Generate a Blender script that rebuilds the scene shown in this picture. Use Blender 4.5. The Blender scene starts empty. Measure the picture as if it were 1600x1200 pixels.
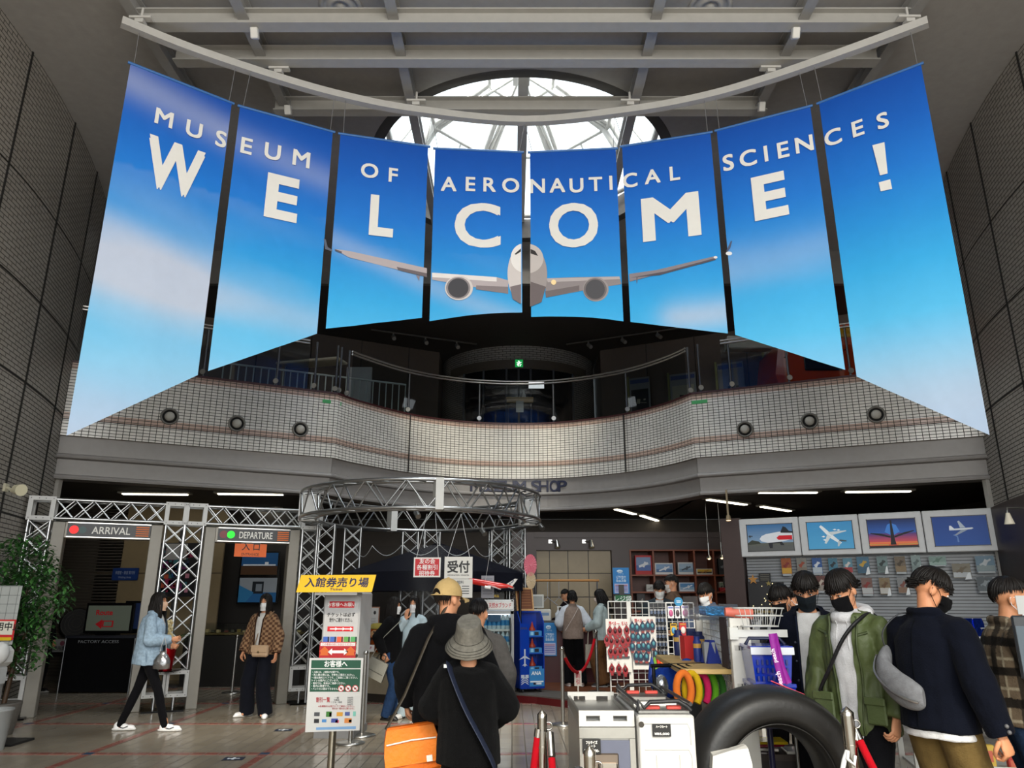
import bpy, bmesh, math, random
from math import sin, cos, pi, sqrt, atan2, radians, tan, exp
from mathutils import Vector as V, Matrix as M4, noise as NZ, Quaternion as Q

scn = bpy.context.scene
C = scn.collection
R = random.Random(7)

# ---------------------------------------------------------------- camera, sky, daylight, exposure
F, PITCH, EYE = 1150.0, radians(16.25), 1.55
cam = bpy.data.objects.new('camera', bpy.data.cameras.new('camera'))
C.objects.link(cam)
cam.location = (0, 0, EYE)
cam.rotation_euler = (pi / 2 + PITCH, 0, 0)
cam.data.sensor_width = 36
cam.data.lens = F / 1600 * 36
cam.data.clip_start = 0.05
scn.camera = cam

world = bpy.data.worlds.new('sky'); scn.world = world; world.use_nodes = True
_bg = world.node_tree.nodes['Background']
_bg.inputs[0].default_value = (0.86, 0.94, 1.0, 1)
_bg.inputs[1].default_value = 2.2
scn.view_settings.view_transform = 'Standard'
scn.view_settings.look = 'None'
scn.view_settings.gamma = 1
scn.view_settings.use_curve_mapping = False
scn.view_settings.exposure = 0.15
scn.cycles.max_bounces = 7
scn.cycles.diffuse_bounces = 4
scn.cycles.glossy_bounces = 4
scn.cycles.sample_clamp_indirect = 6


def area(name, loc, aim, sx, sy, watts, col=(1, 1, 1)):
    l = bpy.data.lights.new(name, 'AREA'); l.shape = 'RECTANGLE'; l.size = sx; l.size_y = sy; l.energy = watts; l.color = col
    o = bpy.data.objects.new(name, l); C.objects.link(o); o.location = loc
    o.rotation_euler = (V(aim) - V(loc)).to_track_quat('-Z', 'Y').to_euler()
    return o


# daylight that comes in through the glazed entrance behind the camera and down through the glass dome
area('entrance_daylight', (2.0, -3.6, 4.6), (0.3, 9, 1.0), 11, 6, 1100, (1.0, 0.96, 0.9))
area('dome_daylight', (0.17, 11.2, 11.6), (0.17, 11.2, 0), 3.6, 3.6, 900, (0.95, 0.98, 1.0))
sun = bpy.data.lights.new('sun', 'SUN'); sun.energy = 3.6; sun.angle = 0.12; sun.color = (1, 0.9, 0.74)
sun_o = bpy.data.objects.new('sun', sun); C.objects.link(sun_o)
sun_o.rotation_euler = V((-0.08, 0.8, -0.6)).to_track_quat('-Z', 'Y').to_euler()


# ---------------------------------------------------------------- pixel of the photograph -> point of the place
def ray(px, py):
    x, v = (px - 800) / F, (600 - py) / F
    return V((x, cos(PITCH) - v * sin(PITCH), sin(PITCH) + v * cos(PITCH)))


def at_y(px, py, Y):
    d = ray(px, py); return V((0, 0, EYE)) + d * (Y / d.y)


def at_z(px, py, z=0.0):
    d = ray(px, py); return V((0, 0, EYE)) + d * ((z - EYE) / d.z)


def at_t(px, py, t):
    return V((0, 0, EYE)) + ray(px, py) * t


def at_plane(px, py, p, n):
    d = ray(px, py); o = V((0, 0, EYE)); return o + d * ((V(p) - o).dot(n) / d.dot(n))


# ---------------------------------------------------------------- colours and materials
def lin(c):
    if isinstance(c, str):
        c = c.lstrip('#'); c = [int(c[i:i + 2], 16) / 255 for i in (0, 2, 4)]
        return tuple((x / 12.92 if x <= 0.04045 else ((x + 0.055) / 1.055) ** 2.4) for x in c) + (1.0,)
    return tuple(c[:3]) + (1.0,)


MATS = {}


def mat(name, rough=0.6, metal=0.0, var=0.08, vscale=9.0, bump=0.0, bscale=60.0, spec=0.5, emit=0.0, trans=0.0, alpha=1.0, sheen=0.0, coat=0.0, stretch=None):
    m = bpy.data.materials.new(name); m.use_nodes = True; MATS[name] = m
    nt = m.node_tree; N = nt.nodes; L = nt.links; b = N['Principled BSDF']
    at = N.new('ShaderNodeAttribute'); at.attribute_name = 'Col'
    tc = N.new('ShaderNodeTexCoord')
    vec = tc.outputs['Object']
    if stretch:
        mp = N.new('ShaderNodeMapping'); mp.inputs['Scale'].default_value = stretch; L.new(vec, mp.inputs[0]); vec = mp.outputs[0]
    nz = N.new('ShaderNodeTexNoise'); nz.inputs['Scale'].default_value = vscale; nz.inputs['Detail'].default_value = 4
    L.new(vec, nz.inputs['Vector'])
    mr = N.new('ShaderNodeMapRange'); mr.inputs[1].default_value = 0.25; mr.inputs[2].default_value = 0.75; mr.inputs[3].default_value = 1 - var; mr.inputs[4].default_value = 1 + var
    L.new(nz.outputs[0], mr.inputs[0])
    mx = N.new('ShaderNodeVectorMath'); mx.operation = 'SCALE'
    L.new(at.outputs['Color'], mx.inputs[0]); L.new(mr.outputs[0], mx.inputs['Scale'])
    L.new(mx.outputs[0], b.inputs['Base Color'])
    b.inputs['Roughness'].default_value = rough; b.inputs['Metallic'].default_value = metal
    b.inputs['Specular IOR Level'].default_value = spec
    b.inputs['Transmission Weight'].default_value = trans; b.inputs['Alpha'].default_value = alpha
    b.inputs['Sheen Weight'].default_value = sheen; b.inputs['Coat Weight'].default_value = coat
    if emit:
        L.new(at.outputs['Color'], b.inputs['Emission Color']); b.inputs['Emission Strength'].default_value = emit
    if bump:
        n2 = N.new('ShaderNodeTexNoise'); n2.inputs['Scale'].default_value = bscale; n2.inputs['Detail'].default_value = 3
        L.new(vec, n2.inputs['Vector'])
        bp = N.new('ShaderNodeBump'); bp.inputs['Strength'].default_value = bump; bp.inputs['Distance'].default_value = 0.01
        L.new(n2.outputs[0], bp.inputs['Height']); L.new(bp.outputs[0], b.inputs['Normal'])
    return m


mat('matte', 0.85, var=0.06, bump=0.05, bscale=30)
mat('satin', 0.45, var=0.05)
mat('gloss', 0.16, var=0.04, coat=0.3)
mat('metal', 0.28, 0.95, var=0.06, vscale=20)
mat('steel', 0.16, 1.0, var=0.04)
mat('print', 0.55, var=0.02)
mat('cloth', 0.95, var=0.12, vscale=14, bump=0.35, bscale=120, spec=0.08, sheen=0.02)
mat('knit', 0.95, var=0.15, vscale=30, bump=0.7, bscale=220, spec=0.06, sheen=0.03)
mat('denim', 0.9, var=0.22, vscale=35, bump=0.4, bscale=200, spec=0.15)
mat('nylon', 0.55, var=0.1, vscale=10, bump=0.35, bscale=40, spec=0.4)
mat('leather', 0.42, var=0.1, bump=0.2, bscale=90)
mat('skin', 0.55, var=0.06, vscale=25, bump=0.05, bscale=150, spec=0.35)
mat('hair', 0.5, var=0.3, vscale=60, spec=0.22)
mat('rubber', 0.42, var=0.15, vscale=5, bump=0.12, bscale=40, spec=0.4)
mat('wood', 0.5, var=0.22, vscale=6, stretch=(1, 1, 9))
mat('banner', 0.62, var=0.02, bump=0.22, bscale=2.2, spec=0.3)
mat('leaf', 0.45, var=0.25, vscale=7)
mat('lamp', 0.5, emit=1.0)
mat('lamp_bright', 0.5, emit=4.0)
mat('screen', 0.4, emit=0.14, var=0.02, spec=0.2)
mat('clear', 0.03, trans=1.0, var=0.0)
mat('foil', 0.2, 0.9, var=0.1, bump=0.8, bscale=25)


def glass(name, tint, refl, clearness):
    m = bpy.data.materials.new(name); m.use_nodes = True; MATS[name] = m
    nt = m.node_tree; N = nt.nodes; L = nt.links; N.remove(N['Principled BSDF'])
    t = N.new('ShaderNodeBsdfTransparent'); t.inputs[0].default_value = lin(tint)
    g = N.new('ShaderNodeBsdfGlossy'); g.inputs['Roughness'].default_value = 0.35 if name == 'plastic_film' else 0.03
    lw = N.new('ShaderNodeLayerWeight'); lw.inputs[0].default_value = 0.5
    pw = N.new('ShaderNodeMath'); pw.operation = 'POWER'; pw.inputs[1].default_value = 4
    fr = N.new('ShaderNodeMath'); fr.operation = 'MULTIPLY_ADD'; fr.inputs[1].default_value = 0.7; fr.inputs[2].default_value = refl
    L.new(lw.outputs['Facing'], pw.inputs[0]); L.new(pw.outputs[0], fr.inputs[0])
    nz = N.new('ShaderNodeTexNoise'); nz.inputs['Scale'].default_value = 3
    bp = N.new('ShaderNodeBump'); bp.inputs['Strength'].default_value = 0.01
    L.new(nz.outputs[0], bp.inputs['Height']); L.new(bp.outputs[0], g.inputs['Normal'])
    mx = N.new('ShaderNodeMixShader'); L.new(fr.outputs[0], mx.inputs[0]); L.new(t.outputs[0], mx.inputs[1]); L.new(g.outputs[0], mx.inputs[2])
    L.new(mx.outputs[0], N['Material Output'].inputs[0])


glass('glass', '#f2f5f4', 0.06, 1)
glass('smoke_glass', '#b9c0c2', 0.05, 1)
glass('plastic_film', '#eef0f2', 0.012, 1)


def tile_mat(name, c1, c2, mortar, bw, bh, ms, offset=0.0, rough=0.25, band=None, spec=0.5):
    """Small ceramic tiles laid along the mesh's own UVs, which are in metres."""
    m = bpy.data.materials.new(name); m.use_nodes = True; MATS[name] = m
    nt = m.node_tree; N = nt.nodes; L = nt.links; b = N['Principled BSDF']
    uv = N.new('ShaderNodeUVMap')
    br = N.new('ShaderNodeTexBrick'); br.offset = offset; br.offset_frequency = 2; br.squash = 1
    br.inputs['Color1'].default_value = lin(c1); br.inputs['Color2'].default_value = lin(c2); br.inputs['Mortar'].default_value = lin(mortar)
    br.inputs['Scale'].default_value = 1; br.inputs['Mortar Size'].default_value = ms; br.inputs['Mortar Smooth'].default_value = 0.1
    br.inputs['Brick Width'].default_value = bw; br.inputs['Row Height'].default_value = bh; br.inputs['Bias'].default_value = 0
    L.new(uv.outputs[0], br.inputs['Vector'])
    nz = N.new('ShaderNodeTexNoise'); nz.inputs['Scale'].default_value = 0.8; nz.inputs['Detail'].default_value = 5
    L.new(uv.outputs[0], nz.inputs['Vector'])
    mr = N.new('ShaderNodeMapRange'); mr.inputs[1].default_value = 0.3; mr.inputs[2].default_value = 0.7; mr.inputs[3].default_value = 0.86; mr.inputs[4].default_value = 1.08
    L.new(nz.outputs[0], mr.inputs[0])
    mx = N.new('ShaderNodeVectorMath'); mx.operation = 'SCALE'
    L.new(br.outputs['Color'], mx.inputs[0]); L.new(mr.outputs[0], mx.inputs['Scale'])
    L.new(mx.outputs[0], b.inputs['Base Color'])
    r2 = N.new('ShaderNodeMapRange'); r2.inputs[3].default_value = rough; r2.inputs[4].default_value = 0.9
    L.new(br.outputs['Fac'], r2.inputs[0]); L.new(r2.outputs[0], b.inputs['Roughness'])
    bp = N.new('ShaderNodeBump'); bp.inputs['Strength'].default_value = 0.35; bp.inputs['Distance'].default_value = 0.004; bp.invert = True
    L.new(br.outputs['Fac'], bp.inputs['Height']); L.new(bp.outputs[0], b.inputs['Normal'])
    b.inputs['Specular IOR Level'].default_value = spec
    return m


tile_mat('tile_white', '#dcd8d0', '#d2cec6', '#3a3733', 0.1, 0.053, 0.0055, 0.0, 0.17)
tile_mat('tile_pink', '#b79c8e', '#c0a698', '#3a3733', 0.1, 0.053, 0.0055, 0.0, 0.17)
tile_mat('tile_wall', '#a49e95', '#9c968d', '#35322f', 0.2, 0.06, 0.006, 0.5, 0.4)
tile_mat('tile_floor', '#9a9080', '#918777', '#5a5349', 0.3, 0.145, 0.006, 0.5, 0.2)
tile_mat('tile_floor_red', '#9c6257', '#93594f', '#6d655a', 0.3, 0.145, 0.006, 0.5, 0.2)


# ---------------------------------------------------------------- mesh builder
class MB:
    def __init__(s, col='#808080'):
        s.v = []; s.f = []; s.c = []; s.sm = []; s.fix = False; s.col = lin(col)

    def color(s, c): s.col = lin(c); return s

    def add(s, vs, fs, smooth=False, mtx=None, col=None):
        k = len(s.v); cc = s.col if col is None else lin(col)
        s.v += [tuple(mtx @ V(p)) if mtx is not None else tuple(p) for p in vs]
        for f in fs:
            s.f.append([i + k for i in f]); s.c.append(cc); s.sm.append(smooth)
        return s

    def box(s, c, d, mtx=None, bev=0.0, col=None, rz=0.0):
        x, y, z = d[0] / 2, d[1] / 2, d[2] / 2
        m = M4.Translation(c) @ M4.Rotation(rz, 4, 'Z')
        if mtx is not None: m = mtx @ m
        if bev > 0 and bev < min(x, y, z):
            b = bev; vs = []; s.fix = True
            for sx in (-1, 1):
                for sy in (-1, 1):
                    for sz in (-1, 1):
                        vs += [(sx * (x - b), sy * (y - b), sz * z), (sx * (x - b), sy * y, sz * (z - b)), (sx * x, sy * (y - b), sz * (z - b))]
            def i(sx, sy, sz, k): return ((sx > 0) * 4 + (sy > 0) * 2 + (sz > 0)) * 3 + k
            fs = []
            for q in (-1, 1):
                fs.append([i(-1, -1, q, 0), i(1, -1, q, 0), i(1, 1, q, 0), i(-1, 1, q, 0)][::q])
                fs.append([i(-1, q, -1, 1), i(-1, q, 1, 1), i(1, q, 1, 1), i(1, q, -1, 1)][::q])
                fs.append([i(q, -1, -1, 2), i(q, 1, -1, 2), i(q, 1, 1, 2), i(q, -1, 1, 2)][::q])
            for a in (-1, 1):
                for b_ in (-1, 1):
                    e = a * b_
                    fs.append([i(-1, a, b_, 0), i(1, a, b_, 0), i(1, a, b_, 1), i(-1, a, b_, 1)][::-e])
                    fs.append([i(a, -1, b_, 0), i(a, 1, b_, 0), i(a, 1, b_, 2), i(a, -1, b_, 2)][::e])
                    fs.append([i(a, b_, -1, 1), i(a, b_, 1, 1), i(a, b_, 1, 2), i(a, b_, -1, 2)][::-e])
                    for cc in (-1, 1):
                        e3 = a * b_ * cc
                        fs.append([i(a, b_, cc, 0), i(a, b_, cc, 1), i(a, b_, cc, 2)][::-e3])
            return s.add(vs, fs, False, m, col)
        vs = [(a * x, b * y, q * z) for a in (-1, 1) for b in (-1, 1) for q in (-1, 1)]
        fs = [(0, 1, 3, 2), (4, 6, 7, 5), (0, 4, 5, 1), (2, 3, 7, 6), (0, 2, 6, 4), (1, 5, 7, 3)]
        return s.add(vs, fs, False, m, col)

    def quad(s, a, b, c, d, col=None): return s.add([a, b, c, d], [(0, 1, 2, 3)], False, None, col)

    def poly(s, pts, col=None, mtx=None): return s.add(pts, [list(range(len(pts)))], False, mtx, col)

    def cyl(s, a, b, r0, r1=None, n=12, caps=True, smooth=True, col=None):
        a, b = V(a), V(b); r1 = r0 if r1 is None else r1
        d = (b - a)
        if d.length < 1e-7: return s
        q = d.to_track_quat('Z', 'Y')
        vs = []
        for p, r in ((a, r0), (b, r1)):
            for i in range(n):
                t = 2 * pi * i / n; vs.append(p + q @ V((r * cos(t), r * sin(t), 0)))
        s.add(vs, [(i, (i + 1) % n, n + (i + 1) % n, n + i) for i in range(n)], smooth, None, col)
        if caps:
            s.add(vs, [list(range(n))[::-1], list(range(n, 2 * n))], False, None, col)
        return s

    def tube(s, pts, r, n=8, closed=False, caps=True, col=None, flat=1.0, up=None):
        """A tube along a path; r is a number or one radius per point; flat squeezes it across."""
        P = [V(p) for p in pts]; m = len(P)
        rs = r if isinstance(r, (list, tuple)) else [r] * m
        vs = []; nrm = None
        for i in range(m):
            if closed: t = P[(i + 1) % m] - P[i - 1]
            else: t = P[min(i + 1, m - 1)] - P[max(i - 1, 0)]
            if t.length < 1e-9: t = V((0, 0, 1))
            t.normalize()
            if up is not None:
                nrm = V(up) - t * V(up).dot(t)
                if nrm.length < 1e-4: nrm = t.orthogonal()
            elif nrm is None: nrm = t.orthogonal()
            else: nrm = nrm - t * nrm.dot(t)
            nrm.normalize(); bn = t.cross(nrm)
            for k in range(n):
                a = 2 * pi * k / n; vs.append(P[i] + (nrm * cos(a) * flat + bn * sin(a)) * rs[i])
        fs = []
        for i in range(m if closed else m - 1):
            j = (i + 1) % m
            for k in range(n):
                fs.append((i * n + k, i * n + (k + 1) % n, j * n + (k + 1) % n, j * n + k))
        s.add(vs, fs, True, None, col)
        if caps and not closed: s.add(vs, [list(range(n))[::-1], list(range((m - 1) * n, m * n))], True, None, col)
        return s

    def lathe(s, prof, c=(0, 0, 0), n=20, mtx=None, col=None, smooth=True, cap=True):
        vs = []; fs = []
        for r, z in prof:
            for k in range(n):
                a = 2 * pi * k / n; vs.append((c[0] + r * cos(a), c[1] + r * sin(a), c[2] + z))
        for i in range(len(prof) - 1):
            for k in range(n): fs.append((i * n + k, i * n + (k + 1) % n, (i + 1) * n + (k + 1) % n, (i + 1) * n + k))
        s.add(vs, fs, smooth, mtx, col)
        if cap and prof[0][0] > 1e-5: s.add(vs, [list(range(n))[::-1]], False, mtx, col)
        if cap and prof[-1][0] > 1e-5: s.add(vs, [list(range((len(prof) - 1) * n, len(prof) * n))], False, mtx, col)
        return s

    def ball(s, c, r, n=12, m=8, mtx=None, col=None):
        r = (r, r, r) if not isinstance(r, (tuple, list)) else r
        vs = [(c[0], c[1], c[2] - r[2])]
        for i in range(1, m):
            p = -pi / 2 + pi * i / m
            for k in range(n):
                a = 2 * pi * k / n; vs.append((c[0] + r[0] * cos(p) * cos(a), c[1] + r[1] * cos(p) * sin(a), c[2] + r[2] * sin(p)))
        vs.append((c[0], c[1], c[2] + r[2])); T = len(vs) - 1
        fs = [(0, 1 + (k + 1) % n, 1 + k) for k in range(n)]
        for i in range(m - 2):
            for k in range(n):
                a = 1 + i * n; fs.append((a + k, a + (k + 1) % n, a + n + (k + 1) % n, a + n + k))
        a = 1 + (m - 2) * n
        fs += [(a + k, a + (k + 1) % n, T) for k in range(n)]
        return s.add(vs, fs, True, mtx, col)

    def loft(s, rings, closed=True, caps=True, smooth=True, col=None, mtx=None):
        n = len(rings[0]); vs = [p for r in rings for p in r]; fs = []
        for i in range(len(rings) - 1):
            for k in range(n if closed else n - 1):
                fs.append((i * n + k, i * n + (k + 1) % n, (i + 1) * n + (k + 1) % n, (i + 1) * n + k))
        s.add(vs, fs, smooth, mtx, col)
        if caps and closed: s.add(vs, [list(range(n))[::-1], list(range((len(rings) - 1) * n, len(rings) * n))], False, mtx, col)
        return s

    def prism(s, pts, d, mtx=None, col=None):
        """2D outline (x, y) swept d along z, centred on z = 0."""
        n = len(pts)
        if sum(pts[i][0] * pts[(i + 1) % n][1] - pts[(i + 1) % n][0] * pts[i][1] for i in range(n)) < 0: pts = pts[::-1]
        vs = [(x, y, -d / 2) for x, y in pts] + [(x, y, d / 2) for x, y in pts]
        fs = [list(range(n))[::-1], list(range(n, 2 * n))] + [(i, (i + 1) % n, n + (i + 1) % n, n + i) for i in range(n)]
        return s.add(vs, fs, False, mtx, col)

    def sweep(s, path, prof, closed=False, col=None, caps=True, smooth=False):
        """A profile [(out, up)] carried along a plan path [(x, y)]; 'out' points to the right of travel."""
        m = len(path); rings = []
        for i in range(m):
            a = V(path[max(i - 1, 0)]); b = V(path[min(i + 1, m - 1)])
            t = (b - a).normalized(); o = V((t.y, -t.x))
            rings.append([(path[i][0] + o.x * u, path[i][1] + o.y * u, w) for u, w in prof])
        return s.loft(rings, True, caps, smooth, col)

    def text(s, txt, o, xd, yd, h, col=None, align='CENTER', width=None, bold=0.0, shear=0.0, depth=0.0):
        """Lettering: cap height h, baseline through o along xd; squeezed to width if given."""
        vs, fs, x0, x1 = glyphs(txt, depth / max(h / 0.72, 1e-6))
        k = h / 0.72; sx = k
        if width: sx = width / max(x1 - x0, 1e-6)
        off = {'CENTER': (x0 + x1) / 2, 'LEFT': x0, 'RIGHT': x1}[align]
        xd, yd, o = V(xd), V(yd), V(o)
        zd = xd.cross(yd)
        for i, (ex, ey) in enumerate(((0, 0),) if not bold else ((0, 0), (-bold, -bold), (bold, bold), (-bold, bold), (bold, -bold))):
            s.add([o + xd * ((x + ex - off) * sx + y * k * shear) + yd * ((y + ey) * k) + zd * (z * k + i * 0.0002) for x, y, z in vs], fs, False, None, col)
        return s

    def build(s, name, material='satin', parent=None, loc=None, rz=0.0, uv=None):
        me = bpy.data.meshes.new(name)
        me.from_pydata(s.v, [], s.f)
        me.polygons.foreach_set('use_smooth', s.sm)
        ca = me.color_attributes.new('Col', 'FLOAT_COLOR', 'CORNER')
        buf = []
        for f, c in zip(s.f, s.c): buf += list(c) * len(f)
        ca.data.foreach_set('color', buf)
        if uv is not None:
            ul = me.uv_layers.new(name='UVMap')
            for l in me.loops: ul.data[l.index].uv = uv[l.vertex_index]
        if s.fix:
            bm = bmesh.new(); bm.from_mesh(me); bmesh.ops.recalc_face_normals(bm, faces=bm.faces); bm.to_mesh(me); bm.free()
        me.materials.append(MATS[material])
        o = bpy.data.objects.new(name, me); C.objects.link(o)
        if parent is not None: o.parent = parent
        if loc is not None: o.location = loc
        o.rotation_euler.z = rz
        return o


_G = {}


def glyphs(txt, ext=0.0):
    key = (txt, round(ext, 4))
    if key not in _G:
        cu = bpy.data.curves.new('lettering', 'FONT'); cu.body = txt; cu.size = 1; cu.extrude = ext; cu.resolution_u = 4
        o = bpy.data.objects.new('lettering', cu); C.objects.link(o)
        dg = bpy.context.evaluated_depsgraph_get()
        me = bpy.data.meshes.new_from_object(o.evaluated_get(dg))
        vs = [tuple(v.co) for v in me.vertices]; fs = [list(p.vertices) for p in me.polygons]
        bpy.data.objects.remove(o); bpy.data.curves.remove(cu); bpy.data.meshes.remove(me)
        xs = [v[0] for v in vs] or [0, 1]
        _G[key] = (vs, fs, min(xs), max(xs))
    return _G[key]


def proj(p):
    """Where a point of the place falls in the photograph's frame."""
    x, y, z = p[0], p[1], p[2] - EYE
    t = y * cos(PITCH) + z * sin(PITCH); v = -y * sin(PITCH) + z * cos(PITCH)
    return 800 + F * x / t, 600 - F * v / t


def tag(o, label, cat=None, group=None, kind=None):
    if label: o['label'] = label
    if cat: o['category'] = cat
    if group: o['group'] = group
    if kind: o['kind'] = kind
    return o


def thing(name, label, cat, loc=(0, 0, 0), rz=0.0, group=None):
    o = bpy.data.objects.new(name, None); C.objects.link(o); o.location = loc; o.rotation_euler.z = rz
    o.empty_display_size = 0.1
    return tag(o, label, cat, group)


def struct(name, mb, m='matte', parent=None, uv=None):
    o = mb.build(name, m, parent, uv=uv)
    if parent is None: o['kind'] = 'structure'
    return o


def dup(root, loc, rz=None, label=None, group=None):
    """A copy of a thing with copies of its parts and their parts."""
    r = root.copy(); C.objects.link(r); r.location = loc
    if rz is not None: r.rotation_euler.z = rz
    if label: r['label'] = label
    if group: r['group'] = group
    def kids(a, b):
        for ch in list(a.children):
            if ch.name in seen: continue
            c = ch.copy(); C.objects.link(c); c.parent = b; kids(ch, c)
    seen = set(); kids(root, r)
    return r


def lerp(a, b, t): return a + (b - a) * t


def ribbon_uv(path, zs):
    """UVs in metres for a wall ruled over a plan path at heights zs (path-major order)."""
    u = 0; out = []
    for i, p in enumerate(path):
        if i: u += (V(p) - V(path[i - 1])).length
        out += [(u, z) for z in zs]
    return out


def spline(pts, n):
    """Catmull-Rom through points, n samples per span."""
    P = [V(p) for p in pts]; out = []
    for i in range(len(P) - 1):
        a, b, c, d = P[max(i - 1, 0)], P[i], P[i + 1], P[min(i + 2, len(P) - 1)]
        for k in range(n):
            t = k / n
            out.append(0.5 * ((2 * b) + (c - a) * t + (2 * a - 5 * b + 4 * c - d) * t * t + (3 * b - a - 3 * c + d) * t ** 3))
    out.append(P[-1])
    return out
# ================================================================ the hall
CX = 0.17                      # the hall's axis
ZB, ZT = 4.10, 5.33            # tiled balcony band
ZC, ZU, ZLOW, ZUP = 8.6, 5.2, 3.45, 7.9   # main ceiling, upper floor, ceiling under the balcony, ceiling over the upper floor


def poly_floor(x0, x1, y0, y1, z, dz=0.1):
    b = MB('#8c8479'); b.box(((x0 + x1) / 2, (y0 + y1) / 2, z - dz / 2), (x1 - x0, y1 - y0, dz)); return b


fl = MB('#b0a594'); fl.quad((-10, -6, 0), (11, -6, 0), (11, 22, 0), (-10, 22, 0))
struct('floor', fl, 'tile_floor', uv=[(y, x) for x, y, z in fl.v])
bands = MB(); bx0 = -2.57; by0 = 8.42
for k in (-2, -1, 0): bands.box((bx0 + 1.83 * k, 8, 0.001), (0.1, 27, 0.004))
for k in range(-6, 5): bands.box((0.5, by0 + 1.91 * k, 0.001), (20, 0.1, 0.004))
struct('floor_band', bands, 'tile_floor_red', uv=[(y, x) for x, y, z in bands.v])
jn = MB('#28405c')
for k in (-2, -1, 0):
    for j in range(-2, 3): jn.box((bx0 + 1.83 * k, by0 + 1.91 * j, 0.0025), (0.1, 0.1, 0.004))
struct('floor_inlay', jn, 'satin')

# curved tiled side walls
WL = [(-5.9, -5), (-5.95, 0), (-6.1, 5), (-6.35, 7.45), (-6.55, 8.94), (-6.97, 10.6), (-7.45, 12.0)]
WL = [tuple(p) for p in spline(WL, 6)]
WR = [(2 * CX - x, y) for x, y in WL]
for nm, path, sg in (('wall_left', WL, 1), ('wall_right', WR, -1)):
    b = MB()
    pp = path if sg > 0 else path[::-1]
    b.loft([[(x, y, 0), (x, y, ZC)] for x, y in pp], closed=False, smooth=True)
    w = struct(nm, b, 'tile_wall', uv=ribbon_uv(pp, (0, ZC)))
    # movement joints in the tiling
    j = MB('#1c1a18')
    L = 0
    for i, p in enumerate(path):
        if i in (14, 21, 27, 32):
            q = V((p[0] + sg * 0.004, p[1])); j.box((q.x, q.y, ZC / 2), (0.02, 0.025, ZC))
    for z in (1.5, 2.65, 4.42, 5.6, 6.9):
        j.loft([[(x + sg * 0.006, y, z - 0.012), (x + sg * 0.006, y, z + 0.012)] for x, y in path], closed=False)
    struct('trim_1' if sg > 0 else 'trim_2', j, 'matte')
    # wall thickness and the return at the far end of the wall
    e = path[-1]
    r = MB('#5d5955'); r.box((e[0] - sg * 0.9, e[1] + 0.05, ZC / 2), (1.8, 0.1, ZC)); struct(nm + '_end', r, 'matte')
    s_ = MB('#b3b0aa'); s_.box((e[0] + sg * 0.05, e[1] - 0.02, 1.72), (0.07, 0.1, 3.4)); struct('trim_3' if sg > 0 else 'trim_4', s_, 'satin')

b = MB('#2d1c1a'); pp = [(x - .07, y) for x, y in WR if y > 6.5]
b.loft([[(x, y, 0), (x, y, 2.95), (x + .06, y, 2.95)] for x, y in pp], closed=False, smooth=False); struct('wall_panelling', b, 'satin')

# ceiling with the round dome opening and an unseen opening added behind the camera to let sun in
CR, CDY = 2.4, 11.15
ce = MB('#9d9a96')
ce.box((CX, -4.1, ZC + .05), (15, 3.8, .1)); ce.box((CX, 4.0, ZC + .05), (15, 8.8, .1))
ce.box((-5.5, -1.3, ZC + .05), (4, 1.8, .1)); ce.box((6.6, -1.3, ZC + .05), (4, 1.8, .1))
x0, x1, y0, y1 = CX - 8, CX + 8, 8.4, 14.4
ring_i, ring_o = [], []
for k in range(96):
    a = 2 * pi * k / 96; c, s = cos(a), sin(a)
    ring_i.append((CX + CR * c, CDY + CR * s, ZC))
    tx = ((x1 if c > 0 else x0) - CX) / c if abs(c) > 1e-6 else 1e9
    ty = ((y1 if s > 0 else y0) - CDY) / s if abs(s) > 1e-6 else 1e9
    t = min(tx, ty); ring_o.append((CX + t * c, CDY + t * s, ZC))
n = 96
ce.add(ring_i + ring_o, [(k, n + k, n + (k + 1) % n, (k + 1) % n) for k in range(n)])
for cxn, cyn in ((x0, y0), (x1, y0), (x0, y1), (x1, y1)):
    near = sorted(range(n), key=lambda k: (ring_o[k][0] - cxn) ** 2 + (ring_o[k][1] - cyn) ** 2)[:2]
    ce.add([ring_o[near[0]], (cxn, cyn, ZC), ring_o[near[1]]], [(0, 1, 2)])
struct('ceiling', ce, 'matte')
dr = MB('#4c4a48'); dr.lathe([(CR + .0, 0), (CR + .0, .42)], (CX, CDY, ZC), 96, cap=False)
dr.lathe([(CR, -.0), (CR + .13, -.03), (CR + .17, 0)], (CX, CDY, ZC), 96, cap=False)
struct('ceiling_rim', dr, 'matte')

# glass dome
dome = thing('glass_dome', 'round faceted glass dome with white steel bars above the banners', 'skylight', (CX, CDY, ZC + .42))
gp = MB('#ffffff'); br = MB('#c9c8c4'); ND = 8
rg = [(CR + .02, 0), (1.75, 0.95), (0.62, 1.5), (0.0, 1.6)]
def dp(r, z, k): a = 2 * pi * (k + .5) / ND; return V((r * cos(a), r * sin(a), z))
for k in range(ND):
    for (r0, z0), (r1, z1) in zip(rg[:-1], rg[1:]):
        a, b_, c, d = dp(r0, z0, k), dp(r0, z0, k + 1), dp(r1, z1, k + 1), dp(r1, z1, k)
        if r1 > 0: gp.quad(a, b_, c, d)
        else: gp.add([a, b_, c], [(0, 1, 2)])
        if r1 > .3: 
            for off in (-.09, .09):
                o = (b_ - a).normalized() * off
                br.cyl(a + o, d + o, .06, n=6)
        br.cyl(a, b_, .04 if z0 else .06, n=6)
        if z0 == 0:
            m0, m1 = (a + b_) / 2, (c + d) / 2; br.cyl(m0, m1, .02, n=6)
    b2 = dp(1.75, .95, k); br.cyl(b2, V((0, 0, 1.6)), .03, n=6)
br.box((0, 0, .02), (.16, 2 * CR, .18)); br.box((0, 0, 1.55), (.3, .3, .2))
gp.build('pane', 'glass', dome); br.build('frame', 'satin', dome)

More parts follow.
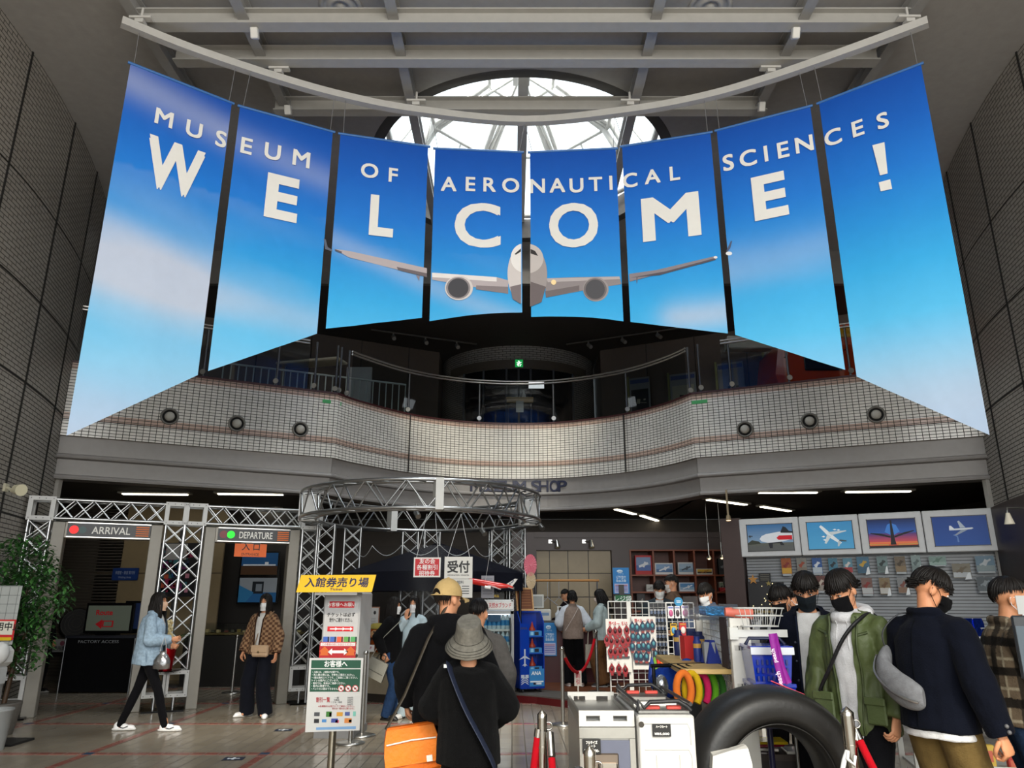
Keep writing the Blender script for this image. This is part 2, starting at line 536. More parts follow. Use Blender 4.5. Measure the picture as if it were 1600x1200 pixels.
# an unseen bulkhead, added to darken the upper floor, and its ceiling
bh = MB('#6d6862'); bh.box((CX, 14.2, (ZC + ZUP) / 2), (16.5, .12, ZC - ZUP + .1)); struct('wall_shading_bulkhead', bh, 'matte')
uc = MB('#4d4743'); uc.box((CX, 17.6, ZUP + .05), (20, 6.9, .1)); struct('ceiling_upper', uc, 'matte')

# balcony edge
bpx = [(82, 678), (190, 688), (300, 697), (410, 706), (521, 715)]
bcx = [(521, 715), (560, 724), (640, 738), (720, 745.5), (805, 748), (885, 746), (975, 738), (1040, 727), (1087, 715)]
brx = [(1087, 715), (1200, 706), (1330, 697), (1440, 688), (1548, 680)]
g = lambda L: [at_z(x, y, ZB) for x, y in L]
Lp, Cp, Rp = g(bpx), g(bcx), g(brx)
lin2 = lambda a, b_, n: [a.lerp(b_, k / n) for k in range(n)]
BP = lin2(Lp[0], Lp[-1], 8) + spline(Cp, 5)[:-1] + lin2(Rp[0], Rp[-1], 8) + [Rp[-1]]
BP = [(p.x, p.y) for p in BP]
def off_path(path, d):
    out = []
    for i, p in enumerate(path):
        a = V(path[max(i - 1, 0)]); b_ = V(path[min(i + 1, len(path) - 1)]); t = (b_ - a).normalized()
        out.append((p[0] + t.y * d, p[1] - t.x * d))
    return out
def ruled(path, z0, z1, mname, name, parent=None, d=0.0):
    pp = off_path(path, d) if d else path
    b = MB(); b.loft([[(x, y, z0), (x, y, z1)] for x, y in pp], closed=False)
    o = b.build(name, mname, parent, uv=ribbon_uv(pp, (z0, z1)))
    if parent is None: o['kind'] = 'structure'
    return o
core = MB('#6a645c'); core.sweep(BP, [(-.01, ZB + .001), (-.01, ZT), (-.3, ZT), (-.3, ZB + .001)], smooth=True)
bal = struct('wall_balcony', core, 'matte')
ruled(BP, ZB, ZB + .265, 'tile_white', 'tile_course', bal)
ruled(BP, ZB + .28, ZB + .385, 'tile_pink', 'tile_stripe', bal)
ruled(BP, ZB + .385, ZT - .106, 'tile_white', 'tile_course', bal)
ruled(BP, ZT - .106, ZT, 'tile_pink', 'tile_stripe', bal)
dj = MB('#221f1d'); dj.sweep(BP, [(-.008, ZB + .262), (.002, ZB + .266), (.002, ZB + .279), (-.008, ZB + .283)])
for px, py in ((303, 697), (638, 737), (978, 737), (1332, 697)):
    p = at_z(px, py, ZB); dj.box((p.x, p.y - .004, (ZB + ZT) / 2), (.022, .03, ZT - ZB))
dj.build('movement_joint', 'matte', bal)
cap = MB('#3a1517'); cap.sweep(BP, [(.02, ZT), (.02, ZT + .035), (-.32, ZT + .035), (-.32, ZT)]); cap.build('coping', 'satin', bal)
fa = MB('#8b8784')
fa.sweep(BP, [(-.08, ZB), (-.10, 3.82), (-.05, 3.80), (-.04, 3.77), (-.05, 3.745), (-.15, 3.73), (-.17, 3.49), (-.12, 3.47), (-.11, 3.44), (-.12, 3.41), (-.45, 3.41), (-.45, ZB)])
struct('trim_5', fa, 'satin')
# slabs: lower ceiling and upper floor behind the balcony edge
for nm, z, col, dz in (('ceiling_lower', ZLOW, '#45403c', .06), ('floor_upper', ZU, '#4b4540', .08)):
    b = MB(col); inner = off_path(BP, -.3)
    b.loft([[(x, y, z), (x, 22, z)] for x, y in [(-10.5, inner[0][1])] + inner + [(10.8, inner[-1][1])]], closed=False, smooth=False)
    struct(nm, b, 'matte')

# upper back walls: two canted wings and a convex tiled drum between
uw = MB('#6b5e52')
for a, b_ in (((-1.95, 18.75), (-1.95, 20.9)), ((2.35, 18.6), (2.35, 20.9))): uw.loft([[(a[0], a[1], ZU), (a[0], a[1], ZUP)], [(b_[0], b_[1], ZU), (b_[0], b_[1], ZUP)]], closed=False, smooth=False)
for a, b_ in (((-9.5, 15.0), (-1.95, 18.75)), ((2.35, 18.6), (9.8, 15.0))):
    uw.loft([[(a[0], a[1], ZU), (a[0], a[1], ZUP)], [(b_[0], b_[1], ZU), (b_[0], b_[1], ZUP)]], closed=False, smooth=False)
    for t in (.15, .3, .45, .6, .75, .9):
        x, y = lerp(a[0], b_[0], t), lerp(a[1], b_[1], t); uw.box((x, y - .01, (ZU + ZUP) / 2), (.015, .03, ZUP - ZU), col='#3a332c')
struct('wall_upper', uw, 'satin')
dpath = [(CX + 2.15 * sin(t), 20.2 - 2.0 * cos(t)) for t in [lerp(-1.75, 1.75, k / 24) for k in range(25)]]
b = MB(); b.loft([[(x, y, ZU), (x, y, ZUP)] for x, y in dpath], closed=False)
struct('wall_drum', b, 'tile_wall', uv=ribbon_uv(dpath, (ZU, ZUP)))
gd = thing('glass_doors', 'dark glazed doors in the curved tiled wall of the upper floor', 'door', (CX, 18.1, ZU))
q = MB('#15171a'); q.loft([[(x - CX, y - .06 - 18.1, .02), (x - CX, y - .06 - 18.1, 2.05)] for x, y in dpath[7:18]], closed=False); q.build('pane', 'gloss', gd)
q = MB('#3c3e40')
for i in (7, 9, 11, 12, 13, 15, 17):
    x, y = dpath[i]; q.box((x - CX, y - .08 - 18.1, 1.03), (.05, .05, 2.06))
q.build('frame', 'satin', gd)
q = MB('#5b5348'); q.loft([[(x, y - .08, ZU + 2.05), (x, y - .08, ZU + 2.3)] for x, y in dpath[5:20]], closed=False); struct('trim_6', q, 'satin')

# lower storey: side and back walls behind the balcony
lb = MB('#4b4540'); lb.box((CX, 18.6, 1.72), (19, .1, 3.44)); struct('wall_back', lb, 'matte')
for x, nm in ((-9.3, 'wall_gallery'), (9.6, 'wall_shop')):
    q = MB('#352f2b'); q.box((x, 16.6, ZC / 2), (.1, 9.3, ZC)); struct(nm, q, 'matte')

# glazed entrance front behind the camera
ef = MB('#6f7274')
ef.box((CX, -5, 8.55), (13, .2, .2)); ef.box((CX, -5, 3.2), (13, .12, .14))
for k in range(8): ef.box((-6 + 12.3 * k / 7, -5, 4.2), (.1, .14, 8.5))
struct('window_1', ef, 'satin')
q = MB(); q.quad((-6, -5.02, 0), (6.3, -5.02, 0), (6.3, -5.02, 8.45), (-6, -5.02, 8.45)); q = q.build('window_1_glazing', 'glass'); q['kind'] = 'structure'
pv = MB('#9c988f'); pv.quad((-40, -60, -.02), (40, -60, -.02), (40, -5.1, -.02), (-40, -5.1, -.02)); struct('ground_outside', pv, 'matte')
# ================================================================ roof steel, rail and banners
def ibeam(b, p, q, h, w, up=(0, 0, 1), tf=.02):
    p, q = V(p), V(q); d = (q - p); L = d.length; d.normalize(); u = V(up); s = d.cross(u).normalized(); u = s.cross(d)
    m = M4((d.to_4d(), s.to_4d(), u.to_4d(), (0, 0, 0, 1))).transposed(); m = M4(((d.x, s.x, u.x, p.x), (d.y, s.y, u.y, p.y), (d.z, s.z, u.z, p.z), (0, 0, 0, 1)))
    b.box((L / 2, 0, 0), (L, tf, h), m); b.box((L / 2, 0, h / 2), (L, w, tf), m); b.box((L / 2, 0, -h / 2), (L, w, tf), m)


BZ = 8.3
for (xa, xb, py, nm) in ((207, 1438, 31, 0), (275, 1370, 88, 1), (430, 1195, 166, 2)):
    a, c = at_z(xa, py, BZ), at_z(xb, py, BZ); b = MB('#a9a7a2'); ibeam(b, (a.x, a.y, BZ), (c.x, a.y, BZ), .2, .16)
    o = struct('roof_beam', b, 'satin')
    if nm == 2: continue
for (px, py) in ((612, 0), (1028, 0), (395, 45), (1240, 45), (205, 0), (1432, 0)):
    a = at_z(px, py, BZ + .12); b = MB('#9b9a98'); 
    far = 13.2 if abs(px - 820) < 300 else 9.4
    ibeam(b, (a.x, 4.0 if far > 10 else 6.9, BZ + .1), (a.x, far, BZ + .1), .2, .13)
    struct('roof_beam', b, 'satin')
for px, py in ((533, 10), (1109, 10)):
    p = at_z(px, py, ZC); t = thing('ceiling_diffuser', 'round white air outlet in the ceiling, %s of the pair' % ('left' if px < 800 else 'right'), 'air vent', (p.x, p.y, ZC))
    q = MB('#a8a6a2'); q.lathe([(.26, 0), (.27, -.02), (.22, -.03), (.21, -.012), (.16, -.012), (.15, -.03), (.1, -.03), (.09, -.012), (.06, -.012), (.05, -.04), (.0, -.04)], n=32); q.build('louvre', 'satin', t)
for k, (px, py) in enumerate(((398, 52), (450, 172), (1243, 52), (1190, 167))):
    p = at_z(px, py, 8.12); t = thing('loudspeaker', 'small white box loudspeaker under the roof beam %s' % ('on the left nearer the camera', 'on the left near the dome', 'on the right nearer the camera', 'on the right near the dome')[k], 'speaker', tuple(p))
    q = MB('#d8d6d0'); q.box((0, 0, 0), (.09, .08, .13), M4.Rotation(.5, 4, 'X'), .01); q.build('box', 'satin', t)
    q = MB('#888'[:4] + '888'); q.cyl((0, .02, .05), (0, .06, .2), .012); q.build('bracket', 'satin', t)

RZ = 8.02
rpts = [at_z(x, y, RZ) for x, y in ((190, 34), (300, 78), (435, 123), (540, 152), (650, 173), (820, 189), (985, 173), (1100, 152), (1205, 122), (1340, 75), (1450, 34))]
RPT = spline(rpts, 6)
rail = thing('banner_rail', 'long curved white rail hung under the roof beams carrying the banners', 'rail', tuple(RPT[30]))
o0 = V(RPT[30])
q = MB('#bdbbb6'); q.sweep([(p.x - o0.x, p.y - o0.y) for p in RPT], [(.05, -.05), (.05, .05), (-.05, .05), (-.05, -.05)], smooth=False); q.build('track', 'satin', rail)
for i in (2, 12, 24, 36, 48, 58):
    q = MB('#c4c2bd')
    p = RPT[i] - o0; q.box((p.x, p.y, .09), (.1, .1, .05)); q.box((p.x, p.y, .15), (.26, .08, .03)); q.cyl((p.x, p.y, .1), (p.x, p.y, .3), .015)
    q.build('hanger', 'satin', rail)

BT = 7.6
BANS = [((204, 100), (362, 162), (309, 586), (104, 681)), ((375, 167), (520, 207), (500, 522), (326, 580)),
        ((532, 210), (669, 230), (664, 497), (512, 514)), ((680, 233), (815, 239), (815, 488), (673, 502)),
        ((828, 239), (962, 233), (973, 502), (829, 495)), ((972, 230), (1110, 208), (1137, 521), (986, 503)),
        ((1120, 205), (1266, 167), (1322, 578), (1149, 523)), ((1280, 162), (1439, 101), (1545, 680), (1346, 587))]
BLAB = ['leftmost banner with a white W and pale clouds, its foot cut on a slope', 'banner with a white E beside the leftmost banner, streaks of cloud',
        'banner with a white L and the left wing tip of the airliner', 'banner with a white C and the left engine of the airliner',
        'banner with a white O and the right engine of the airliner', 'banner with a white M and the right wing of the airliner',
        'banner with a white E and an empty blue sky, beside the rightmost banner', 'rightmost banner with a white exclamation mark']
SMALL = [[('M', 255, 183), ('U', 302, 201), ('S', 344, 216)], [('E', 384, 227), ('U', 425, 236), ('M', 470, 247)], [('O', 577, 266), ('F', 614, 273)],
         [('A', 701, 287), ('E', 735, 287), ('R', 765, 288), ('O', 798, 289)], [('N', 840, 290), ('A', 871, 289), ('U', 901, 289), ('T', 931, 287), ('I', 955, 285)],
         [('C', 985, 281), ('A', 1020, 275), ('L', 1055, 270)], [('S', 1139, 253), ('C', 1170, 246), ('I', 1198, 239), ('E', 1225, 233), ('N', 1258, 224)],
         [('C', 1303, 213), ('E', 1342, 199), ('S', 1381, 187)]]
BIG = [('W', 268, 258, 80, 88), ('E', 438, 306, 68, 44), ('L', 595, 335, 62, 32), ('C', 746, 350, 68, 68), ('O', 897, 350, 68, 73), ('M', 1050, 336, 68, 84), ('E', 1206, 303, 68, 46), ('!', 1379, 261, 74, 24)]
FUS = '#c6bcb8'
# the printed airliner, outlined in the photograph's own frame and laid onto each banner's cloth
PLANE = {
    1: [('#5b6272', [(506, 373), (509, 374), (512, 386), (519, 390), (519, 393), (508, 389)])],
    2: [('#b9aeb0', [(523, 389), (545, 392), (667, 419), (667, 431), (620, 421), (545, 402)]), ('#5a5560', [(523, 389), (534, 393), (534, 396), (524, 392)]), ('#6a5f63', [(620, 417), (667, 427), (667, 433), (622, 422)]), ('#8d8289', [(650, 430), (656, 431), (655, 439)])],
    3: [('#b9aeb0', [(675, 426), (700, 430), (776, 433), (794, 438), (794, 459), (744, 449), (675, 437)]), ('#ece7e4', [(675, 426), (776, 433), (776, 440), (675, 433)]), ('#857a7c', [(744, 446), (794, 448), (794, 459), (744, 452)]),
        ('ELL', '#d9d2cf', 717, 450, 22, 19), ('ELL', '#8e8688', 716, 450, 19, 17), ('ELL', '#3b3a40', 716, 450, 16, 15),
        ('HALF', '#d6cecb', 822, 428, 29, 48, -1), ('HALF', '#efebe8', 820, 403, 22, 23, -1), ('#2a2527', [(804, 397), (814, 388), (814, 393), (806, 398)]), ('#7a6e70', [(797, 448), (814, 444), (814, 475), (801, 467)])],
    4: [('#8f8687', [(852, 435), (900, 433), (968, 432), (971, 444), (905, 455), (853, 465)]), ('#b9b0af', [(854, 435), (968, 432), (969, 436), (856, 441)]), ('#6f6566', [(852, 455), (905, 446), (905, 454), (853, 465)]),
        ('ELL', '#9c9494', 931, 452, 20, 19), ('ELL', '#6f6869', 930, 452, 18, 17), ('ELL', '#47464b', 930, 452, 15, 15),
        ('HALF', '#a39a98', 822, 430, 33, 50, 1), ('HALF', '#c9c1bd', 824, 404, 25, 23, 1), ('#241f20', [(829, 389), (836, 392), (841, 400), (829, 396)]), ('#6a5f60', [(829, 440), (853, 448), (846, 472), (829, 479)]), ('ELL', '#ffe2a8', 865, 441, 4, 4)],
    5: [('#8a8288', [(983, 428), (1025, 422), (1118, 400), (1120, 404), (1040, 425), (984, 440)]), ('#4f4a54', [(985, 434), (1040, 424), (1118, 403), (1118, 406), (1030, 430)]), ('#6d656b', [(994, 433), (997, 432), (995, 444)]), ('ELL', '#e8e6e6', 1118, 402, 3, 2)],
    6: [('#4b5878', [(1142, 376), (1144, 377), (1141, 388), (1137, 393), (1135, 392)]), ('ELL', '#f0f0f2', 1139, 396, 5, 3)],
}
SKY = [(7.6, '#0b50b2'), (7.0, '#1163c6'), (6.4, '#1a7ad8'), (5.8, '#2494e2'), (5.2, '#35aeec'), (4.6, '#56c2f4'), (4.0, '#8acdf2'), (3.5, '#aacbea'), (3.0, '#bccde6')]


def sky_col(p, i):
    z = p.z
    for (za, ca), (zb, cb) in zip(SKY[:-1], SKY[1:]):
        if z >= zb: break
    t = max(0, min(1, (za - z) / (za - zb))); a, b_ = lin(ca), lin(cb)
    c = V([lerp(a[k], b_[k], t) for k in range(3)])
    s = p.x * 1.0; w = NZ.noise(V((s * .35, z * 1.3 + s * .25, 3.1))) * .5 + NZ.noise(V((s * .9, z * 3.2 + s * .7, 9.0))) * .25
    cl = 0
    if i < 2:
        zc = 5.05 - .12 * (s + 4); wd = .5 if i == 0 else .26
        cl = max(0, exp(-((z - zc) / wd) ** 2) * (.75 if i == 0 else .42) * (1 + w * 1.1))
        cl += max(0, .45 * exp(-((z - 7.25 + .25 * (s + 4)) / .22) ** 2) * (1 + w)) * (1 if i == 0 else .5)
        cl += .4 * max(0, w) * (z < 6.3)
    elif i in (2, 3): cl = max(0, .3 * exp(-((z - 6.05 + .4 * (s + 2.4)) / .16) ** 2)) + .25 * max(0, w) * (z < 6)
    elif i == 5: cl = max(0, .45 * exp(-((z - 5.0) / .22) ** 2) * (1 + 1.5 * w)) / (1 + exp(-(s - 1.95) * 14))
    elif i == 6: cl = max(0, .28 * exp(-((z - 5.6) / .3) ** 2) * (1 + 1.5 * w))
    else: cl = max(0, .35 * exp(-((z - 3.6) / .5) ** 2) * (1 + w))
    cl = min(cl, .9); wh = V(lin('#c9cede')[:3])
    return c * (1 - cl) + wh * cl


for i, (tl, tr, brp, blp) in enumerate(BANS):
    A, B = at_z(*tl, BT), at_z(*tr, BT)
    d = V((B.x - A.x, B.y - A.y, 0)); Lw = d.length; d.normalize(); nrm = V((d.y, -d.x, 0))    # towards the entrance
    zl, zr = at_plane(*blp, A, nrm).z, at_plane(*brp, A, nrm).z
    root = thing('hanging_banner', BLAB[i], 'banner', tuple(A), 0, 'welcome banners')
    nx, nz = 26, 80; vs, cs, fs = [], [], []
    for a in range(nx + 1):
        u = a / nx; zb = lerp(zl, zr, u) + (.03 * sin(pi * u) if i in (3, 4) else 0)
        for b_ in range(nz + 1):
            z = lerp(BT, zb, b_ / nz); p = A + d * (u * Lw); p.z = z
            h = b_ / nz
            rip = .012 * NZ.noise(V((u * 3 + i * 7, z * .9, 1.0))) * (.3 + h) + .004 * NZ.noise(V((u * 9 + i * 5, z * 5 + u * 6, 4.0)))
            vs.append(tuple(p + nrm * rip - A)); cs.append(tuple(sky_col(p, i)) + (1.0,))
    N1 = nz + 1
    fs = [(a * N1 + b_, a * N1 + b_ + 1, (a + 1) * N1 + b_ + 1, (a + 1) * N1 + b_) for a in range(nx) for b_ in range(nz)]
    me = bpy.data.meshes.new('cloth'); me.from_pydata(vs, [], fs); me.polygons.foreach_set('use_smooth', [True] * len(fs))
    ca = me.color_attributes.new('Col', 'FLOAT_COLOR', 'POINT'); ca.data.foreach_set('color', [x for c in cs for x in c])
    me.materials.append(MATS['banner']); o = bpy.data.objects.new('cloth', me); C.objects.link(o); o.parent = root
    P = lambda px, py, e=.016: at_plane(px, py, A + nrm * e, nrm) - A
    q = MB('#eceae4')
    for ch, px, py in SMALL[i]:
        hpx = 25 if abs(px - 820) > 300 else 22
        h = (P(px, py - hpx / 2) - P(px, py + hpx / 2)).z; o3 = P(px, py + hpx / 2)
        q.text(ch, o3, d, (0, 0, 1), h, bold=.02)
    ch, px, py, hp, wp = BIG[i]
    h = (P(px, py - hp / 2) - P(px, py + hp / 2)).z; w = (P(px + wp / 2, py) - P(px - wp / 2, py)).dot(d)
    if ch == '!':
        q.poly([P(1363, 227), P(1382, 222), P(1387, 271), P(1375, 274)]); q.poly([P(1373, 285), P(1391, 280), P(1394, 295), P(1376, 299)])
    else: q.text(ch, P(px, py + hp / 2), d, (0, 0, 1), h * (1 if ch in 'CO' else .98), width=w, bold={'C': .018, 'O': .018, 'W': .03, 'M': .028}.get(ch, .036))
    q.build('lettering', 'print', root)
    if i in PLANE:
        q = MB(); e = .008
        for it in PLANE[i]:
            e += .0012
            if it[0] == 'ELL':
                _, col, x, y, rx, ry = it; pts = [(x + rx * cos(2 * pi * k / 28), y + ry * sin(2 * pi * k / 28)) for k in range(28)]
            elif it[0] == 'HALF':
                _, col, x, y, rx, ry, sd = it; ed = 814.5 if sd < 0 else 828.5
                pts = [(x + rx * cos(2 * pi * k / 60), y + ry * sin(2 * pi * k / 60)) for k in range(60)]; pts = [p_ for p_ in pts if (p_[0] - ed) * sd > 0]
                if sd > 0: pts = sorted(pts, key=lambda p_: atan2(p_[1] - y, p_[0] - x))
                pts = [(ed, pts[0][1])] + pts + [(ed, pts[-1][1])]
            else: col, pts = it
            q.poly([P(x, y, e) for x, y in pts], col)
        q.build('printed_airliner', 'print', root)
    q = MB('#3a6fb0'); q.cyl(V((0, 0, .01)) - d * .03, d * (Lw + .03) + V((0, 0, .01)), .018); q.build('hem_rod', 'satin', root)
    for u in (0.03, .97):
        q = MB('#777777'); p = d * (Lw * u); k = min(RPT, key=lambda r_: (r_ - A - p).xy.length) - A; q.cyl(p, (k.x, k.y, RZ - BT - .04), .004, n=5); q.build('wire', 'satin', root)
# ================================================================ on and under the balcony
seg = lambda a, b_: ((V((b_.x - a.x, b_.y - a.y, 0))).normalized())


def bpoint(px, inset=.14):
    pp = off_path(BP, -inset)
    best = min(((abs(proj((lerp(pp[i][0], pp[i + 1][0], t), lerp(pp[i][1], pp[i + 1][1], t), ZT))[0] - px), i, t) for i in range(len(pp) - 1) for t in (0, .25, .5, .75)))
    _, i, t = best
    return V((lerp(pp[i][0], pp[i + 1][0], t), lerp(pp[i][1], pp[i + 1][1], t), 0))


def brange(pxa, pxb, inset=.14):
    pp = off_path(BP, -inset)
    return [p for p in pp if pxa <= proj((p[0], p[1], ZT))[0] <= pxb]


nz_l = ['leftmost', 'second from the left', 'third from left', 'third from right', 'second from the right', 'rightmost']
for k, (px, py) in enumerate(((265, 651), (370, 662), (469, 671), (1164, 671), (1265, 658), (1369, 648))):
    a, b_ = (Lp[0], Lp[-1]) if px < 800 else (Rp[0], Rp[-1]); d = seg(a, b_); n_ = V((d.y, -d.x, 0))
    p = at_plane(px, py, a, n_)
    t = thing('air_nozzle', 'round air nozzle in the tiled balcony, ' + nz_l[k], 'air nozzle', tuple(p), atan2(d.y, d.x), 'air nozzles in the balcony')
    mx = M4.Rotation(pi / 2, 4, 'X')
    q = MB('#6b6862'); q.lathe([(.118, 0), (.148, .0), (.15, .025), (.135, .035), (.12, .03), (.115, .0)], n=32, mtx=mx, cap=False); q.build('ring', 'satin', t)
    q = MB('#0e0d0c'); q.lathe([(0, .004), (.118, .006)], n=32, mtx=mx); q.build('recess', 'matte', t)
    q = MB('#a8a49b'); q.ball((0, 0, .02), (.082, .082, .05), 20, 10, mx); q.build('ball', 'satin', t)

# glass guard rail on the balcony
gr = thing('glass_guardrail', 'glass guard rail with steel posts and double handrail along the balcony', 'railing', (CX, 13, ZT + .03))
O = V((CX, 13, ZT + .03))
posts = (206, 318, 430, 486, 519, 530, 541, 637, 747, 867, 980, 1080, 1090, 1143, 1240, 1326, 1430)
for px in posts:
    p = bpoint(px) - V((CX, 13, 0)); q = MB('#77787a'); q.cyl((p.x, p.y, -.02), (p.x, p.y, 1.02), .022, n=8); q.cyl((p.x, p.y - .03, .55), (p.x, p.y + .08, .55), .012, n=6); q.build('post', 'metal', gr)
    q = MB('#b9b9b4'); q.cyl((p.x, p.y - .035, .12), (p.x, p.y - .05, .12), .05, n=16); q.build('clamp', 'metal', gr)
for a, b_ in ((84, 521), (541, 1080), (1090, 1545)):
    pp = [V((x, y, 0)) - V((CX, 13, 0)) for x, y in brange(a, b_)]
    if len(pp) > 1:
        q = MB('#ffffff'); q.loft([[(p.x, p.y + .01, .03), (p.x, p.y + .01, .95)] for p in pp], closed=False); q.build('glass_panel', 'smoke_glass', gr)
        for z in (1.02, .96):
            q = MB('#c9c7c2'); q.tube([(p.x, p.y - .03, z) for p in pp], .022, 8); q.build('handrail', 'metal', gr)

# white picket railing of the stair behind the glass
pr = thing('picket_railing', 'white picket railing of a stair behind the balcony glass', 'railing', (-5.9, 14.35, ZU))
A, B = V((0, 0, 0)), V((3.5, 1.6, 0)); d = seg(A, B)
for z in (.98, .12):
    q = MB('#c9d2ce'); q.cyl(A + V((0, 0, z)), B + V((0, 0, z)), .022, n=6); q.build('rail', 'satin', pr)
for k in range(27):
    p = A.lerp(B, k / 26); q = MB('#c9d2ce'); q.box((p.x, p.y, .5), (.022, .022, 1.0)); q.build('baluster', 'satin', pr)

t = thing('display_case', 'white upright display panel with a grey box behind the picket railing', 'display panel', (-3.6, 16.6, ZU))
q = MB('#d6d8d6'); q.box((0, 0, .85), (.6, .06, 1.5), bev=.01); q.build('panel', 'satin', t)
q = MB('#8d9190'); q.box((0, -.2, .5), (.34, .3, .3), bev=.02); q.box((0, -.2, .18), (.2, .2, .36)); q.build('box', 'satin', t)
t = thing('bench_table', 'pale table top on steel legs at the bend of the balcony', 'table', (-4.35, 15.2, ZU))
q = MB('#cfc6b0'); q.box((0, 0, 1.25), (1.5, .45, .06), bev=.02, rz=-.25); q.build('table_top', 'satin', t)
for x in (-.6, .6):
    q = MB('#77787a'); q.cyl((x, -x * .25, 0), (x, -x * .25, 1.22), .03, n=8); q.build('leg', 'metal', t)
p = at_y(812, 625, 17.1)
t = thing('sanitizer_stand', 'small wooden stand with a paper notice at the middle of the upper floor', 'stand', (p.x, 17.1, ZU))
hz = p.z - ZU
q = MB('#a98b55'); q.box((0, 0, hz), (.66, .4, .05), bev=.015); q.box((0, -.19, hz - .07), (.62, .02, .09)); q.build('top', 'wood', t)
for x in (-.27, .27):
    for y in (-.15, .15): q = MB('#55504a'); q.cyl((x, y, 0), (x, y, hz - .03), .016, n=6); q.build('leg', 'satin', t)
q = MB('#cfcfc9'); q.box((0, -.206, hz - .22), (.18, .004, .27)); q.build('notice', 'print', t)
t = thing('sanitizer_bottle', 'white pump bottle of sanitizer on the wooden stand upstairs', 'bottle', (p.x + .1, 17.1, p.z + .025))
q = MB('#e4e5e3'); q.lathe([(.045, 0), (.05, .01), (.05, .11), (.02, .14), (.02, .16)], n=14); q.build('body', 'satin', t)
q = MB('#f0f0ee'); q.cyl((0, 0, .16), (0, 0, .2), .01, n=6); q.box((-.02, 0, .205), (.06, .014, .014)); q.build('pump', 'satin', t)
p = at_y(811, 568, 18.13)
t = thing('exit_sign', 'small green emergency exit sign on the curved tiled wall upstairs', 'sign', (p.x, 18.13, p.z))
q = MB('#5f574b'); q.box((.0, .03, 0), (.62, .03, .2)); q.build('backing', 'satin', t)
q = MB('#0f8a3e'); q.box((0, 0, 0), (.2, .04, .2)); q.build('face', 'lamp', t)
q = MB('#f2fff4')
for x, z, a, w, h in ((-.01, .055, 0, .03, .03), (0, .0, .3, .03, .09), (-.03, -.05, -.6, .025, .07), (.035, -.05, .5, .025, .07), (-.035, .01, -1.0, .02, .06), (.04, .02, 1.1, .02, .05)):
    q.box((0, 0, 0), (w, .006, h), M4.Translation((x, -.022, z)) @ M4.Rotation(a, 4, 'Y'))
q.build('running_figure', 'lamp', t)
p = at_y(838, 602, 16.5)
t = thing('glowing_plate', 'bright white plate hanging just under the handrail of the balcony', 'sign', tuple(p))
q = MB('#ffffff'); q.box((0, 0, 0), (.36, .02, .15)); q.build('plate', 'lamp', t)  # plain white plate with a glowing face
for x in (-.1, .1):
    q = MB('#888888'); q.cyl((x, 0, .07), (x, 0, .12), .006, n=5); q.build('hook', 'metal', t)
for px, py, s_ in ((520, 619, 'left'), (1095, 625, 'right')):
    p = bpoint(px, -.006); z = ZT - .16
    a, b_ = bpoint(px - 14, -.008), bpoint(px + 14, -.008)
    q = MB('#3f9a58'); q.loft([[(v.x, v.y, z - .035), (v.x, v.y, z + .035)] for v in (a, p, b_)], closed=False)
    tag(q.build('green_tape', 'satin'), 'strip of green tape on the tiles at the %s bend of the balcony' % s_, 'tape')

# poster panels along the right wing of the upper floor
wa, wb = V((2.35, 18.6, 0)), V((9.8, 15.0, 0)); wd = seg(wa, wb); wn = V((wd.y, -wd.x, 0))
plab = ['dark photograph poster upstairs nearest the curved tiled wall', 'pale poster of a biplane on the upper floor', 'poster of a small propeller plane upstairs beside the biplane poster', 'poster with a grey aeroplane upstairs beside the orange cabin']
for k, (xl, xr, yt, yb, im) in enumerate(((983, 1017, 592, 634, 0), (1046, 1090, 586, 630, 1), (1120, 1165, 569, 612, 2), (1193, 1212, 540, 600, 3))):
    a = at_plane(xl, yt, wa + wn * .25, wn); b_ = at_plane(xr, yb, wa + wn * .25, wn); w = (b_ - a).dot(wd); zt_ = a.z; zb_ = ZU
    t = thing('poster_panel', plab[k], 'poster', (a.x, a.y, zb_), atan2(wd.y, wd.x), 'poster panels upstairs')
    h = zt_ - zb_
    q = MB('#8f9058'); q.box((-.03, 0, h / 2), (.05, .06, h + .1)); q.build('post', 'satin', t)
    q = MB('#8b8f90'); q.box((w / 2, .01, h / 2), (w, .03, h)); q.box((w / 2, -.008, h - .1), (w * .92, .006, .1), col='#4d5c8a'); q.build('board', 'print', t)
    q = MB(('#23262a', '#a9a894', '#8d9094', '#7d8388')[im]); q.box((w / 2, -.012, h * .62), (w * .84, .004, h * .4))
    q.color(('#b8b5a0', '#2b2b28', '#2e3236', '#2f3438')[im]); e = -.016
    for cx_, cz_, l, r_, a_ in ((.5, .62, .62, .03, .12), (.42, .64, .16, .3, .15), (.72, .66, .1, .1, -.1)):
        q.box((0, 0, 0), (l * w, .004, r_ * .4), M4.Translation((cx_ * w, e, cz_ * h)) @ M4.Rotation(a_, 4, 'Y'))
    q.build('picture', 'print', t)

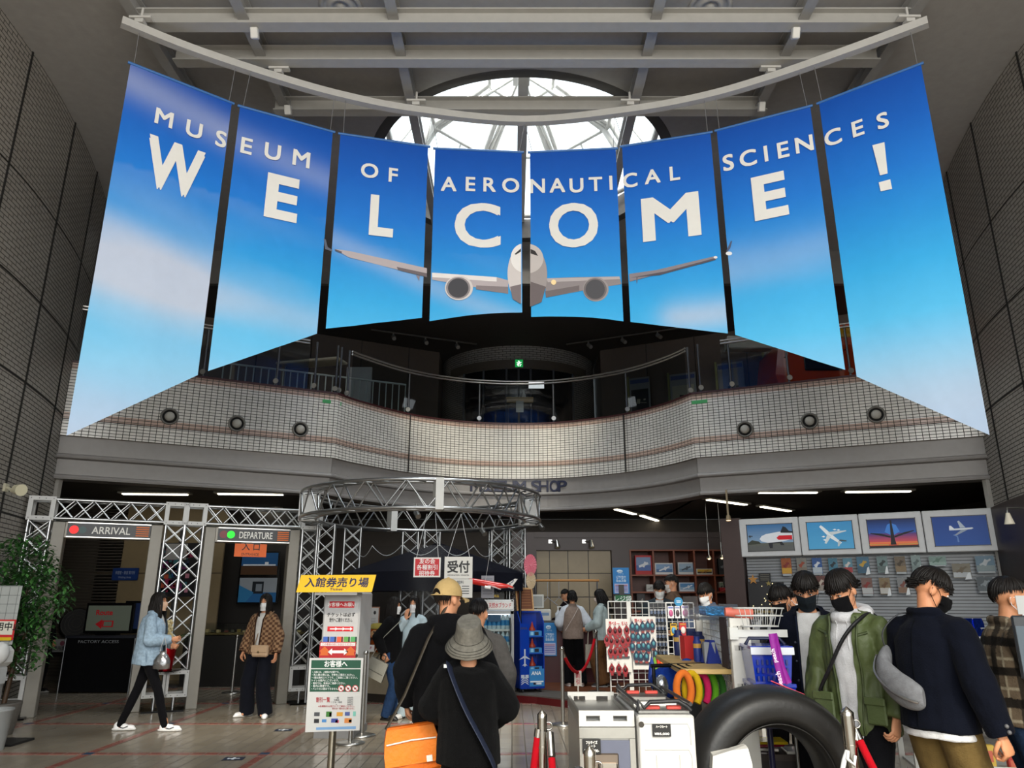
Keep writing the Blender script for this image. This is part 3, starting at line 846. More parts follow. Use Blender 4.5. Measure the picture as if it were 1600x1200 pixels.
# the orange cabin standing upstairs
oc = thing('orange_cabin', 'orange and yellow vehicle cabin standing behind the balcony on the right', 'vehicle', (6.9, 14.6, ZU))
prof = [(-1.5, .1), (-1.62, .7), (-1.5, 1.35), (-1.15, 1.75), (1.6, 1.85), (1.9, 1.2), (1.9, .1)]
def cab(sx, y0, y1, sh=1.0): return [[(x * sx, y, .1 + (z - .1) * sh) for x, z in prof] for y in (y0, y1)]
q = MB('#c8420e'); q.loft([[(x * s_, y, .06 + (z - .1) * s_) for x, z in prof] for y, s_ in ((-.62, .9), (-.5, 1), (.7, 1), (.82, .9))], smooth=False); q.build('shell', 'gloss', oc)
q = MB('#c99216'); q.box((.35, -.63, 1.52), (2.5, .03, .24), bev=.01); q.build('stripe', 'gloss', oc)
q = MB('#15181b'); q.box((-.7, -.63, .95), (.75, .04, .5), bev=.015); q.build('window', 'gloss', oc)
q = MB('#c9c4b8'); q.box((-1.75, .2, 1.55), (1.2, .3, .28), bev=.02); q.build('awning', 'satin', oc)
q = MB('#222222'); q.box((.1, 0, .06), (3.2, 1.1, .12)); q.build('base', 'matte', oc)

# spotlight tracks over the upper floor
for s_, pts in (('left', ((580, 515), (745, 538))), ('right', ((885, 538), (1065, 512)))):
    a, b_ = (at_z(x, y, ZUP - .03) for x, y in pts)
    t = thing('spotlight_track', 'dark spotlight track on the upper ceiling, %s of the exit sign' % s_, 'spotlight', tuple(a))
    q = MB('#5b5650'); q.cyl((0, 0, 0), b_ - a, .025, n=6); q.build('track', 'satin', t)
    for u in (.2, .5, .8):
        p = (b_ - a) * u; q = MB('#8d8880'); q.cyl(p, p + V((0, 0, -.09)), .02, n=6); q.cyl(p + V((0, .03, -.09)), p + V((.05, -.12, -.2)), .05, n=10); q.build('spotlight', 'satin', t)

# raised letters on the fascia
fs_ = thing('shop_sign', 'dark blue raised letters on the grey fascia over the shop', 'sign', (CX, 16.3, 3.9))
word = 'MUSEUM SHOP'; xs = (744, 760, 773, 785, 797, 812, 0, 835, 849, 863, 877)
for ch, px in zip(word, xs):
    if ch == ' ': continue
    f = bpoint(px, .095); a, b_ = bpoint(px - 8, .095), bpoint(px + 8, .095); d = seg(a, b_)
    yb = f.y - .02; z = at_y(px, 768, yb).z
    q = MB('#0d1434'); q.text(ch, V((f.x, yb, z)) - V((CX, 16.3, 3.9)), d, (0, 0, 1), .25, depth=.03, bold=.012, width=.2 if ch != 'M' else .25); q.build('letter', 'satin', fs_)

# fluorescent strips in the lower ceiling
fl_l = ['long lit tube over the arrival gate', 'lit tube between the two gates', 'lit tube near the round truss', 'short lit tube over the shop counter', 'short lit tube over the shop shelves', 'lit tube over the bookshelf on the right', 'lit tube over the picture panels', 'long lit tube right of the shop sign', 'lit tube farthest right under the fascia']
for k, (p0, p1) in enumerate((((192, 771), (293, 772)), ((341, 771), (442, 772)), ((398, 798), (433, 794)), ((962, 795), (992, 803)), ((1002, 805), (1027, 813)), ((1106, 780), (1165, 788)), ((1190, 791), (1234, 798)), ((1186, 769), (1276, 769)), ((1322, 768), (1422, 767)))):
    a, b_ = at_z(*p0, ZLOW - .03), at_z(*p1, ZLOW - .03); d = b_ - a
    t = thing('ceiling_light', fl_l[k], 'light', tuple(a.lerp(b_, .5)), atan2(d.y, d.x), 'tube lights under the balcony')
    L = d.length
    q = MB('#8e8a80'); q.box((0, 0, .012), (L + .12, .2, .03)); q.build('housing', 'satin', t)
    q = MB('#fff6dc'); q.box((0, 0, -.012), (L, .09, .02)); q.build('tube', 'lamp_bright', t)
# ================================================================ the two gates on the left and what stands in and round them
GA, GB = at_z(30, 1123), at_z(448, 1100)
GD = seg(GA, GB); GN = V((GD.y, -GD.x, 0)); GR = atan2(GD.y, GD.x)


def G(px, py):
    p = at_plane(px, py, GA, GN) - GA; return p.dot(GD), p.z


def truss(b, p, q, w, n=None, r=.022, r2=.012, side=None, h=None):
    """A square lattice girder from p to q, section w wide and h deep."""
    p, q = V(p), V(q); d = q - p; L = d.length; d.normalize()
    s = V(side) if side is not None else d.orthogonal(); s = (s - d * s.dot(d)).normalized(); u = d.cross(s)
    h = h or w; n = n or max(2, round(L / w))
    cs = [(s * (a * w / 2) + u * (c * h / 2)) for a, c in ((-1, -1), (1, -1), (1, 1), (-1, 1))]
    for c in cs: b.cyl(p + c, q + c, r, n=8)
    for i in range(4):
        a, c = cs[i], cs[(i + 1) % 4]
        for k in range(n):
            p0, p1 = p + d * (L * k / n), p + d * (L * (k + 1) / n)
            b.cyl(p0 + a, p1 + c, r2, n=6, caps=False)
            b.cyl(p0 + c, p1 + a, r2, n=6, caps=False)


def corner_block(b, c, w, d, x, z, t=.05):
    """An open cube of flat bolted bars: centre c, bar width t."""
    for sx in (-1, 1):
        for sy in (-1, 1): b.box((c[0] + sx * (x - t) / 2, c[1] + sy * (d - t) / 2, c[2]), (t, t, z))
        for sz in (-1, 1): b.box((c[0] + sx * (x - t) / 2, c[1], c[2] + sz * (z - t) / 2), (t, d - 2 * t, t))
    for sy in (-1, 1):
        for sz in (-1, 1): b.box((c[0], c[1] + sy * (d - t) / 2, c[2] + sz * (z - t) / 2), (x - 2 * t, t, t))
    for sx in (-1, -.3, .3, 1):
        for sz in (-1, 1):
            b.cyl((c[0] + sx * (x - t) / 2, c[1] - d / 2 - .004, c[2] + sz * (z - t) / 2), (c[0] + sx * (x - t) / 2, c[1] - d / 2 + .004, c[2] + sz * (z - t) / 2), .007, n=6, col='#3c3c3c')


# portals
for nm, lab, jl, jr, yt, hd, txt in (
        ('arrival_gate', 'grey portal on the left with a red lamp and the arrival sign', ((30, 52), 1123), ((197, 217), 1115), 815, ((97, 231), 816, 838), 'ARRIVAL'),
        ('departure_gate', 'grey portal with a green lamp and the departure sign', ((289, 307), 1108), ((431, 448), 1100), 825, ((334, 450), 825, 846), 'DEPARTURE')):
    uL = G(jl[0][0], jl[1])[0], G(jl[0][1], jl[1])[0]; uR = G(jr[0][0], jr[1])[0], G(jr[0][1], jr[1])[0]
    if txt == 'ARRIVAL': top = 2.62
    else: top = 2.62
    t = thing(nm, lab, 'gate', tuple(GA + GD * uL[0]), GR); o = uL[0]
    for a, b_ in (uL, uR):
        q = MB('#8f8a80'); q.box(((a + b_) / 2 - o, .15, top / 2), (b_ - a, .3, top), bev=.008)
        q.box(((a + b_) / 2 - o, .33, top / 2), (b_ - a - .04, .08, top - .02), col='#1d1b1a'); q.build('jamb', 'satin', t)
    h0, h1 = top - .22, top
    q = MB('#b3ada2'); q.box(((uL[1] + uR[0]) / 2 - o, .16, (h0 + h1) / 2), (uR[0] - uL[1], .28, h1 - h0)); q.build('header', 'satin', t)
    sa, sb = uL[1] + .03, uR[0] - .0
    sg = MB('#35363a'); sg.box(((sa + sb) / 2 - o, -.012, (h0 + h1) / 2), (sb - sa, .03, h1 - h0 - .03)); sg = sg.build('sign_board', 'satin', t)
    q = MB('#cfcdc8'); q.box(((sa + sb) / 2 - o, -.016, h0 + .008), (sb - sa, .03, .012)); q.box(((sa + sb) / 2 - o, -.016, h1 - .008), (sb - sa, .03, .012)); q.build('edging', 'metal', t)
    W = sb - sa; zc = (h0 + h1) / 2; y = -.03
    lamps = (('#f31a1a', .08),) if txt == 'ARRIVAL' else (('#7a2430', .075), ('#18d82c', .175))
    for c, u in lamps:
        q = MB(c); q.cyl((sa - o + W * u, y + .01, zc), (sa - o + W * u, y - .006, zc), .058, n=20); q.build('lamp', 'lamp' if c != '#7a2430' else 'satin', sg)
    if txt == 'ARRIVAL': q = MB('#2b5050'); q.cyl((sa - o + W * .18, y + .01, zc), (sa - o + W * .18, y - .002, zc), .05, n=20); q.build('lamp', 'satin', sg)
    q = MB('#e8e6e0'); q.text(txt, (sa - o + W * (.52 if txt == 'ARRIVAL' else .52), y, zc - .05), (1, 0, 0), (0, 0, 1), .105, width=W * .46, bold=.012); q.build('lettering', 'print', sg)
    q = MB('#d86a1c')
    for k in range(5): q.box((sa - o + W * .9, y, zc - .062 + k * .031), (W * .16, .006, .016))
    q.build('stripes', 'print', sg)
    if txt == 'DEPARTURE':
        t2 = thing('entrance_sign', 'orange entrance plate with black characters under the departure header', 'sign', tuple(GA + GD * ((uL[1] + uR[0]) / 2) + V((0, 0, h0))), GR)
        q = MB('#e8661a'); q.box((-.02, .02, -.12), (.48, .01, .2)); q.build('plate', 'print', t2)
        q = MB('#2a1408'); q.text('入 口', (-.02, .012, -.11), (1, 0, 0), (0, 0, 1), .09, bold=.012); q.text('ENTRANCE', (-.02, .012, -.2), (1, 0, 0), (0, 0, 1), .04, width=.26); q.build('lettering', 'print', t2)
        q = MB('#555555')
        q.box((-.02, .02, -.01), (.3, .006, .03)); q.build('strap', 'satin', t2)
        ut0, ut1 = uL, uR
    else: ua0, ua1 = uL, uR

# aluminium truss frame that carries the portals
tf = thing('truss_frame', 'aluminium lattice truss frame standing round the arrival and departure gates', 'truss', tuple(GA), GR)
TW = .27; zt0, zt1 = 2.66, 2.93
ucs = [ua0[0] - .17, ua1[1] + .17, ut0[0] - .17, ut1[1] + .17]
for k, u in enumerate(ucs):
    q = MB('#c8c8c6'); corner_block(q, (u, .12, 2.8), 0, .34, .34, .34, .06); q.build('corner_block', 'satin', tf)
    q = MB('#b9bbbc'); truss(q, (u, .12, .55), (u, .12, 2.63), TW, 8 if k else 8, side=(1, 0, 0)); q.build('post', 'metal', tf)
    q = MB('#c4c4c2'); corner_block(q, (u, .12, .36), 0, .34, .34, .36, .05); q.build('corner_block', 'satin', tf)
    q = MB('#b0b2b3'); q.cyl((u, .0, .18), (u, .0, .02), .025, n=8); q.box((u, .0, .012), (.5 if k == 0 else .3, .4, .024), col='#151515'); q.build('foot', 'metal', tf)
for a, b_ in ((ucs[0], ucs[1]), (ucs[2], ucs[3])):
    q = MB('#b9bbbc'); truss(q, (a + .17, .12, 2.8), (b_ - .17, .12, 2.8), TW, 6, side=(0, 1, 0)); q.build('beam', 'metal', tf)

# ring truss over the information desk
rc = at_y(658, 850, 11.75); RC = V((rc.x, rc.y, 0)); RR = 1.86
rt = thing('ring_truss', 'round aluminium lattice truss ring on lattice columns over the information desk', 'truss', tuple(RC))
zr0, zr1 = 2.72, 3.1
for r in (RR, RR - .24):
    for z in (zr0, zr1):
        q = MB('#a9aaab'); q.tube([(r * cos(2 * pi * k / 72), r * sin(2 * pi * k / 72), z) for k in range(72)], .024, 8, closed=True); q.build('chord', 'metal', rt)
q = MB('#a3a5a6'); nsg = 40
for k in range(nsg):
    a, b_ = 2 * pi * k / nsg, 2 * pi * (k + 1) / nsg
    for r in (RR, RR - .24):
        q.cyl((r * cos(a), r * sin(a), zr0 if k % 2 else zr1), (r * cos(b_), r * sin(b_), zr1 if k % 2 else zr0), .012, n=6, caps=False)
    for z in (zr0, zr1): q.cyl((RR * cos(a), RR * sin(a), z), ((RR - .24) * cos(b_), (RR - .24) * sin(b_), z), .01, n=5, caps=False)
q.build('lattice', 'metal', rt)
for a in (-1.33, 2.0, .25, 3.3):
    q = MB('#cfcfcc'); q.box((0, 0, 0), (.30, .11, zr1 - zr0 + .05), M4.Translation(((RR - .12) * cos(a), (RR - .12) * sin(a), (zr0 + zr1) / 2)) @ M4.Rotation(a, 4, 'Z')); q.build('splice_plate', 'satin', rt)
for px, Y in ((508, 12.35), (550, 12.95), (640, 13.5), (674, 13.5), (778, 13.3), (806, 13.1)):
    x = at_y(px, 860, Y).x - RC.x; q = MB('#a6a8a9'); truss(q, (x, Y - RC.y, .02), (x, Y - RC.y, zr0), .27, 11, .02, .01, side=(1, .2, 0)); q.build('column', 'metal', rt)
for k, (px, py) in enumerate(((650, 800), (843, 820), (753, 828))):
    p = at_y(px, py, 11.0 if k == 0 else 12.2) - RC; q = MB('#8c8c8a'); q.cyl(p + V((0, 0, .12)), p, .012, n=6); q.cyl(p, p + V((.05, -.1, -.08)), .04, n=10); q.build('spotlight', 'metal', rt)

# dark tent canopy inside the ring
tc = thing('tent_canopy', 'dark navy pop-up tent canopy inside the round truss', 'canopy', (RC.x + .1, 13.5, 0))
q = MB('#15161f'); e, zE, zA = 1.5, 1.95, 2.52
cn = [(-e, -.9), (e, -.9), (e, .9), (-e, .9)]
ringv = []
for i in range(4):
    a, b_ = cn[i], cn[(i + 1) % 4]
    for k in range(8):
        t_ = k / 8; sag = .05 * sin(pi * t_); ringv.append((lerp(a[0], b_[0], t_), lerp(a[1], b_[1], t_), zE + sag))
nv = len(ringv)
q.add(ringv + [(0, 0, zA)], [(i, (i + 1) % nv, nv) for i in range(nv)])
q.add(ringv + [(x, y, zE - .28) for x, y, z in ringv], [(i, nv + i, nv + (i + 1) % nv, (i + 1) % nv) for i in range(nv)])
q.build('cloth', 'cloth', tc)
for x, y in cn: q = MB('#3a3b3d'); q.cyl((x * .97, y * .97, 0), (x * .97, y * .97, zE), .02, n=6); q.build('leg', 'metal', tc)

# curved information desk
dk = thing('information_desk', 'cream curved information desk under the round truss', 'desk', (RC.x, RC.y + 1.9, 0))
def arc(r, a0, a1, n=30): return [(r * cos(lerp(a0, a1, k / n)), r * sin(lerp(a0, a1, k / n))) for k in range(n + 1)]
q = MB('#b3a78f'); q.sweep(arc(1.45, -2.9, -1.0), [(0, .12), (0, .71), (-.05, .71), (-.05, .12)]); q.build('front_panel', 'satin', dk)
q = MB('#3a342e'); q.sweep(arc(1.42, -2.9, -1.0), [(0, 0), (0, .12), (-.05, .12), (-.05, 0)]); q.build('plinth', 'satin', dk)
q = MB('#8e7a5c'); q.sweep(arc(1.5, -2.9, -1.0), [(0, .71), (0, .75), (-.45, .75), (-.45, .71)]); q.build('counter_top', 'wood', dk)
fs2 = thing('plastic_screen', 'clear plastic film hung over the front of the information desk', 'screen', (RC.x, RC.y + 1.3, 0))
q = MB(); q.loft([[(x, y, 1.0), (x, y, 2.35)] for x, y in arc(1.3, -2.7, -.45)], closed=False); q.build('film', 'plastic_film', fs2)
for k in range(5):
    a0 = -2.7 + k * .45; q = MB('#c9cbcc')
    p0, p1 = V((1.3 * cos(a0), 1.3 * sin(a0), 2.36)), V((1.3 * cos(a0 + .45), 1.3 * sin(a0 + .45), 2.36))
    q.tube([p0.lerp(p1, t_ / 8) - V((0, 0, .16 * sin(pi * t_ / 8))) for t_ in range(9)], .005, 5); q.build('string', 'satin', fs2)

# hanging signs at the desk
def hung(nm, lab, cat, px0, py0, px1, py1, Y, col, border=None):
    a, b_ = at_y(px0, py0, Y), at_y(px1, py1, Y); w, h = b_.x - a.x, a.z - b_.z
    t = thing(nm, lab, cat, ((a.x + b_.x) / 2, Y, a.z))
    q = MB(border or col); q.box((0, 0, -h / 2), (w, .012, h))
    if border: q.box((0, -.004, -h / 2), (w - .04, .012, h - .04), col=col)
    q.build('board', 'print', t); return t, w, h
Z1 = (0, 0, 1); X1 = (1, 0, 0)
t, w, h = hung('hanging_sign', 'red sign with white writing hanging over the desk beside the white sign', 'sign', 647, 871, 688, 902, 10.4, '#c81420', '#e9e5e0')
q = MB('#f4f0ee')
for k, s_ in enumerate(('友の会', '各種割引', '招待券')): q.text(s_, (0, -.012, -h * (.3 + .3 * k)), X1, Z1, h * .2, bold=.012)
q.build('lettering', 'print', t)
for x in (-.15, .15): q = MB('#cccccc'); q.cyl((x, 0, 0), (x * .4, .3, zr0 - t.location.z), .004, n=4); q.build('string', 'satin', t)
t, w, h = hung('hanging_sign', 'white reception sign with two large black characters hanging over the desk', 'sign', 695, 870, 738, 904, 10.4, '#dcdad4')
q = MB('#121212'); q.text('受付', (0, -.008, -h * .68), X1, Z1, h * .42, bold=.025, width=w * .78); q.text('INFORMATION  COUNTER', (0, -.008, -h * .88), X1, Z1, h * .07, width=w * .76, bold=.01); q.build('lettering', 'print', t)
for x in (-.15, .15): q = MB('#cccccc'); q.cyl((x, 0, 0), (0, .3, zr0 - t.location.z), .004, n=4); q.build('string', 'satin', t)
t, w, h = hung('price_list', 'white price list hanging right under the reception sign', 'notice', 695, 905, 738, 934, 10.42, '#d3d2cd')
q = MB('#33343a'); q.text('入館料', (0, -.008, -h * .24), X1, Z1, h * .14, bold=.01)
for k in range(4): q.box((-w * .18, -.008, -h * (.38 + .13 * k)), (w * .3, .002, h * .03)); q.box((w * .25, -.008, -h * (.38 + .13 * k)), (w * .26, .002, h * .045))
q.build('lettering', 'print', t)
q = MB('#cccccc'); q.box((0, .004, .01), (w * .7, .004, .04)); q.build('tape', 'satin', t)

# yellow ticket sign, ticket machine
tm0 = at_y(524, 1110, 9.3); TM = V((tm0.x, 9.3, 0))
tm = thing('ticket_machine', 'white ticket vending machine with rows of coloured buttons', 'ticket machine', tuple(TM), -.06)
a, b_ = at_y(487, 925, 9.3), at_y(545, 925, 9.3); w = b_.x - a.x; hT = a.z
q = MB('#b9b9ba'); q.box((0, .3, hT / 2), (w, .6, hT), bev=.02); q.box((0, .3, .04), (w + .02, .62, .08), col='#77787a'); q.build('cabinet', 'satin', tm)
def pan(b, x, z, ww, hh, col, e=.004): b.box((x * w / 2, -e / 2, z), (ww * w, e, hh), col=col)
q = MB(); pan(q, 0, 1.48, .68, .075, '#c8202a'); pan(q, 0, 1.2, .7, .055, '#c8202a'); q.build('red_strip', 'print', tm)
q = MB('#f5f2f0'); q.text('お客様へお願い', (0, -.008, 1.462), X1, Z1, .036, bold=.01)
for x in (-.2, 0, .2): q.box((x * w, -.008, 1.2), (.07, .003, .012)); q.prism([(x * w + .03, 1.18), (x * w + .03, 1.22), (x * w + .06, 1.2)], .003, M4.Translation((0, -.008, 0)) @ M4.Rotation(pi / 2, 4, 'X'))
q.color('#222222'); q.text('チケットは必ず', (0, -.006, 1.345), X1, Z1, .036, bold=.012); q.text('受付へご提示ください。', (0, -.006, 1.285), X1, Z1, .036, bold=.012, width=w * .62); q.build('lettering', 'print', tm)
for k, c in enumerate(('#3c62b4', '#3c62b4', '#d8583c', '#5b9a4c', '#4c9a5c')):
    q = MB(c); x = -.72 + k * .37; q.box((x * w / 2, -.006, 1.07), (w * .165, .012, .085), bev=.003); q.box((x * w / 2 + w * .06, -.013, 1.07), (w * .035, .002, .085), col='#1b2030'); q.build('button', 'satin', tm)
    for j in (-1, 1):
        q = MB(c); q.box((x * w / 2 + j * w * .043, -.006, .985), (w * .075, .012, .04), bev=.003); q.build('button', 'satin', tm)
q = MB('#9fa1a3'); q.box((0, -.01, .77), (w * .92, .02, .26), bev=.006); q.build('control_panel', 'satin', tm)
q = MB('#101214'); q.box((-.22 * w, -.021, .83), (w * .27, .006, .06)); q.build('display', 'gloss', tm)
q = MB('#d8351c'); q.box((-.26 * w, -.022, .76), (w * .14, .008, .04)); q.build('return_button', 'satin', tm)
q = MB('#55575a'); q.box((.28 * w, -.022, .77), (w * .22, .016, .17), bev=.004); q.box((.28 * w, -.032, .8), (w * .15, .006, .03), col='#151515'); q.build('note_slot', 'satin', tm)
q = MB('#222426'); q.box((.02 * w, -.022, .83), (w * .09, .01, .07)); q.cyl((.14 * w, -.02, .85), (.14 * w, -.032, .85), .018, n=12); q.build('coin_slot', 'satin', tm)
q = MB('#17181a'); q.box((-.3 * w, -.004, .5), (w * .12, .01, .07)); q.box((.1 * w, -.004, .45), (w * .4, .01, .12)); q.build('ticket_tray', 'satin', tm)

P = lambda px, py: at_y(px, py, 9.0)
t = thing('ticket_sign', 'yellow slanted ticket sign with black characters on top of the ticket machine', 'sign', tuple(P(525, 925)))
o = P(525, 925); pts = [(P(x, y) - o) for x, y in ((463, 925.5), (471, 898.5), (588, 898), (581, 925))]
q = MB('#e9b90c'); q.prism([(p.x, p.z) for p in pts], .02, M4.Rotation(pi / 2, 4, 'X')); q.build('board', 'print', t)
q = MB('#131a44'); w2 = (P(582, 915) - P(470, 915)).x; h2 = P(0, 900).z - P(0, 925).z
q.text('入館券売り場', (-.0, -.012, h2 * .36), X1, Z1, h2 * .46, width=w2 * .88, bold=.02, shear=.15); q.text('Ticket', (0, -.012, h2 * .1), X1, Z1, h2 * .15, width=w2 * .18, bold=.01, shear=.2); q.build('lettering', 'print', t)
q = MB('#888888'); q.box((0, .15, -.02), (.5, .3, .03)); q.build('bracket', 'satin', t)

# pot tree at the left wall
def leafy(b, c, rad, n, size, cols, flat=.45, seed=1):
    r = random.Random(seed)
    for _ in range(n):
        while True:
            p = V((r.uniform(-1, 1), r.uniform(-1, 1), r.uniform(-1, 1)))
            if .2 < p.length < 1: break
        p = V((c[0] + p.x * rad[0], c[1] + p.y * rad[1], c[2] + p.z * rad[2]))
        a, e = r.uniform(0, 2 * pi), r.uniform(-1.0, .4); L = size * r.uniform(.7, 1.2)
        d = V((cos(a) * cos(e), sin(a) * cos(e), sin(e))); s_ = d.cross(V((0, 0, 1))).normalized() * L * flat * .5; u = V((0, 0, L * .06))
        b.add([p, p + d * L * .45 + s_ + u, p + d * L, p + d * L * .45 - s_ + u, p + d * L * .5], [(0, 1, 4), (1, 2, 4), (2, 3, 4), (3, 0, 4)], False, None, r.choice(cols))
tp = at_z(14, 1112); tp = V((-6.1, 9.55, 0))
t = thing('potted_tree', 'green weeping fig tree in a pot against the left wall', 'plant', tuple(tp))
q = MB('#5e5a54'); q.lathe([(.15, 0), (.2, .34), (.19, .36), (.17, .33)], n=18); q.build('pot', 'satin', t)
q = MB('#4e3a28'); q.tube([(0, 0, .3), (.03, .02, .8), (-.02, 0, 1.3), (.05, .05, 1.9)], [.03, .026, .02, .012], 7); q.tube([(0, 0, .7), (-.15, .1, 1.1), (-.2, .1, 1.6)], [.02, .015, .01], 6); q.tube([(0, 0, .8), (.2, -.1, 1.2), (.25, 0, 1.5)], [.02, .014, .008], 6); q.build('trunk', 'wood', t)
q = MB(); G4 = ('#2f5a28', '#244a20', '#3d6f32', '#1d3d1b', '#4a7d3c')
for k, (c, rd, n_) in enumerate((((-.1, 0, 1.95), (.42, .4, .42), 1100), ((.15, 0, 1.6), (.45, .42, .42), 1100), ((-.05, -.1, 1.2), (.42, .4, .4), 900), ((.2, -.1, 1.05), (.3, .3, .4), 500))): leafy(q, c, rd, n_, .09, G4, seed=k + 3)
tag(q.build('foliage', 'leaf', t), None, None, None, None)

# notice stand and hand dispenser at the left edge
t = thing('notice_stand', 'white gridded board on a stand with a red bordered notice at the left edge', 'notice board', (at_y(2, 1000, 9.0).x, 9.0, 0))
a, b_ = at_y(-30, 922, 9.0), at_y(25, 972, 9.0); ox = t.location.x
q = MB('#a9adab'); q.box(((a.x + b_.x) / 2 - ox, 0, (a.z + b_.z) / 2 - .1), (b_.x - a.x, .02, a.z - b_.z + .3), bev=.005)
for k in range(7): q.box(((a.x + b_.x) / 2 - ox, -.011, b_.z - .2 + k * .1), (b_.x - a.x, .002, .005), col='#6d716f')
for k in range(5): q.box((a.x - ox + .05 + k * .1, -.011, (a.z + b_.z) / 2 - .1), (.005, .002, a.z - b_.z + .28), col='#6d716f')
q.build('board', 'satin', t)
a, b_ = at_y(-24, 968, 8.95), at_y(20, 1000, 8.95); cx_, cz_ = (a.x + b_.x) / 2 - ox, (a.z + b_.z) / 2
q = MB('#c7262b'); q.box((cx_, -.05, cz_), (b_.x - a.x, .006, a.z - b_.z)); q.box((cx_, -.054, cz_ + .02), ((b_.x - a.x) * .9, .004, (a.z - b_.z) * .66), col='#d9d6c8'); q.box((cx_, -.054, cz_ - .1), ((b_.x - a.x) * .9, .004, .035), col='#d6b41c')
q.text('使用中止', (cx_ + .06, -.058, cz_ + .0), X1, Z1, .07, col='#1a1a1a', bold=.02); q.build('notice', 'print', t)
q = MB('#8b8d8e'); q.cyl((0, .02, 0), (0, .02, 1.5), .018, n=8); q.build('post', 'metal', t)
q = MB('#17181a'); q.box((.1, 0, .012), (.7, .42, .024)); q.build('foot', 'satin', t)
t = thing('coin_telescope', 'white moulded machine on a post below the red bordered notice', 'machine', (at_y(-4, 1020, 8.7).x, 8.7, 0))
q = MB('#c9cac8'); q.box((0, 0, .93), (.24, .3, .22), bev=.05); q.ball((.08, -.08, .97), (.09, .1, .12), 16, 10); q.build('housing', 'satin', t)
q = MB('#1c1d1f'); q.cyl((.09, -.17, .99), (.09, -.19, .99), .04, n=14); q.build('dial', 'gloss', t)
q = MB('#aeb0b0'); q.box((.0, 0, .73), (.18, .2, .2), bev=.02); q.build('bracket', 'satin', t)
q = MB('#9fa2a3'); q.cyl((0, 0, 0), (0, 0, .66), .045, n=12); q.build('post', 'satin', t)
t = thing('waste_bin', 'pale round waste bin at the bottom left edge', 'bin', (at_y(-4, 1110, 8.6).x, 8.6, 0))
q = MB('#8f9190'); q.lathe([(.12, 0), (.15, .38), (.16, .39), (.16, .41), (.145, .41), (.14, .38)], n=20); q.build('body', 'satin', t)
q = MB('#3c3d3d'); q.lathe([(.0, .36), (.14, .37)], n=20); q.build('liner', 'satin', t)
# spotlight on the left wall
p = at_y(24, 766, 9.35); t = thing('wall_spotlight', 'cream spotlight clamped high on the left tiled wall', 'spotlight', (p.x, 9.35, p.z))
q = MB('#c9c3a8'); q.cyl((.02, -.02, .01), (.13, -.08, -.01), .06, .075, n=16); q.build('lamp_head', 'satin', t)
q = MB('#b5b09a'); q.cyl((-.14, .05, .04), (-.05, .02, .0), .02, n=8); q.box((-.16, .05, .04), (.03, .08, .1)); q.ball((-.04, .0, 0), .03); q.build('arm', 'satin', t)

# inside the arrival gate
def wallpiece(px0, py0, px1, py1, Y, col, nm, lab, cat, mat_='satin', th=.05):
    a, b_ = at_y(px0, py0, Y), at_y(px1, py1, Y)
    q = MB(col); q.box((0, 0, 0), (b_.x - a.x, th, abs(a.z - b_.z)))
    o = q.build(nm, mat_, None, ((a.x + b_.x) / 2, Y, (a.z + b_.z) / 2)); tag(o, lab, cat); return o, b_.x - a.x, abs(a.z - b_.z)
q = MB('#5b544b'); a, b_ = at_y(50, 790, 15.6), at_y(166, 1050, 15.6)
q.box(((a.x + b_.x) / 2, 15.6, 1.72), (b_.x - a.x, .06, 3.44))
for k in range(56): q.box(((a.x + b_.x) / 2, 15.56, .1 + k * .06), (b_.x - a.x, .03, .035), M4(), col='#4d463e')
struct('wall_shutter', q, 'satin')
q = MB('#9a8766'); a, b_ = at_y(166, 790, 15.6), at_y(330, 1050, 15.6); q.box(((a.x + b_.x) / 2, 15.6, 1.72), (b_.x - a.x, .06, 3.44)); q.box(((a.x + b_.x) / 2, 15.56, 2.05), (b_.x - a.x, .02, .02), col='#5b4f3c'); struct('wall_panel', q, 'satin')
q = MB('#2d2926'); a, b_ = at_y(330, 790, 16.4), at_y(480, 1050, 16.4); q.box(((a.x + b_.x) / 2, 16.4, 1.72), (b_.x - a.x, .06, 3.44)); struct('wall_exhibit', q, 'satin')
t = thing('name_plate', 'blue plate with pale writing on the wall inside the arrival gate', 'sign', tuple(at_y(196, 897, 15.5)))
q = MB('#1c3f86'); q.box((0, 0, 0), (.52, .03, .24)); q.build('plate', 'satin', t)
q = MB('#b8c6e0'); q.text('休憩室・展望 案内所', (0, -.018, .0), X1, Z1, .055, width=.4); q.text('Waiting Area', (0, -.018, -.08), X1, Z1, .04, width=.26); q.build('lettering', 'print', t)
Yt = 13.6; p = at_z(160, 1068)
tv0, tv1 = at_y(133, 942, Yt), at_y(201, 990, Yt); cx_ = (tv0.x + tv1.x) / 2
t = thing('draped_table', 'table under a black cloth inside the arrival gate', 'table', (cx_, Yt, 0))
zt_ = tv1.z - .03
q = MB('#23252d'); q.box((0, .2, zt_ - .02), (1.25, .6, .04)); q.build('table_top', 'satin', t)
q = MB('#0e0e10'); q.sweep([(-.6, .5), (-.6, -.1), (.6, -.1), (.6, .5)], [(0, .02), (0, zt_ - .04), (-.02, zt_ - .04), (-.02, .02)]); q.text('FACTORY ACCESS', (-.02, -.122, zt_ - .12), X1, Z1, .05, col='#8d8f93', width=.7); q.build('cloth', 'cloth', t)
for x in (-.58, .62): q = MB('#7b7d80'); q.cyl((x, -.14, 0), (x, -.14, zt_ - .04), .016, n=6); q.build('leg', 'metal', t)
t = thing('route_screen', 'screen on the draped table showing a red arrow to the left', 'screen', (cx_, Yt + .1, zt_))
w, h = tv1.x - tv0.x, tv0.z - tv1.z
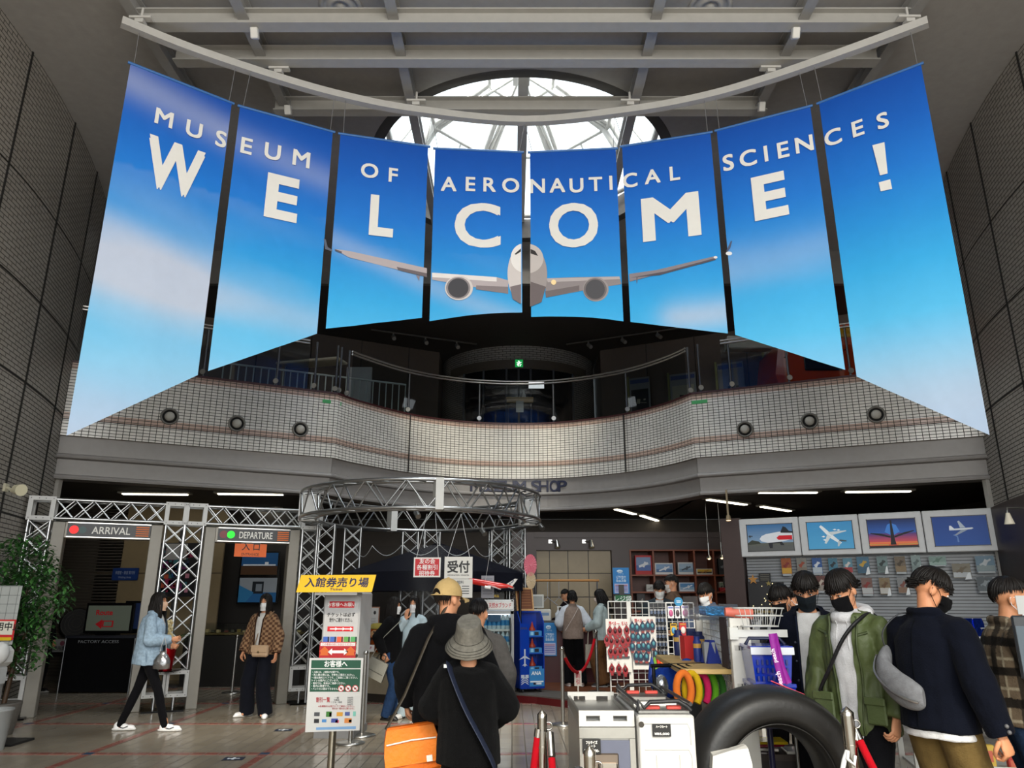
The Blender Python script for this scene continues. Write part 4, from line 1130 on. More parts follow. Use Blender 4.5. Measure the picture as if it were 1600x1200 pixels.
q = MB('#0c0c0d'); q.box((0, 0, h / 2 + .03), (w, .07, h), bev=.01); q.box((0, .02, .015), (w * .4, .2, .03)); q.build('frame', 'gloss', t)
q = MB('#5f665a'); q.box((0, -.037, h / 2 + .03), (w * .9, .004, h * .82)); q.build('picture', 'screen', t)
q = MB('#9c1b22'); q.text('Route', (-.1 * w, -.041, h * .66), X1, Z1, h * .17, bold=.03)
q.prism([(-.26 * w, h * .36), (-.12 * w, h * .52), (-.12 * w, h * .2)], .003, M4.Translation((0, -.041, 0)) @ M4.Rotation(pi / 2, 4, 'X'))
for bx, bz, bw, bh in ((0, .28, .22, .03), (0, .46, .22, .03), (.1, .37, .03, .2), (-.1, .37, .03, .2)): q.box((bx * w, -.041, bz * h), (bw * w, .003, bh * h))
q.build('writing', 'screen', t)
t = thing('side_screen', 'narrow dark screen beside the red arrow screen', 'screen', (at_y(208, 970, 13.9).x, 13.9, zt_))
q = MB('#111214'); q.box((0, 0, .3), (.34, .06, .56), bev=.01); q.build('frame', 'gloss', t)
q = MB('#1e2a4a'); q.box((0, -.032, .32), (.28, .004, .44)); q.build('picture', 'screen', t)
p = at_z(108, 1064); t = thing('drum_fan', 'large dark round fan on a tripod stand inside the arrival gate', 'fan', tuple(p))
sc_ = p.y / 10; z0 = at_y(106, 975, p.y).z
mx = M4.Translation((-.02, -.0, z0)) @ M4.Rotation(.35, 4, 'Z') @ M4.Rotation(pi / 2 - .25, 4, 'X')
q = MB('#1c1b1b'); q.lathe([(.0, -.12), (.2, -.12), (.3, -.05), (.3, .06), (.28, .08)], n=28, mtx=mx)
for r in (.08, .14, .2, .26): q.tube([(r * cos(2 * pi * k / 24), r * sin(2 * pi * k / 24), .09) for k in range(24)], .005, 4, closed=True, col='#3a2a22') if False else q.lathe([(r, .08), (r + .008, .085), (r + .014, .08)], n=24, mtx=mx, col='#3c3733', cap=False)
q.build('housing', 'satin', t)
for a in (.4, 2.4, 4.6): q = MB('#a5a6a2'); q.cyl((0, 0, z0 - .25), (.3 * cos(a), .25 * sin(a), .02), .014, n=6); q.build('leg', 'metal', t)
q = MB('#a5a6a2'); q.cyl((0, 0, z0 - .3), (0, 0, z0 - .1), .025, n=8); q.build('neck', 'metal', t)
zz = at_y(97, 1009, p.y - .4).z
t = thing('warning_card', 'small white card with a pink mark on the fan stand', 'notice', (at_y(97, 1009, p.y - .32).x, p.y - .32, zz))
q = MB('#a9a7a4'); q.box((0, 0, 0), (.34, .012, .24)); q.build('card', 'print', t)
q = MB('#8d8d8a'); q.box((.0, .16, -.02), (.03, .34, .02)); q.build('clip', 'satin', t)
q = MB('#8c4a58'); q.cyl((0, -.004, .04), (0, -.009, .04), .045, n=16); q.color('#3a3a3c'); q.text('使用禁止', (0, -.009, -.08), X1, Z1, .06, bold=.02); q.build('printing', 'print', t)

# orchid in a red pot on the truss foot
p = GA + GD * (ucs[1] + .16) + GN * -.06
t = thing('potted_orchid', 'cream orchid in a red foil pot standing on the truss foot', 'plant', (p.x, p.y - .14, .55))
q = MB('#c01322'); q.lathe([(.085, 0), (.1, .12), (.12, .3), (.125, .31), (.105, .29)], n=16); q.box((0, 0, -.004), (.34, .3, .012), col='#26211d'); q.build('pot', 'foil', t)
q = MB(); r = random.Random(5)
for k in range(16):
    a = r.uniform(0, 2 * pi); L = r.uniform(.35, .62); w_ = .022; pts = []
    for j in range(7):
        s_ = j / 6; pts.append(V((cos(a) * L * s_ * .75, sin(a) * L * s_ * .4, .28 + L * (1.1 * s_ - .75 * s_ * s_))))
    q.tube(pts, [w_ * (1 - .85 * (j / 6) ** 2) for j in range(7)], 4, flat=.15, up=(0, 0, 1), col=r.choice(('#2c4a1e', '#395c26', '#20391a')))
q.build('leaves', 'leaf', t)
q = MB()
for k in range(11):
    c = V((r.uniform(-.12, .08), r.uniform(-.12, 0), .38 + k * .028))
    for j in range(5):
        a = 2 * pi * j / 5 + k; q.ball(tuple(c + V((cos(a) * .028, -.01, sin(a) * .028))), (.024, .008, .024), 8, 5, col=r.choice(('#c9b98a', '#d8cba2', '#b8a06c')))
q.tube([(0, 0, .28), (-.02, -.05, .5), (-.02, -.06, .7)], .006, 5, col='#4a5a2a'); q.build('flowers', 'leaf', t)

# things seen through the gates
t = thing('colourful_poster', 'colourful poster behind the double truss post between the gates', 'poster', tuple(at_y(276, 890, 14.5)))
q = MB('#3a3a3c'); zq = t.location.z; q.box((0, .03, -zq / 2), (.06, .03, zq)); q.box((0, .03, .012 - zq), (.6, .4, .024)); q.box((0, .03, .5), (.06, .03, .5)); q.build('stand', 'satin', t)
q = MB('#17151a'); q.box((0, 0, 0), (.75, .02, 1.0)); r = random.Random(3)
for k in range(60): q.box((r.uniform(-.28, .28), -.012, r.uniform(-.4, .35)), (r.uniform(.04, .12), .003, r.uniform(.04, .12)), col=r.choice(('#a8325a', '#2f5a96', '#7a2a6a', '#c05a3a', '#35707a', '#d08aa0', '#26304a')))
q.build('print', 'print', t)
t = thing('white_paper', 'white sheet of paper above the colourful poster between the gates', 'paper', tuple(at_y(276, 862, 14.49)))
q = MB('#a8a6a4'); q.box((0, 0, 0), (.4, .01, .3)); q.build('sheet', 'print', t)
for k, (x0_, y0_, x1_, y1_, lab, cols) in enumerate(((380, 864, 433, 898, 'upper wall screen with an airport view seen through the departure gate', ('#285584', '#4a3424', '#4a3a30')), (376, 903, 431, 941, 'lower wall screen with a blue apron view seen through the departure gate', ('#8a9096', '#2a5f90', '#5a6470')))):
    a, b_ = at_y(x0_, y0_, 15.8), at_y(x1_, y1_, 15.8); w, h = b_.x - a.x, a.z - b_.z
    t = thing('wall_screen', lab, 'screen', ((a.x + b_.x) / 2, 15.8, (a.z + b_.z) / 2), 0, 'wall screens in the gallery')
    q = MB('#101012'); q.box((0, 0, 0), (w + .06, .06, h + .06)); q.build('frame', 'gloss', t)
    q = MB(cols[0]); q.box((0, -.032, h * .2), (w, .004, h * .6)); q.box((0, -.033, -h * .3), (w, .004, h * .4), col=cols[1])
    if k: q.box((.0, -.035, h * .1), (w * .3, .004, h * .5), col='#20242a'); q.box((.02, -.037, h * .1), (w * .16, .004, h * .3), col='#7a828a'); q.prism([(-w * .5, h * .2), (-w * .1, -.1 * h), (-w * .3, -.5 * h), (-w * .5, -.5 * h)], .004, M4.Translation((0, -.036, 0)) @ M4.Rotation(pi / 2, 4, 'X'), '#30709c')
    else: q.box((0, -.035, -h * .06), (w * .9, .004, h * .06), col='#d8dde0'); q.box((.2 * w, -.036, 0), (w * .1, .004, h * .16), col='#d8dde0')
    q.build('picture', 'screen', t)
t = thing('gallery_case', 'long low display case seen through the departure gate', 'display case', (at_y(385, 990, 14.6).x, 14.6, 0))
za, zb_ = at_y(385, 975, 14.3).z, at_y(385, 994, 14.3).z
q = MB('#171513'); q.box((0, .2, zb_ / 2), (2.2, .7, zb_)); q.build('cabinet', 'satin', t)
q = MB(); q.box((0, .2, (za + zb_) / 2), (2.2, .7, za - zb_)); q.build('glass_top', 'glass', t)
q = MB('#6b5d33'); q.box((0, .2, zb_ + .03), (2.0, .5, .03)); 
r = random.Random(8)
for k in range(22): q.box((-.95 + k * .09, r.uniform(0, .35), zb_ + .07), (.06, .06, r.uniform(.03, .08)), col=r.choice(('#8a7a3a', '#b0a070', '#7a3a2a', '#4a4a3a')))
q.build('model_landscape', 'satin', t)


def stanchion(px, py_base, h, lab, nm='queue_post', group='steel queue posts', col='#a9a8a4', rope_hook=True, r=.024, loc=None):
    p = loc or at_z(px, py_base)
    t = thing(nm, lab, 'post', tuple(p), 0, group)
    q = MB(col); q.lathe([(.16, 0), (.165, .012), (.12, .024), (.03, .034)], n=28, cap=True); q.build('base', 'metal', t)
    q = MB(col); q.cyl((0, 0, .03), (0, 0, h - .03), r, n=14); q.build('pole', 'metal', t)
    q = MB(col); q.lathe([(r, 0), (r + .008, .004), (r + .008, .03), (r * .7, .045), (0, .05)], (0, 0, h - .05), 14); q.build('cap', 'steel', t)
    return t
stanchion(362, 1083, .95, 'steel queue post inside the departure gate')
# floor stickers
for px, py, lab in ((365, 1186, 'dark floor sticker with a white aeroplane nearest the camera'), (443, 1141, 'dark floor sticker with a white aeroplane near the desk')):
    p = at_z(px, py); t = thing('floor_sticker', lab, 'sticker', tuple(p), .1, 'floor stickers')
    q = MB('#152238'); q.box((0, 0, .004), (.2, .15, .002)); q.build('sheet', 'print', t)
    q = MB('#d9dde2'); q.box((0, 0, .0055), (.12, .02, .001)); q.box((0, 0, .006), (.025, .1, .001)); q.box((-.05, 0, .006), (.015, .045, .001)); q.build('aeroplane_mark', 'print', t)
# ================================================================ middle: fridge, stands, boards, register
# drinks fridge
a, b_ = at_y(746, 1102, 12.0), at_y(803, 1102, 12.0); FW, FH = b_.x - a.x, at_y(775, 937, 12.0).z
fr = thing('drinks_fridge', 'white glass-fronted drinks fridge with bottles of water beside the blue stand', 'fridge', ((a.x + b_.x) / 2, 12.0, 0))
q = MB('#c9cbcc'); D = .5
q.box((-FW / 2 + .02, D / 2, FH / 2 + .03), (.04, D, FH - .06)); q.box((FW / 2 - .02, D / 2, FH / 2 + .03), (.04, D, FH - .06)); q.box((0, D - .02, FH / 2), (FW, .04, FH - .06)); q.box((0, D / 2, FH - .08), (FW, D, .16), bev=.01); q.box((0, D / 2, .26), (FW, D, .46), bev=.01)
q.build('cabinet', 'satin', fr)
q = MB('#dcdcda'); q.box((0, -.004, FH - .085), (FW * .96, .008, .12)); q.build('sign_panel', 'print', fr)
q = MB('#c0283a'); q.text('国産 天然水ブランド', (0, -.01, FH - .115), X1, Z1, .06, width=FW * .84, bold=.015); q.build('lettering', 'print', fr)
q = MB('#8f9294'); z0_, z1_ = .5, FH - .17
for x in (-FW / 2 + .025, FW / 2 - .025): q.box((x, -.012, (z0_ + z1_) / 2), (.045, .03, z1_ - z0_))
for z in (z0_ + .02, z1_ - .02): q.box((0, -.012, z), (FW, .03, .045))
fd = q.build('door_frame', 'satin', fr)
q = MB(); q.box((0, -.01, (z0_ + z1_) / 2), (FW - .09, .006, z1_ - z0_ - .08)); q.build('door_glass', 'glass', fd)
q = MB('#25292c'); q.tube([(FW / 2 - .06, -.03, z1_ - .1), (FW / 2 - .05, -.06, z1_ - .2), (FW / 2 - .05, -.06, z0_ + .3), (FW / 2 - .06, -.03, z0_ + .2)], .012, 6); q.build('handle', 'satin', fd)
q = MB('#4a4c4e')
for k in range(9): q.box((.1 + k * .014, -.003, .2), (.007, .006, .09))
q.build('grille', 'satin', fr)
for x in (-FW / 2 + .06, FW / 2 - .06):
    q = MB('#333333'); q.cyl((x, .06, 0), (x, .06, .035), .02, n=8); q.build('foot', 'satin', fr)
shz = [z0_ + .06, z0_ + .34, z0_ + .58]
for z in shz:
    q = MB('#d7dadb'); q.box((0, D / 2 - .02, z), (FW - .1, D - .14, .012)); q.box((0, .045, z), (FW - .1, .008, .03)); q.build('shelf', 'satin', fr)
q = MB('#e9f4ff'); q.box((0, D - .06, z1_ - .05), (FW - .14, .02, .03)); q.build('lamp', 'lamp_bright', fr)
q = MB('#2c5a86'); q.box((-.03, .06, z1_ - .11), (.2, .01, .1)); q.build('sticker', 'print', fr)
def bottle(lab, loc):
    t = thing('water_bottle', lab, 'bottle', loc, 0, 'water bottles in the fridge')
    q = MB('#c6dbe6'); q.lathe([(.03, 0), (.034, .01), (.034, .15), (.014, .19), (.013, .2)], n=12); q.build('body', 'gloss', t)
    q = MB('#2f86c4'); q.lathe([(.0355, .06), (.0355, .14)], n=12, cap=False); q.build('label_band', 'print', t)
    q = MB('#f0f4f6'); q.cyl((0, 0, .2), (0, 0, .22), .014, n=10); q.build('cap', 'satin', t); return t
b0 = None
for si, (z, nm) in enumerate(zip(shz, ('bottom', 'middle', 'top'))):
    for k in range(6 if si else 3):
        x = -FW / 2 + .1 + k * (FW - .2) / 5 + (.25 if not si else 0)
        loc = (fr.location.x + x, 12.0 + .12, z + .006); lab = 'blue labelled water bottle on the %s shelf of the fridge' % nm
        if b0 is None: b0 = bottle(lab, loc)
        else: dup(b0, loc, label=lab)
t = thing('price_card', 'small dark price card lying on top of the drinks fridge', 'price card', (fr.location.x, 12.06, FH))
q = MB('#1d1b18'); q.box((0, 0, .05), (.25, .02, .1), M4.Rotation(-.2, 4, 'X')); q.build('card', 'print', t)
q = MB('#c9a63a'); q.text('新商品', (-.02, -.02, .04), X1, Z1, .03, bold=.02); q.build('lettering', 'print', t)

# model airliner over the fridge
p = at_y(768, 913, 11.6)
t = thing('model_airliner', 'red and white model airliner hanging over the drinks fridge', 'model aeroplane', tuple(p), 0)
t.rotation_euler = (0.1, .16, 0)
q = MB('#d8261c'); Lm = .56
rg_ = []
for x, r in ((-.36, .004), (-.345, .03), (-.3, .044), (-.1, .047), (.12, .044), (.24, .028), (.33, .01)): rg_.append([(x, r * cos(2 * pi * k / 14), r * sin(2 * pi * k / 14) + (.012 if x > .2 else 0)) for k in range(14)])
q.loft(rg_); q.build('fuselage', 'gloss', t)
q = MB('#e6e4e0'); q.prism([(.2, .02), (.34, .14), (.38, .14), (.31, .01)], .01, M4.Rotation(pi / 2, 4, 'X')); q.text('ANA', (.3, -.007, .06), (.62, 0, .78), (-.2, 0, .98), .035, bold=.02, col='#1a2a66'); q.build('tail_fin', 'gloss', t)
for s_ in (-1, 1):
    q = MB('#dedcd8'); q.prism([(-.08, 0), (.02, 0), (.16, .38), (.12, .38)], .008, M4.Translation((0, 0, -.015)) @ (M4.Scale(-1, 4, (0, 1, 0)) if s_ < 0 else M4())); q.build('wing', 'gloss', t)
    q = MB('#f2f1ee'); q.cyl((-.09, s_ * .15, -.04), (.0, s_ * .15, -.04), .022, n=12); q.build('engine', 'gloss', t)
    q = MB('#dedcd8'); q.prism([(.24, 0), (.29, 0), (.35, .13), (.32, .13)], .006, (M4.Scale(-1, 4, (0, 1, 0)) if s_ < 0 else M4())); q.build('tailplane', 'gloss', t)
q = MB('#f4f4f2'); q.cyl((-.1, 0, .03), (-.1, 0, zr0 - p.z), .002, n=4); q.build('thread', 'satin', t)

# paper fans on the column
for px, py, r, c, lab in ((828, 883, .17, '#d87a8c', 'pink pleated paper fan on the right column of the round truss'), (829, 907, .13, '#c9b79a', 'cream paper fan hanging below the pink one')):
    p = at_y(px, py, 12.1); t = thing('paper_fan', lab, 'paper fan', tuple(p), .25)
    q = MB(c); n = 44; vs = [(0, -.02, 0)]
    for k in range(n): a = 2 * pi * k / n; vs.append((r * .62 * cos(a), -.03 + (.016 if k % 2 else 0), r * sin(a)))
    q.add(vs, [(0, 1 + k, 1 + (k + 1) % n) for k in range(n)], False); q.build('pleats', 'print', t)
    q = MB(c); q.cyl((0, -.045, 0), (0, -.02, 0), r * .12, n=12); q.build('hub', 'print', t)

# platform of the shop
pl_pts = [at_z(803, 1097), at_z(840, 1100), at_z(880, 1105), at_z(930, 1112)]
PLAT = [(-.6, 17.5), (-.6, 13.2)] + [(p.x, p.y) for p in pl_pts] + [(2.6, 11.1), (9.5, 11.1), (9.5, 17.5)]
q = MB('#5e5852'); q.prism(PLAT, .12, M4.Translation((0, 0, .06))); struct('floor_shop', q, 'matte')
q = MB('#5d1015'); q.sweep(PLAT[1:-1], [(.004, .0), (.012, .0), (.012, .1), (.004, .1)]); struct('trim_7', q, 'satin')
q = MB('#6b3a1e'); q.prism([(.4, 17.4), (.4, 13.0), (1.3, 12.4), (9.4, 12.2), (9.4, 17.4)], .004, M4.Translation((0, 0, .122))); struct('floor_wood', q, 'wood')
PZ = .12

# blue display stand with model kits
a = at_z(808, 1080, PZ); b_ = at_z(846, 1084, PZ)
SX, SY = (a.x + b_.x) / 2, a.y
st = thing('display_stand', 'tall blue display stand on casters with small boxes on its shelves', 'display stand', (SX, SY, PZ), .3)
sh = at_y(825, 955, SY).z - PZ
w, d = .2, .36
q = MB('#0a3aa6')
side = [(-d / 2, .06), (d / 2, .06), (d / 2, sh * 1.0), (-.02, sh), (-d / 2, sh * .86)]
for x in (-w, w): q.prism([(y, z) for y, z in side], .016, M4.Translation((x, 0, 0)) @ M4(((0, 0, 1, 0), (1, 0, 0, 0), (0, 1, 0, 0), (0, 0, 0, 1))))
q.box((0, d / 2 - .01, sh / 2 + .03), (2 * w, .016, sh - .06)); q.box((0, 0, .08), (2 * w, d, .05)); q.box((0, .08, sh - .01), (2 * w, .2, .016))
q.box((-w * .62, -d / 2, sh * .46), (w * .72, .016, sh * .78)); q.prism([(-w, sh * .85), (w, sh * .85), (w, sh * .99), (-w, sh * .99)], .014, M4.Translation((0, -d / 4 - .04, 0)) @ M4.Rotation(pi / 2 , 4, 'X') ) if False else None
q.build('body', 'gloss', st)
for k, zf in enumerate((.24, .47, .68)):
    q = MB('#1a4fb4'); q.box((w * .36, -.0, sh * zf), (w * 1.2, d * .9, .014)); q.build('shelf', 'gloss', st)
q = MB('#2f86c8'); q.box((w * .36, -d / 2 - .004, .22), (w * 1.24, .008, .26)); q.build('front_poster', 'print', st)
q = MB('#e9f0f6'); q.text('ANA', (w * .3, -d / 2 - .01, .26), X1, Z1, .055, bold=.03, shear=.15); q.box((w * .36, -d / 2 - .009, .16), (w * 1.1, .003, .02)); q.box((w * .5, -d / 2 - .01, .13), (.1, .003, .03)); q.color('#14203a'); q.box((w * .2, -d / 2 - .01, .13), (.05, .003, .03)); q.build('lettering', 'print', st)
q = MB('#c3cfdd'); xx = -w * .64; y_ = -d / 2 - .011
q.box((xx, y_, .52), (.022, .004, .26)); q.prism([(xx - .1, .49), (xx, .56), (xx + .1, .49), (xx, .52)], .004, M4.Translation((0, y_, 0)) @ M4.Rotation(pi / 2, 4, 'X') @ M4.Scale(1, 4)); q.prism([(xx - .045, .4), (xx, .44), (xx + .045, .4), (xx, .41)], .004, M4.Translation((0, y_, 0)) @ M4.Rotation(pi / 2, 4, 'X'))
q.text('ANA', (xx - .02, y_, .95), X1, Z1, .04, bold=.03, shear=.15, col='#1c2c66'); 
for x in (-.035, .035): q.box((xx + x, y_, .24), (.055, .003, .05))
for k in range(3): q.prism([(xx - .06, .13 + k * .03), (xx, .17 + k * .03), (xx + .06, .13 + k * .03), (xx + .06, .115 + k * .03), (xx, .155 + k * .03), (xx - .06, .115 + k * .03)], .003, M4.Translation((0, y_, 0)) @ M4.Rotation(pi / 2, 4, 'X'))
q.build('printed_aeroplane', 'print', st)
for x in (-.15, .15):
    for y in (-.13, .13): q = MB('#26282c'); q.cyl((x - .012, y, .028), (x + .012, y, .028), .028, n=12); q.box((x, y, .05), (.02, .03, .02)); q.build('caster', 'satin', st)
rm = M4.Translation((SX, SY, PZ)) @ M4.Rotation(.3, 4, 'Z')
for k, (zf, lab) in enumerate(((.24, 'model kit box with a red figure on the bottom shelf of the blue stand'), (.47, 'model kit box with a red figure on the middle shelf of the blue stand'), (.68, 'model kit box on the top shelf of the blue stand'))):
    t = thing('kit_box', lab, 'box', tuple(rm @ V((w * .36, -.06, sh * zf + .008))), .3, 'kit boxes on the blue stand')
    q = MB('#2a7fc0'); q.box((0, 0, .04), (.22, .16, .08), bev=.004); q.box((.02, -.081, .04), (.07, .003, .05), col='#121820'); q.box((-.06, -.081, .04), (.05, .003, .05), col='#8fc8e4'); q.build('box', 'print', t)
    q = MB('#a3381c'); q.lathe([(.05, .08), (.06, .1), (.025, .15), (.012, .2), (0, .23)], (-.03, 0, 0), 10); q.build('figure', 'satin', t)
t = thing('framed_card', 'brown card in a light wooden frame propped on top of the blue stand', 'frame', tuple(rm @ V((-.05, .05, sh + .0))), .3)
mx = M4.Translation((0, 0, .19)) @ M4.Rotation(-.25, 4, 'X')
q = MB('#c59a68'); q.box((0, 0, 0), (.3, .02, .38), mx); q.box((0, .12, -.02), (.02, .2, .02), mx); q.build('frame', 'wood', t)
q = MB('#6a3a1e'); q.box((0, -.012, 0), (.25, .006, .32), mx)
for k in range(6): q.box((0, -.016, .12 - k * .045), (.2, .002, .014), mx, col='#8a5a36')
q.build('card', 'print', t)

# register counter, machines on it, posters
ct = thing('register_counter', 'dark red register counter at the back of the shop', 'counter', (1.0, 14.0, PZ))
q = MB('#4a0d14'); q.box((.3, .3, .5), (2.6, .6, 1.0)); q.build('front', 'satin', ct)
q = MB('#2c2422'); q.box((.3, .28, 1.02), (2.7, .7, .04), bev=.008); q.build('counter_top', 'satin', ct)
CZ = PZ + 1.04
p = at_y(842, 958, 14.0)
t = thing('cash_register', 'pale grey register machine on the dark red counter', 'cash register', (at_y(846, 958, 14.1).x, 14.1, CZ))
q = MB('#b8b7b0'); q.box((0, 0, .1), (.34, .34, .2), bev=.012); q.box((.03, -.172, .12), (.2, .004, .05), col='#5a7aa0'); q.box((-.12, -.172, .15), (.06, .004, .05), col='#d8b820'); q.build('housing', 'satin', t)
q = MB('#b9b9b4'); q.box((-.1, .05, .34), (.3, .04, .24), M4.Translation((-.0, 0, 0)) , bev=.01); q.box((-.1, .028, .34), (.24, .004, .18), col='#8d8f8c'); q.build('display', 'satin', t)
t = thing('sanitizer_bottle', 'white pump bottle on the counter by the woman in the grey vest', 'bottle', (at_y(872, 962, 13.95).x, 13.95, CZ))
q = MB('#cdd2d8'); q.lathe([(.05, 0), (.055, .01), (.055, .13), (.02, .17), (.02, .19)], n=14); q.build('body', 'satin', t)
q = MB('#e4e6e6'); q.cyl((0, 0, .19), (0, 0, .24), .01, n=6); q.box((.025, 0, .245), (.08, .016, .016)); q.build('pump', 'satin', t)
def poster(px0, py0, px1, py1, Y, lab, lines=5, tilt=0):
    a, b_ = at_y(px0, py0, Y), at_y(px1, py1, Y); w, h = b_.x - a.x, a.z - b_.z
    t = thing('blue_poster', lab, 'poster', ((a.x + b_.x) / 2, Y, (a.z + b_.z) / 2), tilt)
    q = MB('#1d7fc4'); q.box((0, 0, 0), (w, .012, h)); q.build('sheet', 'print', t)
    q = MB('#cfe4f2'); q.ball((-.02, -.007, h * .36), (w * .2, .004, h * .06), 16, 6); q.text('GoTo', (-.01, -.012, h * .345), X1, Z1, h * .035, col='#3a62a8', bold=.03)
    q.text('トラベル', (0, -.008, h * .24), X1, Z1, h * .05, width=w * .34)
    for k, s_ in enumerate(('ご利用の', 'クーポン', '取扱店舗')): q.text(s_, (0, -.008, h * (.12 - .08 * k)), X1, Z1, h * .06, width=w * .6, bold=.02)
    q.build('lettering', 'print', t)
    q = MB('#b9bedd'); q.box((0, -.008, -h * .29), (w * .84, .003, h * .36))
    for k in range(5): q.box((0, -.0105, -h * (.17 + .055 * k)), (w * .74, .002, h * .025), col=('#a03a5a', '#5a5aa8', '#6a6ab8', '#5a5aa8', '#7a7ac0')[k])
    q.build('notice', 'print', t)
poster(848, 973, 870, 1025, 13.92, 'blue poster with white writing on the front of the dark red counter')
poster(957, 887, 984, 928, 15.6, 'blue poster with white writing standing beside the bookshelf')
a, b_ = at_y(961, 930, 15.5), at_y(986, 941, 15.5)
t = thing('bag_sign', 'small green sign with white characters under the blue poster', 'sign', ((a.x + b_.x) / 2, 15.5, (a.z + b_.z) / 2))
q = MB('#17713f'); q.box((0, 0, 0), (b_.x - a.x, .015, a.z - b_.z)); q.build('plate', 'print', t)
q = MB('#e6efe8'); q.text('レジ袋', (0, -.01, -.05), X1, Z1, .09, bold=.02); q.build('lettering', 'print', t)
t = thing('sign_pedestal', 'narrow dark stand holding the green sign and the blue poster', 'stand', (at_y(972, 940, 15.52).x, 15.53, PZ))
q = MB('#2a2624'); q.box((0, .02, .85), (.1, .05, 1.7)); q.box((0, .02, .015), (.4, .3, .03)); q.build('post', 'satin', t)

# garment rail with hangers
a, b_ = at_y(833, 907, 14.9), at_y(936, 907, 14.9)
gr2 = thing('garment_rail', 'wooden garment rail on thin steel posts behind the register', 'clothes rail', tuple(a))
L = b_.x - a.x
q = MB('#b07a3c'); q.cyl((0, 0, 0), (L, 0, 0), .022, n=8); q.build('rail', 'wood', gr2)
for x in (.04, L - .04): q = MB('#55565a'); q.cyl((x, 0, -a.z + PZ), (x, 0, .02), .014, n=6); q.build('post', 'metal', gr2)
for x in (.28, .5): 
    t = thing('coat_hanger', 'empty coat hanger on the wooden rail behind the register', 'hanger', (a.x + x, 14.9, a.z - .02), 0, 'coat hangers on the rail')
    q = MB('#8f9094'); q.tube([(0, 0, .045), (.015, 0, .05), (.02, 0, .02), (0, 0, -.02), (0, 0, -.3), (-.1, 0, -.4)], .006, 5); q.tube([(0, 0, -.3), (.2, 0, -.45)], .008, 5); q.build('wire', 'metal', t)
gr2 = None

# notice boards on posts in front of the ticket machine
NB = at_t(521, 1085, 6.0)
nb = thing('notice_board', 'white notice board with a green panel of rules on a steel post', 'notice board', (NB.x, NB.y, 0))
P = lambda px, py: at_y(px, py, NB.y)
o = V((NB.x, NB.y, 0))
tl, tr, br2, bl = P(484, 1028), P(568, 1028), P(562, 1141), P(477, 1144)
q = MB('#d3d2ce'); pts = [p - o for p in (tl, tr, br2, bl)]
q.prism([(p.x, p.z) for p in pts], .012, M4.Rotation(pi / 2, 4, 'X')); bd_ = q.build('board', 'print', nb)
w, h = (tr.x - tl.x), tl.z - bl.z; cx_ = ((tl + tr) / 2 - o).x; zT = tl.z
def NP(u, v): x0, x1 = lerp(pts[0].x, pts[3].x, v), lerp(pts[1].x, pts[2].x, v); return V((lerp(x0, x1, u), -.008, zT - h * v))
q = MB('#0f5038')
for v0, v1 in ((.03, .14), (.155, .46)): q.poly([NP(.04, v1), NP(.96, v1), NP(.96, v0), NP(.04, v0)])
q.build('green_panel', 'print', bd_)
q = MB('#f0f2ee'); dx = (NP(1, .3) - NP(0, .3)).normalized(); sl = V((-.06, 0, 1)).normalized()
def line(s_, u, v, hh, ww, al='CENTER', col=None, bold=.01): q.text(s_, NP(u, v) + V((0, -.002, 0)), dx, sl, hh, col, al, ww, bold)
line('お客様へ', .5, .115, .038, w * .42, bold=.02)
rules = ('・入館には、入館料が必要です。', '・再入館の際には、半券をご提示ください。', '・1階は無料エリアです。ご自由にご覧ください。', 'トイレは館内にございます。', '・館内では、飲食はご遠慮ください。', '・館内は禁煙です。', '・ペットの入館はできません。')
for k, s_ in enumerate(rules): line(s_, .07, .205 + .038 * k, .0135, w * (.5, .78, .84, .5, .62, .34, .5)[k], 'LEFT')
q.build('lettering', 'print', bd_)
q = MB()
for k, u in enumerate((.62, .75, .88)):
    c = NP(u, .415); 
    for r_, cc, e in ((.026, '#c02a30', .002), (.021, '#f0eeea', .003)): q.poly([(c.x + r_ * cos(2 * pi * j / 20), -.008 - e, c.z + r_ * sin(2 * pi * j / 20)) for j in range(20)], cc)
    q.box((c.x, -.0125, c.z), (.018, .001, .012), col='#222222'); q.box((0, 0, 0), (.048, .001, .005), M4.Translation((c.x, -.014, c.z)) @ M4.Rotation(.8, 4, 'Y'), col='#c02a30')
q.build('ban_symbols', 'print', bd_)
q = MB('#b02a34'); line('割引一覧', .3, .595, .03, w * .25, bold=.02); line('※各種割引は窓口にてご提示ください。', .55, .665, .011, w * .66); line('割引は一般の方に限ります。', .68, .695, .011, w * .4)
q.color('#55565a')
for k in range(4):
    line(('一般', '中高生', 'こども・幼児', '')[k] or '・', .55, .55 + .03 * k, .011, w * (.08, .1, .2, .02)[k]); line('500円', .8, .55 + .03 * k, .011, w * .1)
q.build('discount_text', 'print', bd_)
q = MB()
for u, v, ww, hh, c in ((.2, .76, .1, .028, '#4a4c50'), (.42, .76, .1, .04, '#3a7a2c'), (.45, .765, .04, .03, '#c03028'), (.62, .76, .11, .03, '#d89a2c'), (.76, .755, .09, .028, '#4a5a9a'), (.89, .755, .05, .035, '#7ac0b0'), (.2, .85, .09, .03, '#1c1c20'), (.34, .848, .08, .022, '#4a8ac8'), (.53, .845, .12, .03, '#3a4a9a'), (.58, .857, .06, .02, '#c83a6a'), (.78, .845, .13, .035, '#d8843a'), (.82, .85, .05, .02, '#4aa050')):
    c0 = NP(u, v); q.box((c0.x, -.009, c0.z), (ww * w, .002, hh), col=c)
q.poly([NP(.2, .935), NP(.93, .92), NP(.93, .955), NP(.2, .97)], '#7aa6d4'); q.build('sponsor_marks', 'print', bd_)
